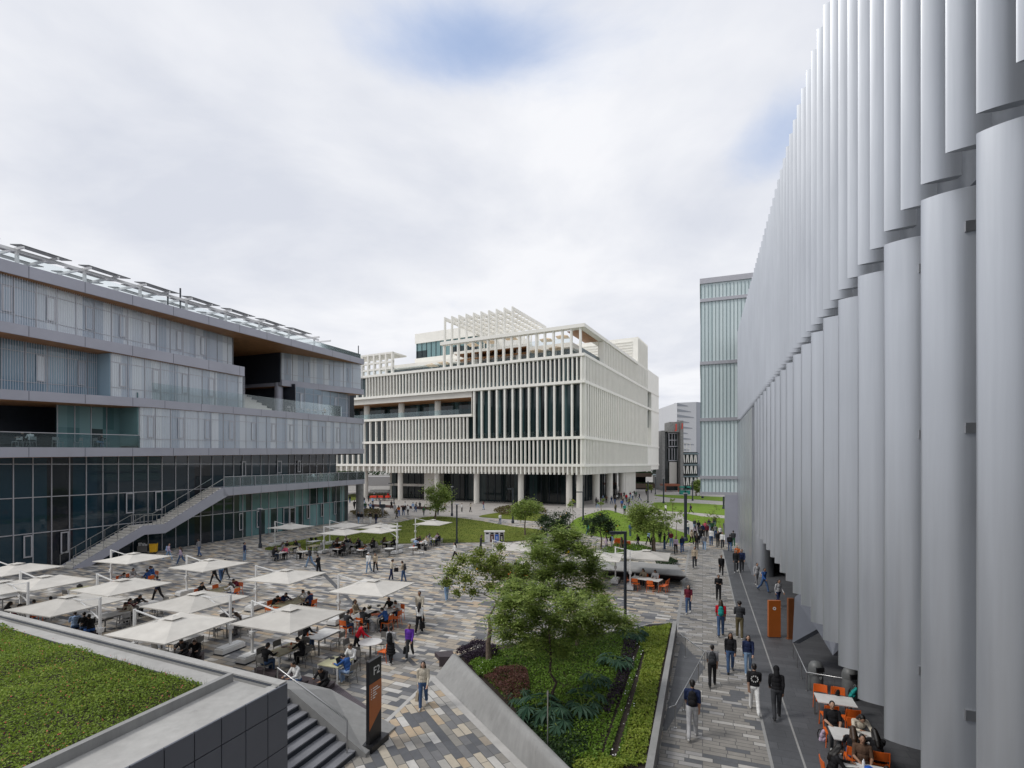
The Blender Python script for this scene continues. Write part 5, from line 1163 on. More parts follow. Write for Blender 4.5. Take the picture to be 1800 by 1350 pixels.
for i, (x0, x1, y0, y1, lab) in enumerate(((1080, 1091, 946, 960, 'left of the three orange plastic barriers'), (1092, 1100, 949, 962, 'middle orange plastic barrier partly behind the lamp post'), (1101, 1108, 951, 963, 'right of the three orange plastic barriers'))):
    g_ = gp((x0 + x1) / 2, y1); w = (x1 - x0) / FPX * g_.y; h = (y1 - y0) / FPX * g_.y; b = MB()
    b.prism([(-w / 2, -.25, 0), (-w / 2, .25, 0), (-w / 2, .10, h * .9), (-w / 2, .08, h), (-w / 2, -.08, h), (-w / 2, -.10, h * .9)], (w, 0, 0))
    for k in (-1, 1): b.box(k * w * .25 - .05, k * w * .25 + .05, -.2, -.10, h * .1, h * .5)
    o = b.build('plastic_barrier', M['orange'], loc=g_); tag(o, lab, 'barrier')
g_ = gp(262, 974); ct = thing('cleaning_cart', 'cleaning cart with yellow bag beside the outside stair', 'cart', g_, .35); b = MB(); b.box(-1.0, .1, -.3, .3, .25, .32); b.box(-.9, -.1, -.28, .28, .32, .85); b.build('tray', M['tab_leg'], ct); b = MB(); b.prism([(.12, -.28, .2), (.62, -.28, .2), (.68, -.28, 1.05), (.08, -.28, 1.05)], (0, .56, 0)); b.build('yellow_bag', M['yellow'], ct); b = MB(); b.box(.05, .72, -.32, .32, 1.05, 1.09); b.build('bag_rim', M['dark_metal'], ct)
b = MB()
for x in (-.8, .5): b.tube([(x, -.3, .12), (x, .3, .12)], .12, 12)
b.build('wheels', M['black'], ct)
for i, x in enumerate((-.75, -.45, -.2)): b = MB(); b.box(x - .1, x + .1, -.15, .15, .851, 1.15 - .08 * i); b.build('supply_box', M['paper'], ct)
# dark bench planter: low wedge with sloped concrete top and dark underside
g0 = gp(1120, 1015); bp = thing('planter_bench', 'long low planter bench with sloped pale top and dark pointed underside', 'bench', g0); b = MB(g0)
Q = [gp(1052, 1002, .45), gp(1190, 1000, .45), gp(1207, 1016, .45), gp(1150, 1012, .45), gp(1052, 1008, .45)]
q0, q1, q2, q3 = gp(1045, 1008), gp(1215, 1019), gp(1196, 992), gp(1050, 990)
top = [gp(1048, 1000, .78), gp(1206, 1012, .78), gp(1190, 993, .88), gp(1050, 984, .88)]
b.prism([p - Z * .07 for p in top], Z * .07); b.build('sloped_top', M['concrete'], bp)
b = MB(g0); lo_ = [gp(1055, 1010, .0), gp(1196, 1021, .0), gp(1186, 1000, .0), gp(1055, 993, .0)]; up_ = [p - Z * .075 for p in top]
b._add(lo_ + up_, [(3, 2, 1, 0), (4, 5, 6, 7), (0, 1, 5, 4), (1, 2, 6, 5), (2, 3, 7, 6), (3, 0, 4, 7)]); b.build('dark_base', M['deck'], bp)
# ------------------------------------------------------------------ wayfinding sign F2
g_ = gp(660, 1312); sw = thing('wayfinding_sign', 'tall black and orange wayfinding pylon lettered F2', 'sign', g_); th = math.atan2(.9, .62)
sx = U.copy(); sn = sx.cross(Z); Hs = 2.72; Ws = .62; T_ = .12
def sb(b, a0, a1, z0, z1, t0=0., t1=T_): b.obox(sx * a0 - sn * t1 + Z * z0, sx * (a1 - a0), sn * (t1 - t0), Z * (z1 - z0)); return b
b = MB(); sb(b, -Ws / 2, Ws / 2, .2, Hs); b.build('black_slab', M['black'], sw)
b = MB(); sb(b, -Ws / 2 - .1, Ws / 2 + .18, 0, .2, -.16, T_ + .18); b.build('plinth', M['black'], sw)
b = MB(); f0 = lambda a, z: sx * a + sn * .001 + Z * z
b.prism([f0(-Ws / 2, .62), f0(Ws / 2, 1.1), f0(Ws / 2, 2.02), f0(-Ws / 2, 2.02)], sn * .006); b.build('orange_panel', M['orange_sign'], sw)
letter('F2', .36, M['text'], sx * .05 + sn * .008 + Z * 2.36, sx, sw, .002)
b = MB()
for i, L in enumerate((.26, .36, .17, .22, .12)): b.obox(sx * (-.15) + sn * .0085 + Z * (1.84 - i * .075), sx * L, sn * .002, Z * .03); b.obox(sx * (-.24) + sn * .0085 + Z * (1.84 - i * .075), sx * .04, sn * .002, Z * .03)
b.build('direction_lines', M['text'], sw)
# orange portal panel with round emblem, bins and stair rail under the fins
g_ = gp(1362, 1121); og = thing('orange_panel_sign', 'upright burnt orange sign slab with a round white emblem under the fins', 'sign', g_, math.radians(-4)); w = 20.5 / FPX * g_.y; h = 65 / FPX * g_.y
b = MB(); b.box(-w / 2, w / 2, 0, .16, 0.03, h); b.build('slab', M['orange_sign'], og)
b = MB(); b.box(-w / 2 - .02, w / 2 + .02, -.03, .19, 0, .029); b.build('foot', M['dark_metal'], og)
def ring_mesh(r0, r1, n=20):
    b = MB()
    for k in range(n):
        a0, a1 = 2 * math.pi * k / n, 2 * math.pi * (k + 1) / n; P = lambda r, a: Vector((r * math.cos(a), 0, r * math.sin(a))); b.poly([P(r0, a0), P(r0, a1), P(r1, a1), P(r1, a0)][::-1])
    return b
rb = ring_mesh(.035, .085); o = rb.build('emblem', M['text'], og); o.location = (-.02, -.004, h * .79)
g_ = gp(1391, 1124); b = MB(); w2 = 10 / FPX * g_.y
b.box(-w2 / 2, w2 / 2, 0, .14, 0, 72 / FPX * g_.y); b.box(-w2 / 2 - .05, w2 / 2 + .05, -.04, .18, 0, .03); o = b.build('orange_reflection', simple('orange_reflection_tone', (.22, .08, .03), .4), loc=g_); tag(o, 'dim slab standing in for an orange reflection beside the folded grey canopy', 'panel')  # solid slab in dim orange, painted stand-in for a reflection of the sign
def bin_(label, px, py, top):
    g_ = gp(px, py); h = (py - top) / FPX * g_.y * .96; r = 11.5 / FPX * g_.y; root = thing('litter_bin', label, 'litter bin', g_, math.radians(8)); b = MB()
    b.lathe([(r * .96, 0), (r, .02), (r, h * .66), (r * .97, h * .67)], (0, 0, 0), 20); b.build('body', M['trash'], root, 35)
    b = MB(); b.lathe([(r * 1.03, h * .672), (r * 1.03, h * .74), (r * .98, h * .84), (r * .72, h * .95), (r * .3, h), (.01, h * 1.005)], (0, 0, 0), 20); b.build('domed_lid', M['trash'], root, 35)
    b = MB(); b.obox((-r * .62, -r * 1.06, h * .70), (r * 1.24, 0, 0), (0, r * .4, 0), (0, 0, h * .15)); b.build('opening', M['black'], root)
    o = ring_mesh(.02, .055).build('emblem', M['text'], root); o.location = (0, -r - .006, h * .5)
bin_('grey domed litter bin behind the bent steel rail', 1434, 1212, 1160); bin_('grey domed litter bin half hidden behind a fin', 1493, 1228, 1171)
rl = thing('entry_handrail', 'steel handrail running down under the fins past the litter bins', 'handrail', gp(1418, 1214)); RO = gp(1418, 1214); b = MB(RO)
pts = [dp(1394, 1130, gp(1393, 1157).y), dp(1418, 1182, gp(1418, 1214).y), dp(1506, 1196, gp(1506, 1232).y)]
b.tube(pts, .022, 8); b.build('rail', M['steel'], rl, 60)
for x, y, i, t in ((1394, 1157, 0, 0), (1402, 1174, 0, .33), (1410, 1192, 0, .66), (1418, 1214, 1, 0), (1471, 1222, 1, .55)):
    tp = pts[i].lerp(pts[i + 1], t); b = MB(RO); b.tube([Vector((tp.x, tp.y, 0)), tp], .018, 8); b.lathe([(.05, .005), (.05, .02)], (tp.x, tp.y, 0), 10); b.build('post', M['steel'], rl)
# ------------------------------------------------------------------ people: one continuous body per pose, hair and clothes colours per person
def _sphere(n=10, m=7):
    v = [(0, 0, 1)]; f = []
    for i in range(1, m):
        th = math.pi * i / m
        for k in range(n): a = 2 * math.pi * k / n; v.append((math.sin(th) * math.cos(a), math.sin(th) * math.sin(a), math.cos(th)))
    v.append((0, 0, -1)); L = len(v) - 1
    for k in range(n): f.append((0, 1 + k, 1 + (k + 1) % n)); f.append((L, 1 + (m - 2) * n + (k + 1) % n, 1 + (m - 2) * n + k))
    for i in range(m - 2):
        for k in range(n): a = 1 + i * n + k; c = 1 + i * n + (k + 1) % n; f.append((a, a + n, c + n, c))
    return v, f
_SV, _SF = _sphere()
def remesh(prims, vox, name):
    b = MB()
    for p in prims:
        if p[0] == 'e':
            R_ = p[4] if len(p) > 4 else Matrix.Identity(3); b._add([Vector(p[1]) + R_ @ Vector((x * p[2][0], y * p[2][1], z * p[2][2])) for x, y, z in _SV], _SF)
        else:
            _, a, ra, c, rc, _t = p; a, c = Vector(a), Vector(c)
            for q, r in ((a, ra), (c, rc)): b._add([q + Vector(s) * r for s in _SV], _SF)
            b.tube([a, c], [ra, rc], 10)
    me = b.mesh(name, []); me.materials.clear(); o = bpy.data.objects.new('tmp', me); COL.objects.link(o)
    md = o.modifiers.new('r', 'REMESH'); md.mode = 'VOXEL'; md.voxel_size = vox; md.use_smooth_shade = True
    dg = bpy.context.evaluated_depsgraph_get(); out = bpy.data.meshes.new_from_object(o.evaluated_get(dg)); bpy.data.objects.remove(o); bpy.data.meshes.remove(me); out.name = name; return out
def paint(me, prims):
    n = len(me.polygons); c = np.zeros(n * 3, np.float32); me.polygons.foreach_get('center', c); c = c.reshape(-1, 3); best = np.full(n, 1e9); idx = np.zeros(n, np.int32)
    for p in prims:
        if p[0] == 'e':
            R_ = np.array(p[4]) if len(p) > 4 else np.eye(3); q = (c - np.array(p[1])) @ R_; r = np.array(p[2]); k = np.linalg.norm(q / r, axis=1); d = (k - 1) * r.min(); t = p[3]
        else:
            a, e = np.array(p[1]), np.array(p[3]); ab = e - a; h = np.clip(((c - a) @ ab) / (ab @ ab + 1e-9), 0, 1); d = np.linalg.norm(c - a - h[:, None] * ab, axis=1) - (p[2] + (p[4] - p[2]) * h); t = p[5]
        m = d < best; best[m] = d[m]; idx[m] = t
    me.polygons.foreach_set('material_index', idx)
SKIN, TOP, SLV, BOT, SHOE, DARK = range(6)
def rotx(p, c, a): p = Vector(p) - Vector(c); return Vector((p.x, p.y * math.cos(a) - p.z * math.sin(a), p.y * math.sin(a) + p.z * math.cos(a))) + Vector(c)
def body(pose):
    R = math.radians; lean, hp = R(pose.get('lean', 0)), R(pose.get('head', 0)); legs = pose['legs']; arms = pose['arms']; wide = pose.get('wide', 1.0); P = []; HZ = .90
    hip = Vector((0, 0, HZ)); up = lambda p: rotx(p, hip, -lean); low = 9
    for s, (a, k) in zip((-1, 1), legs):                       # +angle swings forward (+Y)
        a, k = R(a), R(k); h = Vector((s * .088, 0, HZ)); kn = h + Vector((s * .012, math.sin(a), -math.cos(a))) * .43; an = kn + Vector((0, math.sin(a - k), -math.cos(a - k))) * .41
        P += [('c', h, .094, kn, .070 * wide, BOT), ('c', kn, .068 * wide, an + (kn - an) * .03, .060 * wide, BOT)]
        ft = R(pose.get('foot', 0)) + (a - k) * .45 if not pose.get('sit') else 0
        heel = an + Vector((0, -.035, -.045)); toe = an + Vector((s * .02, .155 * math.cos(ft), -.05 + .155 * math.sin(ft)))
        P += [('c', heel, .038, toe, .032, SHOE), ('c', an, .040, heel + Vector((0, .04, 0)), .036, SHOE)]; low = min(low, heel.z - .038, toe.z - .032)
    P += [('e', up((0, 0, .93)), (.168, .122, .12), BOT), ('e', up((0, 0, 1.00)), (.170, .124, .11), TOP), ('e', up((0, .005, 1.12)), (.162, .122, .17), TOP), ('e', up((0, 0, 1.28)), (.180, .128, .17), TOP), ('c', up((-.10, .02, .97)), .07, up((.10, .02, .97)), .07, TOP), ('e', up((0, -.07, 1.36)), (.12, .05, .07), TOP), ('c', up((-.145, -.005, 1.385)), .062, up((.145, -.005, 1.385)), .062, TOP), ('c', up((0, -.005, 1.36)), .075, up((0, 0, 1.435)), .06, TOP)]
    nb = Vector((0, .005, 1.45)); hd = lambda p: up(rotx(p, nb, -hp)); Rm = Matrix.Rotation(-(lean + hp), 3, 'X')
    P += [('c', up((0, -.005, 1.42)), .053, hd((0, .012, 1.52)), .050, SKIN), ('e', hd((0, .022, 1.60)), (.074, .091, .108), SKIN, Rm), ('e', hd((0, .05, 1.545)), (.052, .056, .05), SKIN, Rm), ('c', hd((0, .112, 1.605)), .010, hd((0, .124, 1.578)), .015, SKIN), ('e', hd((-.076, .015, 1.59)), (.012, .024, .032), SKIN, Rm), ('e', hd((.076, .015, 1.59)), (.012, .024, .032), SKIN, Rm), ('e', hd((-.03, .103, 1.607)), (.015, .010, .008), DARK, Rm), ('e', hd((.03, .103, 1.607)), (.015, .010, .008), DARK, Rm), ('e', hd((0, .103, 1.542)), (.022, .008, .006), DARK, Rm)]
    hands = []
    for s, (b_, e_, ab, inn) in zip((-1, 1), arms):
        b_, e_, ab, inn = R(b_), R(e_), R(ab), R(inn); sh = up((s * .178, -.005, 1.378)); d1 = Vector((s * math.sin(ab), math.sin(b_) * math.cos(ab), -math.cos(b_) * math.cos(ab))); el = sh + d1 * .28
        g = b_ + e_; d2 = Vector((s * math.sin(ab) * .6 - s * math.sin(inn), math.sin(g) * math.cos(inn), -math.cos(g) * math.cos(inn))).normalized(); wr = el + d2 * .245
        P += [('c', sh, .062, el, .050, TOP), ('c', el, .047, wr, .034, SLV)]
        sd = Vector((1, 0, 0)); sd = (sd - d2 * sd.dot(d2)).normalized(); nm = sd.cross(d2); pe = wr + d2 * .085
        P += [('c', wr, .026, wr + d2 * .02, .030, SKIN), ('c', wr + d2 * .03 - sd * .022, .019, pe - sd * .028, .016, SKIN), ('c', wr + d2 * .03 + sd * .022, .019, pe + sd * .028, .016, SKIN), ('c', wr + d2 * .03, .02, pe, .018, SKIN)]
        cu = nm * (-1 if s > 0 else 1) * 0 + (Vector((-s, 0, 0)) - d2 * Vector((-s, 0, 0)).dot(d2)).normalized() * .35
        for k in range(4):
            r0 = pe + sd * (-.033 + .022 * k); L = (.036, .043, .040, .030)[k if s > 0 else 3 - k]; m1 = r0 + (d2 + cu * .5).normalized() * L; P += [('c', r0, .0098, m1, .0092, SKIN), ('c', m1, .0092, m1 + (d2 + cu * 2.2).normalized() * L * .9, .0085, SKIN)]
        th0 = wr + d2 * .03 + Vector((0, 1, 0)) * .012 + sd * 0; tdir = (d2 * .7 + Vector((0, .75, .25)) - d2 * .2).normalized(); P += [('c', th0, .014, th0 + tdir * .045, .011, SKIN), ('c', th0 + tdir * .045, .011, th0 + (tdir + d2 * .6).normalized() * .082, .0095, SKIN)]
        hands.append(pe)
    if pose.get('skirt'):
        for t in range(5): z = .95 - t * .12; P.append(('e', (0, .0, z), (.17 + t * .018, .135 + t * .02, .10), BOT))
    dz = -low if not pose.get('sit') else pose['sit'] - (HZ - .09)
    sh_ = Vector((0, 0, dz))
    def mv(p): return ('e', Vector(p[1]) + sh_, *p[2:]) if p[0] == 'e' else ('c', Vector(p[1]) + sh_, p[2], Vector(p[3]) + sh_, p[4], p[5])
    P = [mv(p) for p in P]; hs = {}
    H = lambda q: hd(q) + sh_
    hs['short'] = [('e', H((0, -.008, 1.622)), (.083, .097, .100), 0, Rm), ('e', H((0, -.045, 1.575)), (.072, .055, .075), 0, Rm)]
    hs['curly'] = [('e', H((x, y, z)), (r, r, r), 0, Rm) for x, y, z, r in ((0, -.01, 1.65, .085), (-.05, .01, 1.66, .055), (.05, .015, 1.655, .055), (0, .05, 1.69, .05), (-.055, -.04, 1.62, .055), (.055, -.04, 1.62, .055), (0, -.07, 1.62, .06), (0, -.06, 1.56, .055))]
    hs['long'] = [('e', H((0, -.010, 1.622)), (.086, .100, .101), 0, Rm), ('c', H((0, -.05, 1.60)), .080, up((0, -.10, 1.36)) + sh_, .075, 0), ('c', H((-.062, -.015, 1.58)), .035, up((-.085, -.06, 1.38)) + sh_, .038, 0), ('c', H((.062, -.015, 1.58)), .035, up((.085, -.06, 1.38)) + sh_, .038, 0), ('c', up((0, -.11, 1.36)) + sh_, .075, up((0, -.125, 1.22)) + sh_, .055, 0)]
    hs['tied'] = hs['short'] + [('c', H((0, -.09, 1.62)), .035, H((0, -.13, 1.58)), .03, 0), ('c', H((0, -.13, 1.58)), .028, up((0, -.13, 1.40)) + sh_, .018, 0)]
    hs['hood'] = [('e', H((0, -.012, 1.615)), (.098, .108, .125), 0, Rm), ('c', H((0, -.04, 1.54)), .085, up((0, -.05, 1.43)) + sh_, .10, 0)]
    hs['cap'] = hs['short'] + [('c', H((-.04, .06, 1.655)), .02, H((-.04, .15, 1.645)), .012, 0), ('c', H((.04, .06, 1.655)), .02, H((.04, .15, 1.645)), .012, 0), ('c', H((0, .06, 1.66)), .025, H((0, .16, 1.648)), .012, 0)]
    return P, hs, dict(back=up((0, -.145, 1.25)) + sh_, hand=hands[1] + sh_, handl=hands[0] + sh_, lean=lean)
A0_ = (4, 12, 7, 0)
POSES = {
    'walk': dict(legs=((24, 6), (-22, 24)), arms=((-20, 18, 4, 6), (24, 24, 4, 8)), lean=3, head=6),
    'stroll': dict(legs=((-13, 20), (15, 4)), arms=((16, 26, 4, 8), (-12, 18, 4, 6)), lean=3, head=5),
    'stand': dict(legs=((3, 3), (-3, 2)), arms=((2, 10, 8, 0), (-2, 12, 8, 0))),
    'phone': dict(legs=((8, 3), (-9, 8)), arms=((12, 85, 6, 22), (14, 92, 6, 26)), head=22, lean=3),
    'skirt': dict(legs=((10, 4), (-8, 10)), arms=((5, 60, 8, 12), (8, 55, 8, 12)), lean=4, skirt=True),
    'lean': dict(legs=((12, 6), (-14, 4)), arms=((4, 10, 6, 0), (38, 20, 8, 0)), lean=30, head=18),
    'spread': dict(legs=((12, 4), (-10, 10)), arms=((30, 45, 48, 55), (30, 45, 48, 55)), lean=2),
    'sit': dict(sit=.46, legs=((84, 86), (88, 92)), arms=((34, 58, 10, 18), (38, 52, 10, 22)), lean=14, head=18),
    'sitback': dict(sit=.46, legs=((86, 80), (82, 96)), arms=((18, 60, 8, 20), (22, 66, 8, 24)), lean=-4, head=6),
    'slump': dict(sit=.46, legs=((86, 98), (84, 88)), arms=((52, 40, 14, 24), (50, 62, 12, 30)), lean=26, head=26),
}
TPL = {}
def tpl(pose, hair):
    if pose not in TPL:
        P, hs, info = body(POSES[pose]); me = remesh(P, .0125, 'person_' + pose); paint(me, P)
        for i in range(6): me.materials.append(None)
        TPL[pose] = dict(me=me, hs=hs, info=info, hair={})
    T = TPL[pose]
    if hair not in T['hair']: h = remesh(T['hs'][hair], .016, 'hair'); h.materials.append(None); T['hair'][hair] = h
    return T
CC = dict(black=(.016, .016, .018), charcoal=(.045, .047, .052), grey=(.20, .20, .21), light_grey=(.42, .42, .43), white=(.72, .72, .71), cream=(.55, .50, .41), beige=(.42, .35, .26), navy=(.018, .028, .075), blue=(.035, .10, .30), pale_blue=(.30, .42, .62), denim=(.055, .10, .20), light_denim=(.20, .30, .44), red=(.50, .012, .025), maroon=(.12, .015, .03), pink=(.55, .10, .16), lilac=(.45, .36, .46), purple=(.13, .04, .36), teal=(.02, .28, .26), green=(.03, .09, .05), olive=(.12, .10, .055), brown=(.10, .06, .04), orange=(.45, .12, .03))
_cm = {}
def cloth(c):
    if c not in _cm: _cm[c] = simple('cloth_' + c, CC[c], .85, 0, .22, 9, .15, .2)
    return _cm[c]
SK = [simple('skin', (.33, .185, .12), .5, 0, .06, 8), simple('skin_tan', (.26, .14, .085), .5, 0, .06, 8), simple('skin_light', (.42, .26, .185), .5, 0, .06, 8)]
HAIR = simple('dark_hair', (.010, .008, .007), .45, 0, .4, 30, .2); HAIRB = simple('brown_hair', (.05, .028, .016), .45, 0, .4, 30, .2)
SHOEM = [simple('white_shoe', (.55, .55, .54), .6), simple('black_shoe', (.02, .02, .02), .6)]
EYE = simple('eye_and_lip', (.06, .02, .018), .4)
USED = {}
def uniq(lab, grp):
    USED[lab] = USED.get(lab, 0) + 1; return lab
NP_ = [0]
def person(loc, rz, pose, top, bottom, hair, label, scale=1.0, sleeve=None, group='students around the plaza', hairc=None, skin=None):
    T = tpl(pose, hair); k = NP_[0]; NP_[0] += 1; o = bpy.data.objects.new('person', T['me']); COL.objects.link(o); o.location = loc; o.rotation_euler = (0, 0, rz); o.scale = (scale,) * 3
    sk = SK[(k * 7 + 3) % 3] if skin is None else SK[skin]; ms = [sk, cloth(top), sk if sleeve == 'short' else cloth(top), cloth(bottom), SHOEM[(k * 5) % 3 // 2 if bottom != 'black' else k % 2], EYE]
    for i, m in enumerate(ms): o.material_slots[i].link = 'OBJECT'; o.material_slots[i].material = m
    h = bpy.data.objects.new('cap' if hair == 'cap' else 'hood' if hair == 'hood' else 'hair', T['hair'][hair]); COL.objects.link(h); h.parent = o; h.material_slots[0].link = 'OBJECT'
    h.material_slots[0].material = cloth(hairc) if hairc in CC else (HAIRB if hairc == 'b' or (hairc is None and k % 5 == 2 and hair in ('long', 'tied')) else HAIR)
    tag(o, uniq(label, group), 'person', group); return o, T
BPM = {}
def backpack(col, loc, rz, label, tilt=0.0, scale=1.0, kind='backpack'):
    if 'b' not in BPM:
        def soft(parts, nm): me = remesh(parts, .02, nm); me.materials.append(None); return me
        BPM['b'] = (soft([('e', (0, 0, .02), (.155, .09, .13), 0), ('e', (0, 0, .17), (.15, .085, .14), 0), ('e', (0, -.005, .30), (.12, .07, .10), 0)], 'backpack'), soft([('e', (0, -.085, .06), (.11, .045, .10), 0)], 'pocket'))
        m = MB()
        for s in (-1, 1): m.tube([(s * .07, .06, .36), (s * .08, .13, .30), (s * .09, .15, .15), (s * .10, .08, .0)], .016, 6)
        m.tube([(-.03, 0, .39), (0, -.005, .43), (.03, 0, .39)], .01, 5); BPM['s'] = m.mesh('strap', M['black'], 60)
    o = bpy.data.objects.new(kind, BPM['b'][0]); p = bpy.data.objects.new('pocket', BPM['b'][1]); s = bpy.data.objects.new('strap', BPM['s'])
    for q in (o, p, s): COL.objects.link(q)
    p.parent = o; s.parent = o; o.location = loc; o.rotation_euler = (tilt, 0, rz); o.scale = (scale,) * 3
    for q in (o, p): q.material_slots[0].link = 'OBJECT'; q.material_slots[0].material = cloth(col)
    tag(o, label, 'backpack', 'backpacks of the students'); return o
def toteb(col, loc, rz, label):
    b = MB(); b.prism([(-.17, -.05, 0), (.17, -.05, 0), (.14, -.03, .30), (-.14, -.03, .30)], (0, .10, 0)); b.tube([(-.09, 0, .29), (-.06, 0, .50), (.06, 0, .50), (.09, 0, .29)], .01, 5); o = b.build('handbag', cloth(col), loc=loc); o.rotation_euler = (0, 0, rz); tag(o, label, 'bag')
AW, TW = -math.radians(20.4), math.pi - math.radians(20.4)         # walking away along / back toward the viewer
D_ = math.radians
def walker(px, py, hpx, head, pose, top, bottom, hair, label, sleeve=None, bag=None, group='people walking along the fin walkway', **kw):
    g_ = gp(px, py, .006); real = hpx / FPX * g_.y if hpx else 1.66; sc = max(.92, min(1.08, real / 1.70)); rz = {'a': AW, 't': TW}.get(head) if isinstance(head, str) else D_(head)
    o, T = person(g_, rz, pose, top, bottom, hair, label, sc, sleeve, group, **kw)
    if bag and bag[0] in ('pack',): bk = Matrix.Rotation(rz, 3, 'Z') @ (T['info']['back'] * sc); backpack(bag[1], g_ + bk - Vector((0, 0, .2)), rz, bag[2], scale=1.0)
    if bag and bag[0] == 'tote': bk = Matrix.Rotation(rz, 3, 'Z') @ (T['info']['hand'] * sc); toteb(bag[1], g_ + bk - Vector((0, 0, .48)), rz + 1.2, bag[2])
    return o
W = walker
# walkway, near to far
W(1217, 1297, 104, 'a', 'stroll', 'navy', 'light_grey', 'short', 'person in navy tee and pale grey trousers beside the ramp handrail', 'short', ('pack', 'black', 'black backpack worn by the person in navy tee by the ramp handrail'))
W(1365, 1262, 90, 'a', 'stroll', 'black', 'charcoal', 'hood', 'person in black hoodie with hood up on the dark slab strip', hairc='black')
tee = W(1326, 1252, 86, 'a', 'walk', 'black', 'white', 'short', 'person in black tee with white back print and white trousers', 'short')
pb = MB(); bp_ = TPL['walk']['info']['back']
for i_ in range(10):                            # ring of white characters printed across the back of the tee
    a_ = i_ * math.pi / 5; c_ = bp_ + Vector((math.cos(a_) * .105, .012, math.sin(a_) * .10 - .03)); pb.obox(c_ - Vector((.012, .0, .022)), (.024, 0, 0), (0, .012, 0), (0, 0, .044)); pb.obox(c_ - Vector((.02, .0, -.005)), (.04, 0, 0), (0, .010, 0), (0, 0, .012))
pb.build('back_print', M['text'], tee)
W(1252, 1206, 72, 'a', 'stroll', 'grey', 'black', 'short', 'person in grey tee and black trousers walking past the handrail bend', 'short', ('pack', 'charcoal', 'dark shoulder bag of the person in grey tee at the handrail bend'))
W(1284, 1182, 70, 't', 'stroll', 'black', 'denim', 'long', 'person in black jacket over a blue top with long hair')
W(1315, 1184, 68, 't', 'stroll', 'navy', 'light_denim', 'long', 'person in navy sweater and pale jeans with long dark hair', None, ('pack', 'blue', 'bright blue backpack of the person in navy sweater'))
W(1300, 1122, 64, 'a', 'phone', 'charcoal', 'olive', 'curly', 'person with bent elbows in charcoal top and olive trousers')
W(1267, 1118, 63, 'a', 'stroll', 'red', 'denim', 'long', 'person in red top carrying a turquoise backpack', 'short', ('pack', 'teal', 'turquoise backpack on the person in the red top'))
W(1210, 1078, 50, 't', 'stroll', 'maroon', 'denim', 'long', 'person in maroon top and jeans by the planter corner', 'short')
W(1263, 1056, 46, 't', 'phone', 'black', 'black', 'short', 'person all in black looking down at a phone on the walkway')
W(1268, 1012, 37, 't', 'walk', 'black', 'black', 'short', 'person in black with arms swinging wide alone on the walkway')
W(1221, 999, 40, 't', 'stroll', 'beige', 'charcoal', 'short', 'person in open beige shirt walking by the walkway edge line')
W(1294, 1006, 42, 't', 'stroll', 'black', 'charcoal', 'short', 'person in black jacket nearest the silver end wall')
W(1304, 1005, 41, 't', 'stroll', 'navy', 'charcoal', 'short', 'person in dark navy top beside the silver end wall')
W(1296, 991, 32, 't', 'stroll', 'orange', 'charcoal', 'short', 'person in rust red top behind the pair at the silver end wall')
W(1188, 973, 30, 't', 'stroll', 'lilac', 'black', 'long', 'person in pale open jacket left of the blue jeans walker')
W(1199, 971, 29, 't', 'stroll', 'navy', 'blue', 'long', 'person in navy jacket and vivid blue jeans right by the stout lamp')
W(1225, 966, 30, 'a', 'walk', 'black', 'black', 'long', 'person in black with long hair walking away past the stout lamp')
W(1238, 968, 30, 'a', 'walk', 'grey', 'light_denim', 'tied', 'person with wide stride in pale jeans crossing the walkway')
W(1250, 959, 30, 'a', 'stroll', 'white', 'denim', 'short', 'person in white sweater and blue jeans amid the crowd')
W(1262, 963, 30, 't', 'stroll', 'black', 'charcoal', 'short', 'person in black track top left of the white shirt walker')
W(1270, 965, 30, 't', 'stroll', 'white', 'charcoal', 'short', 'person in white shirt with shoulder strap in the walkway crowd')
W(1283, 969, 30, 'a', 'walk', 'black', 'denim', 'short', 'person in black carrying a large bag nearest the wall', None, ('pack', 'black', 'black rucksack of the walker nearest the wall'))
W(1289, 962, 30, 'a', 'walk', 'charcoal', 'green', 'short', 'person in charcoal top hard against the end wall in the crowd')
W(1274, 938, 21, 't', 'stroll', 'grey', 'grey', 'short', 'person in grey jacket carrying white papers by the lawn')
W(1285, 943, 20, 'a', 'stroll', 'black', 'black', 'long', 'person in black at the right border of the bright lawn')
W(1252, 938, 22, 't', 'stroll', 'green', 'black', 'short', 'person in dark green jacket at the right of the walkway group')
W(1240, 940, 24, 't', 'stroll', 'pink', 'black', 'long', 'person in vivid pink top in the walkway group')
W(1235, 944, 24, 't', 'stroll', 'navy', 'black', 'short', 'person in navy top below the pink top in the group')
W(1243, 945, 24, 't', 'stroll', 'maroon', 'black', 'long', 'person in maroon top in the centre of the group')
W(1231, 947, 24, 't', 'phone', 'charcoal', 'denim', 'short', 'person in charcoal top at the left edge of the group')
W(1222, 946, 22, 'a', 'stroll', 'lilac', 'black', 'long', 'person in lilac top behind the walker with long hair')
W(1221, 933, 19, 't', 'stroll', 'charcoal', 'light_denim', 'short', 'person in charcoal jacket on the path through the bright lawn')
W(1209, 940, 24, 'a', 'stroll', 'white', 'denim', 'short', 'person in white top just right of the stout lamp post')
W(1214, 903, 17, 60, 'walk', 'navy', 'black', 'short', 'person in navy walking the far lawn path', None, ('pack', 'maroon', 'maroon backpack of the walker on the far lawn path'))
W(1170, 903, 17, -60, 'stroll', 'white', 'black', 'short', 'person in white by the far path behind the bushy tree')
W(1176, 957, 27, 70, 'walk', 'charcoal', 'charcoal', 'short', 'person in charcoal striding beside the bushy tree')
W(1160, 954, 20, 'a', 'stand', 'black', 'black', 'short', 'person in black partly hidden right of the bushy tree trunk')
W(1148, 968, 24, 't', 'stand', 'charcoal', 'black', 'short', 'person in charcoal standing at the foot of the bushy tree')
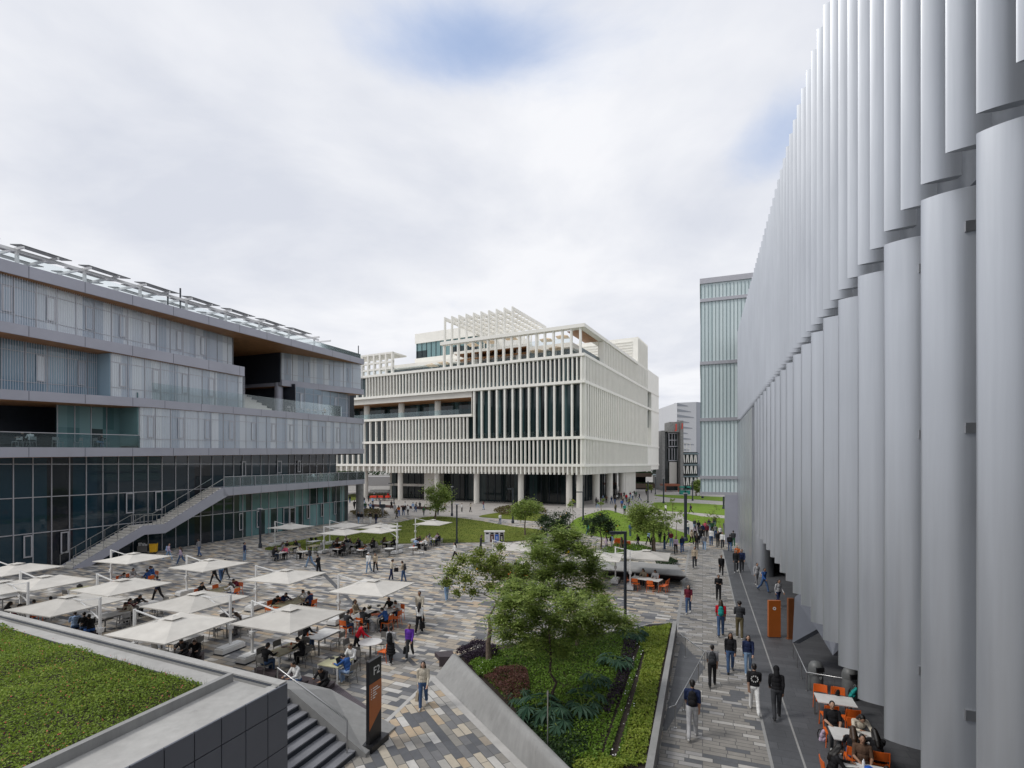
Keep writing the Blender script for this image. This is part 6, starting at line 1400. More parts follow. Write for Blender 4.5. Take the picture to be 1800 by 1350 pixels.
W(1121, 965, 27, 80, 'walk', 'black', 'grey', 'short', 'person in black with rucksack right of the orange barriers', None, ('pack', 'black', 'black rucksack beside the orange barriers'))
W(1075, 968, 29, -70, 'phone', 'pale_blue', 'light_grey', 'short', 'person in pale blue shirt with dark backpack beside the orange barriers', None, ('pack', 'black', 'dark backpack on the person in pale blue shirt'))
W(1066, 970, 28, 70, 'walk', 'lilac', 'grey', 'long', 'person in pale lilac passing the orange barriers')
W(1034, 942, 18, 60, 'walk', 'teal', 'denim', 'short', 'person in teal behind the small leaning tree')
W(1108, 943, 20, -40, 'stand', 'blue', 'denim', 'short', 'person in blue jeans right behind the armed lamp post')
PG = 'people crossing the paved plaza'
def WP(*a, **k): return W(*a, group=PG, **k)
# plaza
WP(744, 1243, 81, 185, 'stroll', 'cream', 'denim', 'long', 'person in cream sweater and jeans with long hair at the forecourt tip', None, ('tote', 'beige', 'pale beige bag held by the person in cream sweater'))
WP(720, 1157, 60, 175, 'stroll', 'purple', 'charcoal', 'short', 'person in purple sweater carrying a black bag', None, ('tote', 'black', 'black bag held by the person in purple sweater'))
WP(687, 1166, 64, -15, 'skirt', 'light_grey', 'black', 'short', 'person in black skirt and grey top beside the round table', None, ('pack', 'black', 'black backpack of the person in black skirt'))
WP(627, 1152, 58, -80, 'lean', 'red', 'black', 'short', 'person in bright red hoodie bending over the round table')
WP(737, 1113, 54, -10, 'stroll', 'white', 'black', 'long', 'person in white top and black trousers with very long hair', None, ('tote', 'black', 'dark bag of the person in white top and long hair'))
WP(738, 1098, 62, 170, 'stroll', 'cream', 'black', 'short', 'person in cream top walking toward the long haired person')
WP(785, 1056, 40, 20, 'stroll', 'black', 'light_denim', 'short', 'person in black top and pale jeans behind the forked tree')
WP(688, 1020, 34, -75, 'phone', 'cream', 'navy', 'curly', 'person in cream top with a black handbag talking', None, ('tote', 'black', 'black handbag of the person in cream top talking'))
WP(709, 1023, 36, 75, 'phone', 'beige', 'denim', 'short', 'person in beige shirt wearing a grey backpack talking', None, ('pack', 'charcoal', 'dark grey backpack of the person in beige shirt'))
WP(648, 1007, 36, 165, 'stroll', 'white', 'light_denim', 'cap', 'person in white cap, white top and light jeans', hairc='white')
WP(660, 1006, 34, 175, 'stroll', 'beige', 'black', 'long', 'person in beige and black walking beside the white cap')
WP(545, 997, 36, 80, 'walk', 'charcoal', 'light_denim', 'short', 'person striding in charcoal top and pale jeans beside the dark drain')
WP(296, 985, 30, -80, 'walk', 'lilac', 'light_denim', 'short', 'person in pale lilac near the cleaning cart', None, ('pack', 'pale_blue', 'pale blue backpack of the person near the cleaning cart'))
WP(318, 992, 31, 100, 'walk', 'lilac', 'denim', 'long', 'person in pale top and blue jeans walking past the cleaning cart')
WP(396, 1018, 34, 60, 'walk', 'charcoal', 'charcoal', 'short', 'person in charcoal seen behind the umbrella by the stair')
WP(377, 1027, 34, 80, 'walk', 'black', 'black', 'long', 'person in black beneath the middle left umbrella')
WP(388, 1022, 34, 50, 'stroll', 'light_denim', 'denim', 'short', 'person in pale denim top beneath the middle left umbrella')
WP(277, 1057, 46, 80, 'walk', 'navy', 'black', 'short', 'person walking in navy top and black trousers between umbrellas')
# around the far lawn and the white building
FG = 'people near the white building'
far = [(630, 920, 21, 180, 'black', 'light_denim', 'long', 'person in black and white jeans left of the far pair'), (636, 921, 21, 180, 'black', 'light_grey', 'short', 'person in black hurrying past the brown hedge'), (661, 921, 20, 180, 'black', 'navy', 'long', 'person in black jacket walking in front of the brown hedge'), (651, 920, 20, 180, 'black', 'white', 'short', 'person in black top and white trousers before the brown hedge'),
       (623, 896, 17, 0, 'black', 'black', 'short', 'person all in black by the corner of the teal glass'), (629, 896, 17, 0, 'black', 'light_denim', 'short', 'person in black and pale jeans by the corner of the teal glass'), (642, 900, 18, 10, 'green', 'denim', 'short', 'person with green backpack behind the brown hedge'), (651, 901, 17, 0, 'pale_blue', 'charcoal', 'short', 'person in pale blue shirt behind the brown hedge'), (656, 901, 16, 0, 'navy', 'denim', 'short', 'person in navy behind the brown hedge'),
       (673, 907, 20, 200, 'light_grey', 'light_grey', 'cap', 'person in pale grey behind the slim notice stand'), (694, 903, 18, 180, 'light_grey', 'light_grey', 'short', 'person in light grey outfit on the far paving'), (701, 908, 20, 30, 'orange', 'blue', 'long', 'person in bare shouldered rust top and blue jeans'), (709, 907, 19, 20, 'black', 'denim', 'short', 'person in black top and denim on the far paving'), (717, 906, 19, 40, 'white', 'charcoal', 'short', 'person in white shirt and dark trousers on the far paving'),
       (726, 900, 17, 0, 'pale_blue', 'white', 'short', 'person in bright blue top near the long bench'), (731, 900, 17, -90, 'black', 'denim', 'short', 'person in black beside the long bench'), (745, 907, 11, 0, 'green', 'grey', 'short', 'person crouching at the lawn edge'), (770, 906, 14, 0, 'black', 'navy', 'short', 'person in black behind the round crowned tree'),
       (812, 900, 15, -100, 'white', 'black', 'short', 'person in white top striding before the lobby columns'), (827, 900, 16, -90, 'cream', 'black', 'long', 'person in cream top and black trousers before the lobby columns'), (879, 921, 18, 190, 'white', 'denim', 'short', 'person in white standing by the grass hedge path'),
       (1051, 893, 16, -60, 'black', 'light_denim', 'short', 'person in black stepping off the lobby paving'), (1048, 889, 15, 30, 'charcoal', 'black', 'short', 'person in charcoal by the lobby door'), (1066, 885, 15, 0, 'brown', 'black', 'short', 'person in brown between the round columns'), (1075, 886, 14, 10, 'navy', 'denim', 'short', 'person in navy between the round columns'), (1081, 886, 15, 0, 'black', 'denim', 'long', 'person in black coat before the second round column'),
       (1088, 878, 13, 180, 'black', 'black', 'short', 'person in black in the group at the core wall'), (1092, 878, 13, 170, 'maroon', 'black', 'short', 'person in maroon in the group at the core wall'), (1097, 877, 13, 190, 'black', 'charcoal', 'long', 'person with long hair in the group at the core wall'), (1101, 882, 14, 0, 'red', 'black', 'short', 'person in red top below the group at the core wall'), (1112, 879, 14, 20, 'white', 'denim', 'short', 'person in white and blue jeans by the white core wall'), (1115, 873, 12, 0, 'black', 'charcoal', 'short', 'person in black leaning near the white core wall'), (1118, 876, 13, 10, 'green', 'charcoal', 'short', 'person in green by the edge of the core wall'),
       (1093, 894, 16, 0, 'blue', 'brown', 'short', 'person with vivid blue backpack on the far promenade'), (1098, 905, 19, 0, 'teal', 'black', 'short', 'person in turquoise top on the lawn path'), (1103, 888, 14, 40, 'grey', 'denim', 'short', 'person in grey left of the olive coated person'), (1106, 889, 15, 0, 'olive', 'charcoal', 'short', 'person in olive coat on the far promenade'), (1136, 871, 11, 0, 'black', 'black', 'short', 'person in black beyond the white building corner'), (1145, 867, 9, 0, 'teal', 'black', 'short', 'person in turquoise far beyond the white building'),
       (648, 882, 13, 0, 'black', 'black', 'short', 'person in black under the left end of the white building'), (663, 880, 13, 90, 'black', 'charcoal', 'short', 'person in dark clothes before the red stall'), (675, 881, 12, 0, 'black', 'black', 'long', 'person with long hair by the red stall'), (629, 878, 13, 0, 'light_grey', 'charcoal', 'short', 'person in pale grey left of the round column'), (658, 875, 11, 60, 'white', 'denim', 'short', 'person in white at the white striped stall'), (682, 877, 11, -30, 'red', 'black', 'short', 'person in red at the red stall')]
ps = ['walk', 'stroll', 'stand', 'phone']
for i, (x, y, h, r, t, bt, hr_, lab) in enumerate(far): W(x, y, h if h > 12 else None, r, ps[i % 4], t, bt, hr_, lab, group=FG)
# more of the crowd
KOL = ['black', 'navy', 'grey', 'white', 'charcoal', 'beige', 'maroon', 'black', 'pale_blue', 'olive']; BOL = ['black', 'denim', 'charcoal', 'light_denim', 'black']
extra = [(1228, 938, 0, 'behind the lilac top'), (1246, 934, 180, 'at the back of the walkway group'), (1258, 947, 0, 'between the white sweater and the track top'), (1266, 950, 180, 'between two white shirts on the walkway'), (1279, 953, 180, 'just left of the end wall crowd'), (1216, 957, 180, 'below the stout lamp post'), (1180, 962, 0, 'just left of the lilac jacket walker'), (1168, 966, 60, 'between the tree trunk and the walkway'), (1140, 958, -60, 'left of the bushy tree trunk'), (1093, 973, 40, 'below the orange barriers'),
         (1232, 955, 0, 'in front of the walkway group'), (1256, 930, 180, 'nearest the staked sapling'), (1296, 948, 0, 'squeezed by the silver wall'), (1085, 880, 0, 'near the middle round column'), (1071, 880, 40, 'under the soffit by the doors'), (1095, 884, 200, 'below the core wall group'), (1108, 876, 0, 'against the pale core wall'), (1124, 880, 60, 'past the core wall corner'), (1060, 882, 90, 'beside the corner lobby doors'), (1082, 902, 30, 'on the paving above the bright lawn'),
         (688, 895, 0, 'before the armed lamp left of the lawn'), (640, 887, 30, 'near the left round column'), (668, 891, 180, 'behind the left red bench'), (712, 897, 90, 'between the two red benches'), (738, 897, 0, 'right of the red bench end'), (782, 898, -60, 'right of the round crowned tree'), (850, 896, 90, 'left of the pink grass hedge'), (615, 884, 0, 'at the teal glass corner far behind'), (655, 888, 10, 'left of the left red bench middle'), (697, 912, 150, 'near the lawn kerb on the far paving'),
         (560, 1012, 70, 'on the plaza right of the dark drain'), (430, 986, -80, 'on open paving near the first lamp'), (350, 978, 80, 'on open paving right of the cleaning cart'), (800, 985, 100, 'on open plaza left of the forked tree'), (845, 970, -90, 'below the recycling station')]
for i, (x, y, r, lab) in enumerate(extra): W(x, y, None, r, ps[(i * 3 + 1) % 4], KOL[i % 10], BOL[(i * 3) % 5], ('short', 'long', 'short', 'tied')[i % 4], 'person in %s %s' % (KOL[i % 10].replace('_', ' '), lab), group='passers-by spread over the campus')
# under the fins
W(1343, 1040, None, 200, 'walk', 'blue', 'denim', 'short', 'person in blue walking in the shade under the fins', group='people in the shade under the fins')
W(1330, 1030, None, 190, 'stroll', 'light_grey', 'grey', 'short', 'person in pale grey in the deep shade by the column', group='people in the shade under the fins')
W(1368, 1066, None, 195, 'stroll', 'light_grey', 'navy', 'short', 'person in grey shirt with dark bag behind the orange slab', None, ('pack', 'black', 'dark bag of the person behind the orange slab'), group='people in the shade under the fins')
W(1337, 1003, None, 180, 'stroll', 'black', 'charcoal', 'short', 'person in black far under the fins beside the round column', group='people in the shade under the fins')
# ------------------------------------------------------------------ umbrellas
UMB = {}
def umbrella(apx, apy, side, label, rot=0.0):
    """apex pixel; side +1: pole on the V side of the canopy, -1: on the other"""
    top = gp(apx, apy, 2.57); c = Vector((top.x, top.y, 0)); root = thing('cantilever_umbrella', label, 'umbrella', c, math.atan2(V.y, V.x) + (0 if side > 0 else math.pi) + rot + RND.uniform(-.06, .06), 'cream cantilever umbrellas of the plaza')
    if not UMB:
        h, e, t = 1.62, 2.15, 2.53; b = MB()
        P = [(h, h, e), (-h, h, e), (-h, -h, e), (h, -h, e)]; r = .20; Q = [(r, r, t - .05), (-r, r, t - .05), (-r, -r, t - .05), (r, -r, t - .05)]
        n = 6
        for i in range(4):
            a, c_, q0, q1 = Vector(P[i]), Vector(P[(i + 1) % 4]), Vector(Q[i]), Vector(Q[(i + 1) % 4])
            for j in range(n):
                for k in range(n):
                    def pt(u_, w_):
                        x = a.lerp(c_, u_).lerp(q0.lerp(q1, u_), w_); s = math.sin(math.pi * u_) * (1 - w_) * .05; return x - Z * s - Z * .04 * math.sin(math.pi * w_)
                    b.poly([pt(j / n, k / n), pt((j + 1) / n, k / n), pt((j + 1) / n, (k + 1) / n), pt(j / n, (k + 1) / n)])
            b.poly([a, a - Z * .05, c_ - Z * .05, c_])
        UMB['canopy'] = b.mesh('canopy', M['canvas'])
        b = MB(); r2 = .30; T2 = (0, 0, t + .05)
        for i in range(4): a = Vector(((r2 if i in (0, 3) else -r2), (r2 if i < 2 else -r2), t - .045 + .03)); c_ = Vector(((r2 if i in (0, 1) and False else (r2 if (i + 1) % 4 in (0, 3) else -r2)), (r2 if (i + 1) % 4 < 2 else -r2), t - .015)); b.poly([a, c_, T2])
        UMB['vent'] = b.mesh('vent_cap', M['canvas'])
        b = MB()
        for p in P: b.bar(Vector(p) - Z * .05, (0, 0, t - .16), .03)
        b.tube([(0, 0, t - .35), (0, 0, t + .06)], .04, 8); UMB['ribs'] = b.mesh('ribs', M['whitemetal'])
        b = MB(); b.box(2.17, 2.26, -.045, .045, .10, 2.66); UMB['pole'] = b.mesh('pole', M['whitemetal'])
        b = MB(); b.bar((2.21, 0, 2.62), (.95, 0, 2.40), .05); b.bar((2.21, 0, 1.62), (.9, 0, 2.32), .045); b.bar((.98, 0, 2.39), (0, 0, 2.45), .05); b.bar((2.21, 0, 2.76), (3.0, .9, 1.2), .008) if False else None; UMB['arm'] = b.mesh('arm', M['whitemetal'])
        b = MB(); b.obox((1.95, -.62, .06), (.52, 0, 0), (0, 1.24, 0), (0, 0, .20)); b.obox((1.99, -.57, .26), (.44, 0, 0), (0, 1.14, 0), (0, 0, .06)); UMB['base'] = b.mesh('base_block', M['whitemetal'])
        b = MB(); b.box(1.92, 2.5, -.66, .66, .03, .058)
        for x in (2.0, 2.42):
            for y in (-.55, .55): b.tube([(x, y - .02, .03), (x, y + .02, .03)], .03, 8)
        UMB['trolley'] = b.mesh('trolley', M['dark_metal']); b = MB(); b.obox((2.12, -.09, 1.05), (.2, 0, 0), (0, .18, 0), (0, 0, .22)); b.bar((2.21, .1, 1.15), (2.21, .24, 1.22), .03); UMB['crank'] = b.mesh('crank', M['whitemetal'])
    for nm in ('canopy', 'vent', 'ribs', 'pole', 'arm', 'base', 'trolley', 'crank'):
        o = bpy.data.objects.new(UMB[nm].name, UMB[nm]); COL.objects.link(o); o.parent = root
    return root
for a in ((30, 989, 1, 'umbrella at the far left frame edge nearest the dark curtain wall'), (235, 971, 1, 'umbrella right in front of the outside stair foot'), (368, 982, 1, 'umbrella standing alone right of the outside stair'), (78, 1011, 1, 'umbrella behind the one cut by the left frame edge'), (5, 1020, -1, 'umbrella cut by the left frame edge behind the roof parapet'),
          (215, 1017, 1, 'umbrella between the stair foot one and the parapet ones'), (120, 1046, -1, 'umbrella whose front corner touches the roof parapet'), (345, 1041, -1, 'umbrella with pole on its right over the white table'), (305, 1083, 1, 'largest umbrella overlapping the roof parapet edge'), (510, 1068, 1, 'umbrella over the beige table next to the stair handrail'),
          (503, 1000, 1, 'umbrella over the olive table with four students'), (656, 1018, 1, 'umbrella over the big white double table'), (512, 919, 1, 'umbrella nearest the teal ground floor glass'), (608, 917, 1, 'rear umbrella hidden behind the two beside the lawn'), (602, 928, 1, 'umbrella with white pole on its left in the lawn row'), (665, 925, -1, 'umbrella with white pole on its right in the lawn row'), (761, 913, 1, 'umbrella out on the olive lawn'),
          (912, 953, 1, 'umbrella left of the feathery trees beyond the forked tree'), (1136, 966, 1, 'umbrella in front of the dark planter bench'), (1052, 968, -1, 'umbrella almost hidden behind the taller feathery tree'), (668, 919, -1, 'rear right umbrella peeking over the lawn row')):
    umbrella(*a)
# ------------------------------------------------------------------ chairs and tables
CH = {}
def chair(loc, rz, mat, label, near=True, group=None):
    if mat not in CH:
        m = M[mat]; d = {}
        b = MB(); b.obox((-.22, -.21, .43), (.44, 0, 0), (0, .43, 0), (0, 0, .022)); b.obox((-.20, .20, .415), (.40, 0, 0), (0, .03, 0), (0, 0, .015)); d['seat'] = b.mesh('seat', m)
        b = MB()
        for k in range(6):
            x0 = -.21 + .42 * k / 6; x1 = x0 + .42 / 6; f = lambda x: .035 * (1 - (x / .21) ** 2)
            b.prism([(x0, -.235 - f(x0), .60), (x1, -.235 - f(x1), .60), (x1, -.275 - f(x1), .86), (x0, -.275 - f(x0), .86)], (0, .018, 0))
        d['backrest'] = b.mesh('backrest', m); L = []
        for s in (-1, 1):
            b = MB(); b.tube([(s * .205, .20, .43), (s * .225, .235, 0)], .014, 6); L.append(b.mesh('leg', m))
            b = MB(); b.tube([(s * .225, -.27, 0), (s * .21, -.20, .43), (s * .21, -.245, .64), (s * .20, -.275, .84)], .014, 6); L.append(b.mesh('leg', m))
        d['legs'] = L; j = MB()
        for me in [d['seat'], d['backrest']] + L: j._add([tuple(v.co) for v in me.vertices], [tuple(p.vertices) for p in me.polygons])
        d['all'] = j.mesh('chair', m); CH[mat] = d
    d = CH[mat]; group = group or ('orange chairs' if mat == 'orange' else 'grey metal chairs')
    if not near: o = bpy.data.objects.new('chair', d['all']); COL.objects.link(o); o.location = loc; o.rotation_euler = (0, 0, rz); return tag(o, uniq(label, group), 'chair', group)
    root = thing('chair', uniq(label, group), 'chair', loc, rz, group)
    for nm, me in [('seat', d['seat']), ('backrest', d['backrest'])] + [('leg', q) for q in d['legs']]: o = bpy.data.objects.new(nm, me); COL.objects.link(o); o.parent = root
    return root
AU = math.atan2(UY, UX)                     # local +X of tables runs along U
DIRN = {'u+': (1, 0, 'far'), 'u-': (-1, 0, 'near'), 'v+': (0, 1, 'left'), 'v-': (0, -1, 'right')}
def table(px, py, lu, lv, top, desc, seats, near=True, shape='rect', cm='greychair', rot=0.0, z=.74):
    desc, short = desc.split('|'); c = gp(px, py, z); c = Vector((c.x, c.y, .004)); ang = AU + rot; root = thing('table', desc, 'table', c, ang, 'plaza tables'); b = MB()
    if shape == 'round': b.lathe([(lu / 2 - .02, z - .03), (lu / 2, z - .02), (lu / 2, z), (lu / 2 - .01, z + .005)], (0, 0, 0), 28)
    else: b.obox((-lu / 2, -lv / 2, z - .03), (lu, 0, 0), (0, lv, 0), (0, 0, .03))
    b.build('tabletop', M[top], root)
    lm = M['tab_leg'] if top == 'tab_white' else M['whitemetal']
    if shape == 'round':
        b = MB(); b.tube([(0, 0, .02), (0, 0, z - .03)], .045, 10); b.build('pedestal', lm, root); b = MB(); b.lathe([(.26, 0), (.25, .02), (.05, .035)], (0, 0, 0), 18); b.build('foot', lm, root)
    else:
        for sx in (-1, 1):
            for sy in (-1, 1): b = MB(); b.obox((sx * (lu / 2 - .03) - .025, sy * (lv / 2 - .03) - .025, 0), (.05, 0, 0), (0, .05, 0), (0, 0, z - .031)); b.build('leg', lm, root)
        b = MB(); b.obox((-lu / 2 + .06, -lv / 2 + .03, z - .09), (lu - .12, 0, 0), (0, .025, 0), (0, 0, .058)); b.obox((-lu / 2 + .06, lv / 2 - .055, z - .09), (lu - .12, 0, 0), (0, .025, 0), (0, 0, .058)); b.build('apron', lm, root)
    for sd, sh, cmat, who in seats:
        dx, dy, word = DIRN[sd]; gap = (.40 if who else .34) + RND.uniform(-.03, .05); R_ = Matrix.Rotation(ang, 3, 'Z')
        lx, ly = (dx * (lu / 2 + gap - .12), sh) if dx else (sh, dy * (lv / 2 + gap - .12))
        p = c + R_ @ Vector((lx, ly, 0)); f = math.atan2(-dy, -dx) + ang - math.pi / 2 + RND.uniform(-.12, .12); cmat = cmat or cm
        cn = 'orange' if cmat == 'orange' else 'grey'
        pos = word if abs(sh) < .2 else word + ((' left' if sh > 0 else ' right') if dx else (' far' if sh > 0 else ' near'))
        chair(p, f, cmat, f'{"empty " if not who else "taken "}{cn} chair at the {pos} of the {short}', near)
        if who:
            pose, tp, bt, hair = who[:4]; sl = who[4] if len(who) > 4 else None; off = Matrix.Rotation(f, 3, 'Z') @ Vector((0, -.05, 0))
            person(p + off, f, pose, tp, bt, hair, f'person in {tp.replace("_", " ")} seated at {pos} of the {short}', RND.uniform(.95, 1.0), sl, 'students seated at the plaza tables')
    return root
S = lambda pose, t, b_, h, sl=None: (pose, t, b_, h, sl)
table(590, 1163, 1.0, 1.0, 'tab_yellow', 'pale yellow table nearest the black and orange sign|yellow table nearest the sign', [('u-', .05, None, None), ('v-', -.15, None, S('slump', 'blue', 'pale_blue', 'short')), ('u+', -.2, None, S('sit', 'white', 'black', 'tied'))])
table(501, 1141, 1.5, .85, 'tab_olive', 'beige table next to the stair handrail|beige table near the handrail', [('u-', .05, None, S('sit', 'black', 'denim', 'short')), ('v-', .35, None, S('slump', 'black', 'black', 'short', 'short')), ('v+', -.5, None, None), ('u+', 0, None, None), ('v+', .45, None, None)])
table(566, 1114, 1.5, .95, 'tab_white', 'white table behind the beige one|white table behind beige one', [('v+', -.2, None, S('sit', 'black', 'denim', 'long')), ('v-', .25, None, None), ('u-', 0, None, None)])
table(651, 1128, 1.05, 1.05, 'tab_white', 'round pale table by the person in red hoodie|round table near red hoodie', [('u-', .05, None, None), ('v-', -.05, 'orange', None), ('u+', -.1, None, None), ('v+', -.35, None, None)], shape='round')
table(638, 1081, 1.9, .95, 'tab_white', 'left half of the big white double table|left half of double table', [('v+', .5, 'orange', S('sitback', 'beige', 'black', 'tied')), ('u-', .1, 'orange', S('sit', 'charcoal', 'denim', 'short', 'short')), ('v+', -.5, None, None)], cm='greychair')
table(669, 1077, 1.9, .95, 'tab_white', 'right half of the big white double table|right half of double table', [('u+', .2, 'orange', S('sit', 'black', 'black', 'short', 'short')), ('u+', -.35, 'orange', S('slump', 'white', 'navy', 'short', 'short')), ('u-', .25, 'orange', S('sit', 'charcoal', 'charcoal', 'tied')), ('v-', -.5, 'orange', S('slump', 'blue', 'black', 'short', 'short')), ('v-', .35, 'orange', None)])
table(514, 1058, 2.0, 1.1, 'tab_olive', 'olive table with the four studying students|olive table of four students', [('v+', -.55, 'orange', S('slump', 'black', 'charcoal', 'short', 'short')), ('v+', .1, 'orange', S('slump', 'navy', 'denim', 'short')), ('u+', .1, 'orange', S('slump', 'white', 'navy', 'short')), ('v-', .55, 'orange', S('sit', 'navy', 'black', 'short', 'short')), ('u-', .35, 'orange', None), ('u-', -.3, 'orange', None)], cm='orange')
table(384, 1037, 2.2, 1.1, 'tab_olive', 'olive table right of the outside stair umbrella|olive table nearest the stair', [('v+', -.6, 'orange', S('sit', 'black', 'black', 'tied', 'short')), ('v+', .6, 'orange', None), ('u+', .0, 'orange', S('slump', 'maroon', 'black', 'short')), ('v-', .4, 'orange', S('slump', 'white', 'denim', 'long')), ('u-', -.1, 'orange', None)], cm='orange')
table(145, 1034, 1.1, 1.0, 'tab_yellow', 'pale yellow table with a black pot beside the left umbrellas|yellow table with black pot', [('u-', 0, None, None), ('v-', .2, None, None)])
table(240, 1014, 1.9, 1.0, 'tab_white', 'table with the blue shirt students before the stair|table of blue shirt students', [('v+', .2, None, S('sit', 'light_grey', 'black', 'short')), ('u+', .1, 'orange', S('sit', 'blue', 'denim', 'tied')), ('v-', .3, 'orange', S('sit', 'blue', 'black', 'short', 'short')), ('u-', -.1, 'orange', S('slump', 'grey', 'black', 'short')), ('v+', -.5, 'orange', None)], cm='orange')
table(198, 1079, 1.3, .9, 'tab_white', 'grey table holding a black jacket beside the parapet umbrella|table with black jacket', [('v-', .1, 'palechair', None), ('u-', 0, None, None), ('u+', .0, 'palechair', S('slump', 'cream', 'black', 'short'))])
table(254, 1062, 1.5, .9, 'tab_white', 'white table with papers between two large umbrellas|paper strewn white table', [('v+', .0, None, S('slump', 'black', 'black', 'short')), ('u-', .1, None, S('slump', 'maroon', 'black', 'short')), ('v-', .2, None, None), ('u+', 0, None, None)])
table(409, 1088, 1.5, .95, 'tab_white', 'white table under the right pole umbrella|table under right pole umbrella', [('v+', .3, None, S('slump', 'grey', 'denim', 'short')), ('v-', -.2, None, S('slump', 'light_grey', 'grey', 'long')), ('u-', 0, None, None)])
table(318, 1122, 1.3, .9, 'tab_white', 'table in shadow under the largest umbrella|table under largest umbrella', [('u-', .1, None, None), ('v-', .2, None, None), ('v-', -.4, None, None), ('v+', 0, None, None)])
table(60, 1068, 1.6, .9, 'tab_olive', 'long olive table behind the roof parapet at the left|olive table behind parapet', [('v-', .5, None, S('sit', 'charcoal', 'denim', 'short')), ('v-', -.3, 'orange', S('sit', 'pale_blue', 'denim', 'short')), ('u-', .2, None, S('sit', 'black', 'black', 'long')), ('u-', -.3, 'orange', S('slump', 'maroon', 'black', 'short')), ('v+', 0, None, None)])
table(20, 1046, 1.3, .9, 'tab_white', 'white table at the left frame edge|table at left frame edge', [('v-', .2, 'palechair', None), ('u-', 0, 'palechair', None)])
# far group beside the lawn
F_ = False
table(492, 971, 1.0, .8, 'tab_white', 'small white table at the left end of the lawn row|leftmost lawn row table', [('v+', 0, 'palechair', S('sit', 'black', 'denim', 'long')), ('u-', 0, 'palechair', S('slump', 'black', 'charcoal', 'tied')), ('u+', 0, 'palechair', S('sit', 'pink', 'black', 'short'))], F_)
table(510, 961, 1.3, .8, 'tab_olive', 'beige table beside the small white one in the lawn row|second lawn row table', [('v+', .2, 'palechair', S('sit', 'black', 'black', 'short')), ('u+', .1, 'palechair', S('sit', 'black', 'black', 'long')), ('u-', .1, 'palechair', S('sit', 'grey', 'denim', 'long'))], F_)
table(533, 969, .9, .8, 'tab_white', 'small table beside the lone reader in the lawn row|lone reader table', [('v+', 0, 'palechair', S('slump', 'cream', 'black', 'short'))], F_)
table(552, 959, 1.2, .8, 'tab_olive', 'empty beige table in the lawn row|empty lawn row table', [('v-', 0, 'palechair', None), ('u+', 0, 'palechair', None)], F_)
table(552, 951, 1.3, .8, 'tab_white', 'table loaded with black bags at the lawn edge|table loaded with bags', [('v+', 0, 'palechair', None)], F_)
table(594, 964, 1.1, .9, 'tab_white', 'table with orange trays under the left pole umbrella|table under left pole umbrella', [('v+', .1, 'palechair', S('sit', 'charcoal', 'black', 'long')), ('v-', .1, 'palechair', S('slump', 'black', 'black', 'short')), ('u-', 0, 'palechair', None), ('u+', 0, 'palechair', S('sit', 'maroon', 'black', 'long')), ('v+', .6, 'palechair', S('sit', 'black', 'black', 'short'))], F_)
table(600, 953, 1.2, .8, 'tab_white', 'rear table between the two lawn umbrellas|rear lawn row table', [('u+', 0, 'palechair', S('sit', 'cream', 'black', 'short')), ('v-', 0, 'palechair', S('sit', 'black', 'denim', 'short')), ('v+', 0, 'palechair', S('slump', 'brown', 'black', 'long'))], F_)
table(622, 957, 1.2, .8, 'tab_white', 'crowded table right of the orange trays|crowded lawn row table', [('u-', 0, 'palechair', S('slump', 'light_grey', 'black', 'short')), ('v-', .1, 'palechair', S('slump', 'black', 'black', 'short')), ('v+', .1, 'palechair', S('sit', 'navy', 'black', 'short')), ('u+', 0, 'palechair', S('sit', 'navy', 'denim', 'short'))], F_)
table(636, 966, 1.0, 1.0, 'tab_white', 'round table with an orange tray|round orange tray table', [('u+', 0, 'palechair', S('slump', 'black', 'black', 'short')), ('v-', .0, 'palechair', S('slump', 'grey', 'charcoal', 'short')), ('v+', 0, 'palechair', None)], F_, 'round')
table(648, 957, 1.2, .8, 'tab_white', 'table behind the round orange tray table|table behind round tray table', [('u+', 0, 'palechair', S('sit', 'black', 'black', 'short')), ('v-', 0, 'palechair', S('slump', 'charcoal', 'black', 'short'))], F_)
table(684, 964, .95, .95, 'tab_white', 'round white table beside the right lawn pole|round table near lawn pole', [('u-', .1, 'palechair', None), ('v-', 0, 'palechair', None)], F_, 'round')
table(684, 953, 1.3, .8, 'tab_white', 'table of two by the right lawn umbrella|lawn row table of two', [('v+', 0, 'palechair', S('sit', 'brown', 'black', 'long')), ('v-', 0, 'palechair', S('sit', 'black', 'black', 'short'))], F_)
table(726, 962, .85, .85, 'tab_white', 'small round table with a red cup|round red cup table', [('v-', .2, 'palechair', None)], F_, 'round')
table(741, 953, 1.4, .8, 'tab_white', 'table with an orange tray under the lawn umbrella|orange tray table on lawn', [('v+', .1, 'palechair', S('sit', 'black', 'black', 'short')), ('u-', .2, 'palechair', S('slump', 'pale_blue', 'black', 'short')), ('u+', -.1, 'palechair', S('sit', 'beige', 'black', 'short')), ('v-', -.2, 'palechair', S('slump', 'white', 'black', 'short')), ('v+', .6, 'palechair', S('sit', 'charcoal', 'black', 'short'))], F_)
table(762, 947, 1.3, .8, 'tab_white', 'last table of the lawn row|last lawn row table', [('v+', .1, 'palechair', S('sit', 'grey', 'black', 'short')), ('v-', .1, 'palechair', S('sit', 'black', 'black', 'short')), ('u+', 0, 'palechair', S('sit', 'lilac', 'denim', 'long')), ('u-', 0, 'palechair', S('sit', 'light_grey', 'denim', 'long'))], F_)
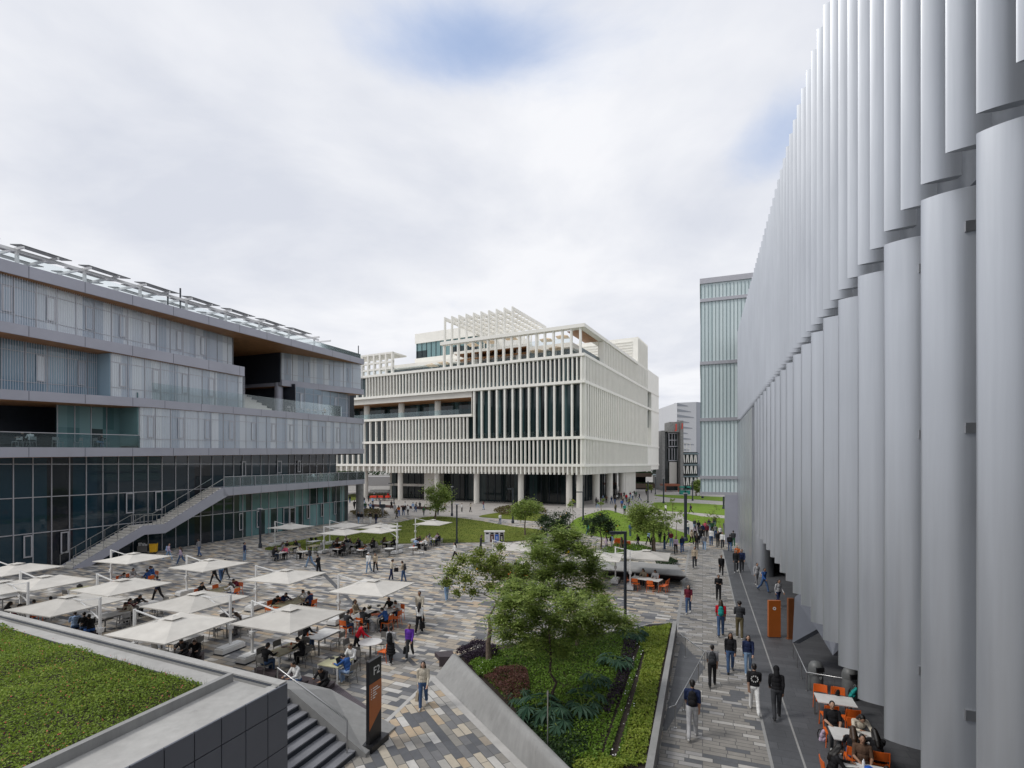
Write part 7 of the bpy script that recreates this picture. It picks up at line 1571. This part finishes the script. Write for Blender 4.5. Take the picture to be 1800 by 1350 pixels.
# right-hand tables
table(1136, 1017, .95, 2.1, 'tab_white', 'white table in front of the dark planter bench|table near dark planter bench', [('u+', .45, 'orange', S('sit', 'beige', 'black', 'long')), ('u+', -.4, 'orange', S('sit', 'white', 'black', 'long')), ('u-', .5, 'orange', None), ('u-', -.55, 'orange', None), ('v+', .15, 'orange', None), ('v-', .15, 'orange', None), ('v-', -.25, 'orange', None)], cm='orange', rot=-D_(14))
table(914, 1000, 1.0, 2.0, 'tab_white', 'table half hidden behind the forked tree|table behind forked tree', [('u+', .5, 'orange', S('sit', 'black', 'black', 'short')), ('u+', -.3, 'orange', S('sit', 'black', 'black', 'long')), ('u-', .5, 'orange', None), ('u-', -.1, 'orange', None), ('u-', -.7, 'orange', None), ('v+', 0, 'orange', S('slump', 'maroon', 'black', 'short'))], cm='orange')
table(1468, 1230, .75, 1.15, 'tab_white', 'white table with the turquoise bag under the fins|turquoise bag table', [('u+', .3, 'orange', None), ('u+', -.25, 'orange', None), ('u-', .3, 'orange', None), ('u-', -.3, 'orange', None)], cm='orange')
table(1500, 1293, .8, 1.15, 'tab_white', 'white table with four friends under the fins|table of four friends', [('u+', .38, 'orange', S('sitback', 'black', 'charcoal', 'tied', 'short')), ('u+', -.28, 'orange', S('slump', 'cream', 'black', 'long')), ('u-', .15, 'orange', S('sit', 'black', 'denim', 'long')), ('u-', -.42, 'orange', S('slump', 'black', 'black', 'long'))], cm='orange')
table(1540, 1362, .9, 1.3, 'tab_white', 'nearest white table with snacks under the fins|snack table under the fins', [('u+', .1, 'orange', S('sitback', 'brown', 'black', 'long', 'short')), ('v+', .15, 'orange', S('sit', 'black', 'black', 'long')), ('u-', -.1, 'orange', S('sit', 'black', 'black', 'short'))], cm='orange')
# loose things on tables and ground
def on(px, py, z=.745): return gp(px, py, z)
backpack('black', gp(508, 1185, .0), 1.0, 'black rucksack lying by the beige table', 1.2); backpack('black', gp(490, 1192, .0), .2, 'second black rucksack slumped by the beige table', .9, .9)
backpack('lilac', gp(1446, 1300, .02), .3, 'grey lilac backpack on the ground by the four friends', .2, .95); backpack('teal', on(1496, 1222), .8, 'turquoise bag lying on the table under the fins', .5, .9); backpack('black', on(1472, 1222), 0, 'small black bag on the table under the fins', .2, .55)
backpack('light_grey', gp(655, 1108, .0), .5, 'pale grey backpack hanging behind the double table', .1, 1.1); backpack('black', gp(676, 1112, .0), .5, 'black backpack on the ground behind the double table', .6); backpack('olive', on(649, 1068), .5, 'olive bag on the double table', 1.2, .8); backpack('charcoal', on(664, 1065), 1.2, 'dark pencil bag on the double table', 1.5, .5)
backpack('black', gp(748, 968, 0), 0, 'black backpack on the ground by the last lawn tables', .2); backpack('black', gp(541, 976, 0), 0, 'black backpack lying by the lone reader', 1.2); backpack('black', on(548, 949), 0, 'left black bag on the table at the lawn edge', .8); backpack('black', on(556, 949), 0, 'right black bag on the table at the lawn edge', .8)
backpack('maroon', on(12, 1082, .5), 0, 'dark maroon bag behind the parapet at the left', 1.2)
def lap(px, py, rz, label):
    p = on(px, py); root = thing('laptop', label, 'laptop', p, rz); b = MB(); b.box(-.17, .17, -.12, .12, 0, .018); b.build('keyboard', M['dark_metal'], root); b = MB(); b.prism([(-.17, .12, .015), (.17, .12, .015), (.17, .20, .225), (-.17, .20, .225)], (0, .012, 0)); b.build('screen', M['black'], root)
lap(602, 1166, D_(70), 'open black laptop on the pale yellow table')
b = MB(); b.box(-.09, .09, -.13, .13, 0, .012); o = b.build('tablet', M['black'], loc=on(584, 1157)); o.rotation_euler = (0, 0, .4); tag(o, 'black tablet lying on the pale yellow table', 'tablet')
def flat(px, py, w, h, mat, label, cat, name, rz=.4, t=.02):
    b = MB(); b.box(-w / 2, w / 2, -h / 2, h / 2, 0, t); b.box(-w * .3, w * .2, -h * .3, h * .3, t, t + .008); o = b.build(name, M[mat], loc=on(px, py)); o.rotation_euler = (0, 0, rz); tag(o, label, cat)
flat(661, 1080, .5, .35, 'orange', 'orange tray on the double table', 'tray', 'tray'); flat(636, 965, .55, .4, 'orange', 'orange tray on the round lawn table', 'tray', 'tray'); flat(739, 953, .5, .35, 'orange', 'orange tray on the table under the lawn umbrella', 'tray', 'tray'); flat(594, 963, .5, .35, 'orange', 'orange tray under the left pole umbrella', 'tray', 'tray')
flat(505, 1052, .4, .3, 'paper', 'open white notebook on the olive table of four', 'notebook', 'notebook'); flat(250, 1060, .5, .35, 'paper', 'white papers on the table between two umbrellas', 'papers', 'papers'); flat(408, 1087, .5, .4, 'paper', 'sheet of white paper on the table under the right pole umbrella', 'papers', 'papers')
flat(1527, 1352, .16, .12, 'blue', 'blue snack box on the nearest table under the fins', 'box', 'snack_box', .2, .06); flat(500, 1137, .25, .2, 'brown', 'brown food plates on the beige table', 'plate', 'plate')
def cup(px, py, r, h, mat, label, cat='bottle', name='bottle'):
    b = MB(); b.lathe([(r, 0), (r, h * .65), (r * .4, h * .82), (r * .4, h)], (0, 0, 0), 10); o = b.build(name, M[mat], None, 50, on(px, py)); tag(o, label, cat)
cup(558, 1110, .05, .26, 'steel', 'steel bottle on the white table behind the beige one'); cup(541, 1118, .04, .16, 'orange', 'orange drink cup on the white table', 'cup', 'cup'); cup(1116, 1014, .04, .25, 'paper', 'white bottle on the table before the dark planter bench'); cup(727, 961, .05, .12, 'red', 'red cup on the small round table', 'cup', 'cup'); cup(140, 1032, .16, .2, 'black', 'black pot on the pale yellow table', 'pot', 'pot'); cup(1518, 1345, .035, .16, 'paper', 'white cup on the nearest table under the fins', 'cup', 'cup'); cup(512, 1133, .04, .12, 'orange', 'orange cup on the beige table', 'cup', 'cup')
# people sitting low behind the parapet and on the deck
for x, y, rz, pose, t, bt, h, lab in ((524, 1218, 150, 'sit', 'white', 'denim', 'short', 'person in white shirt seated on the deck looking at a phone'), (572, 1222, 170, 'slump', 'black', 'black', 'short', 'person in black seated low behind the sloped flank'), (148, 1122, 40, 'sit', 'black', 'denim', 'short', 'person in black sitting behind the parapet left of the pole'), (160, 1126, 60, 'sit', 'black', 'blue', 'short', 'person in black with blue trousers behind the parapet'), (132, 1120, 40, 'sit', 'pale_blue', 'denim', 'short', 'person in pale blue sitting behind the parapet'),
                                      (345, 1168, 200, 'slump', 'black', 'black', 'long', 'long haired person below the largest umbrella'), (325, 1166, 190, 'slump', 'charcoal', 'black', 'short', 'person in charcoal below the largest umbrella')):
    person(gp(x, y, .01), D_(rz), pose, t, bt, h, lab, .97, None, 'students seated at the plaza tables')
    b = MB(); g_ = gp(x, y, 0); b.box(-.25, .25, -.25, .22, .0, .40); b.box(-.27, .27, -.27, .24, .40, .438); o = b.build('stool', M['deck'], loc=g_); o.rotation_euler = (0, 0, D_(rz)); tag(o, 'dark seat of the ' + lab, 'seat')
# people and furniture on the terraces of the left building
def terr(px, off, slab, pose, t, bt, h, lab, rz):
    q = ls(px, off); p = lpt(q, off, slab.top(q) + .005); person(p, rz, pose, t, bt, h, lab, .98, None, 'people on the terraces')
    if 'sit' in pose or pose == 'slump': chair(p + Vector((0, 0, 0)), rz, 'palechair', 'pale chair of the ' + lab, False)
terr(55, 1.1, S2, 'sit', 'white', 'black', 'short', 'person in white top seated behind the left terrace balustrade', AU); terr(45, .6, S2, 'sit', 'black', 'black', 'short', 'person in black seated at the left terrace', AU + 1.5); terr(172, .7, S2, 'slump', 'black', 'light_denim', 'short', 'person bent over on the left terrace', AU - 1.4)
for x, lab in ((30, 'leftmost'), (98, 'third'), (137, 'fourth'), (105, 'second'), (186, 'rightmost')):
    q = ls(x, .9); chair(lpt(q, .9, S2.top(q) + .005), AU + x * .7, 'palechair', f'{lab} empty pale chair behind the left terrace balustrade', False)
for k, (x, t, lab) in enumerate(((552, 'white', 'person in white on the lower right terrace'), (566, 'beige', 'person in beige on the lower right terrace'), (578, 'light_grey', 'person in light grey on the lower right terrace'), (590, 'black', 'person in black on the lower right terrace'), (611, 'pale_blue', 'person in pale blue at the end of the lower right terrace'))): terr(x, 1.1, S1, 'sit', t, 'black', 'short', lab, AU + k * 1.3)
for x, lab in ((540, 'left'), (602, 'middle'), (626, 'right')): q = ls(x, 1.0); chair(lpt(q, 1.0, S1.top(q) + .005), AU + x, 'palechair', f'{lab} empty chair on the lower right terrace', False)
for x, lab in ((508, 'first'), (519, 'second'), (543, 'third'), (556, 'fourth'), (585, 'fifth')): q = ls(x, .6); chair(lpt(q, .6, S3.top(q) + .005), AU + x, 'palechair', f'{lab} pale chair from the left on the upper right terrace', False)
terr(572, .6, S3, 'sit', 'beige', 'black', 'short', 'person in beige alone on the upper right terrace', AU)
print('people', NP_[0], 'dup labels', [k for k, v_ in USED.items() if v_ > 1])
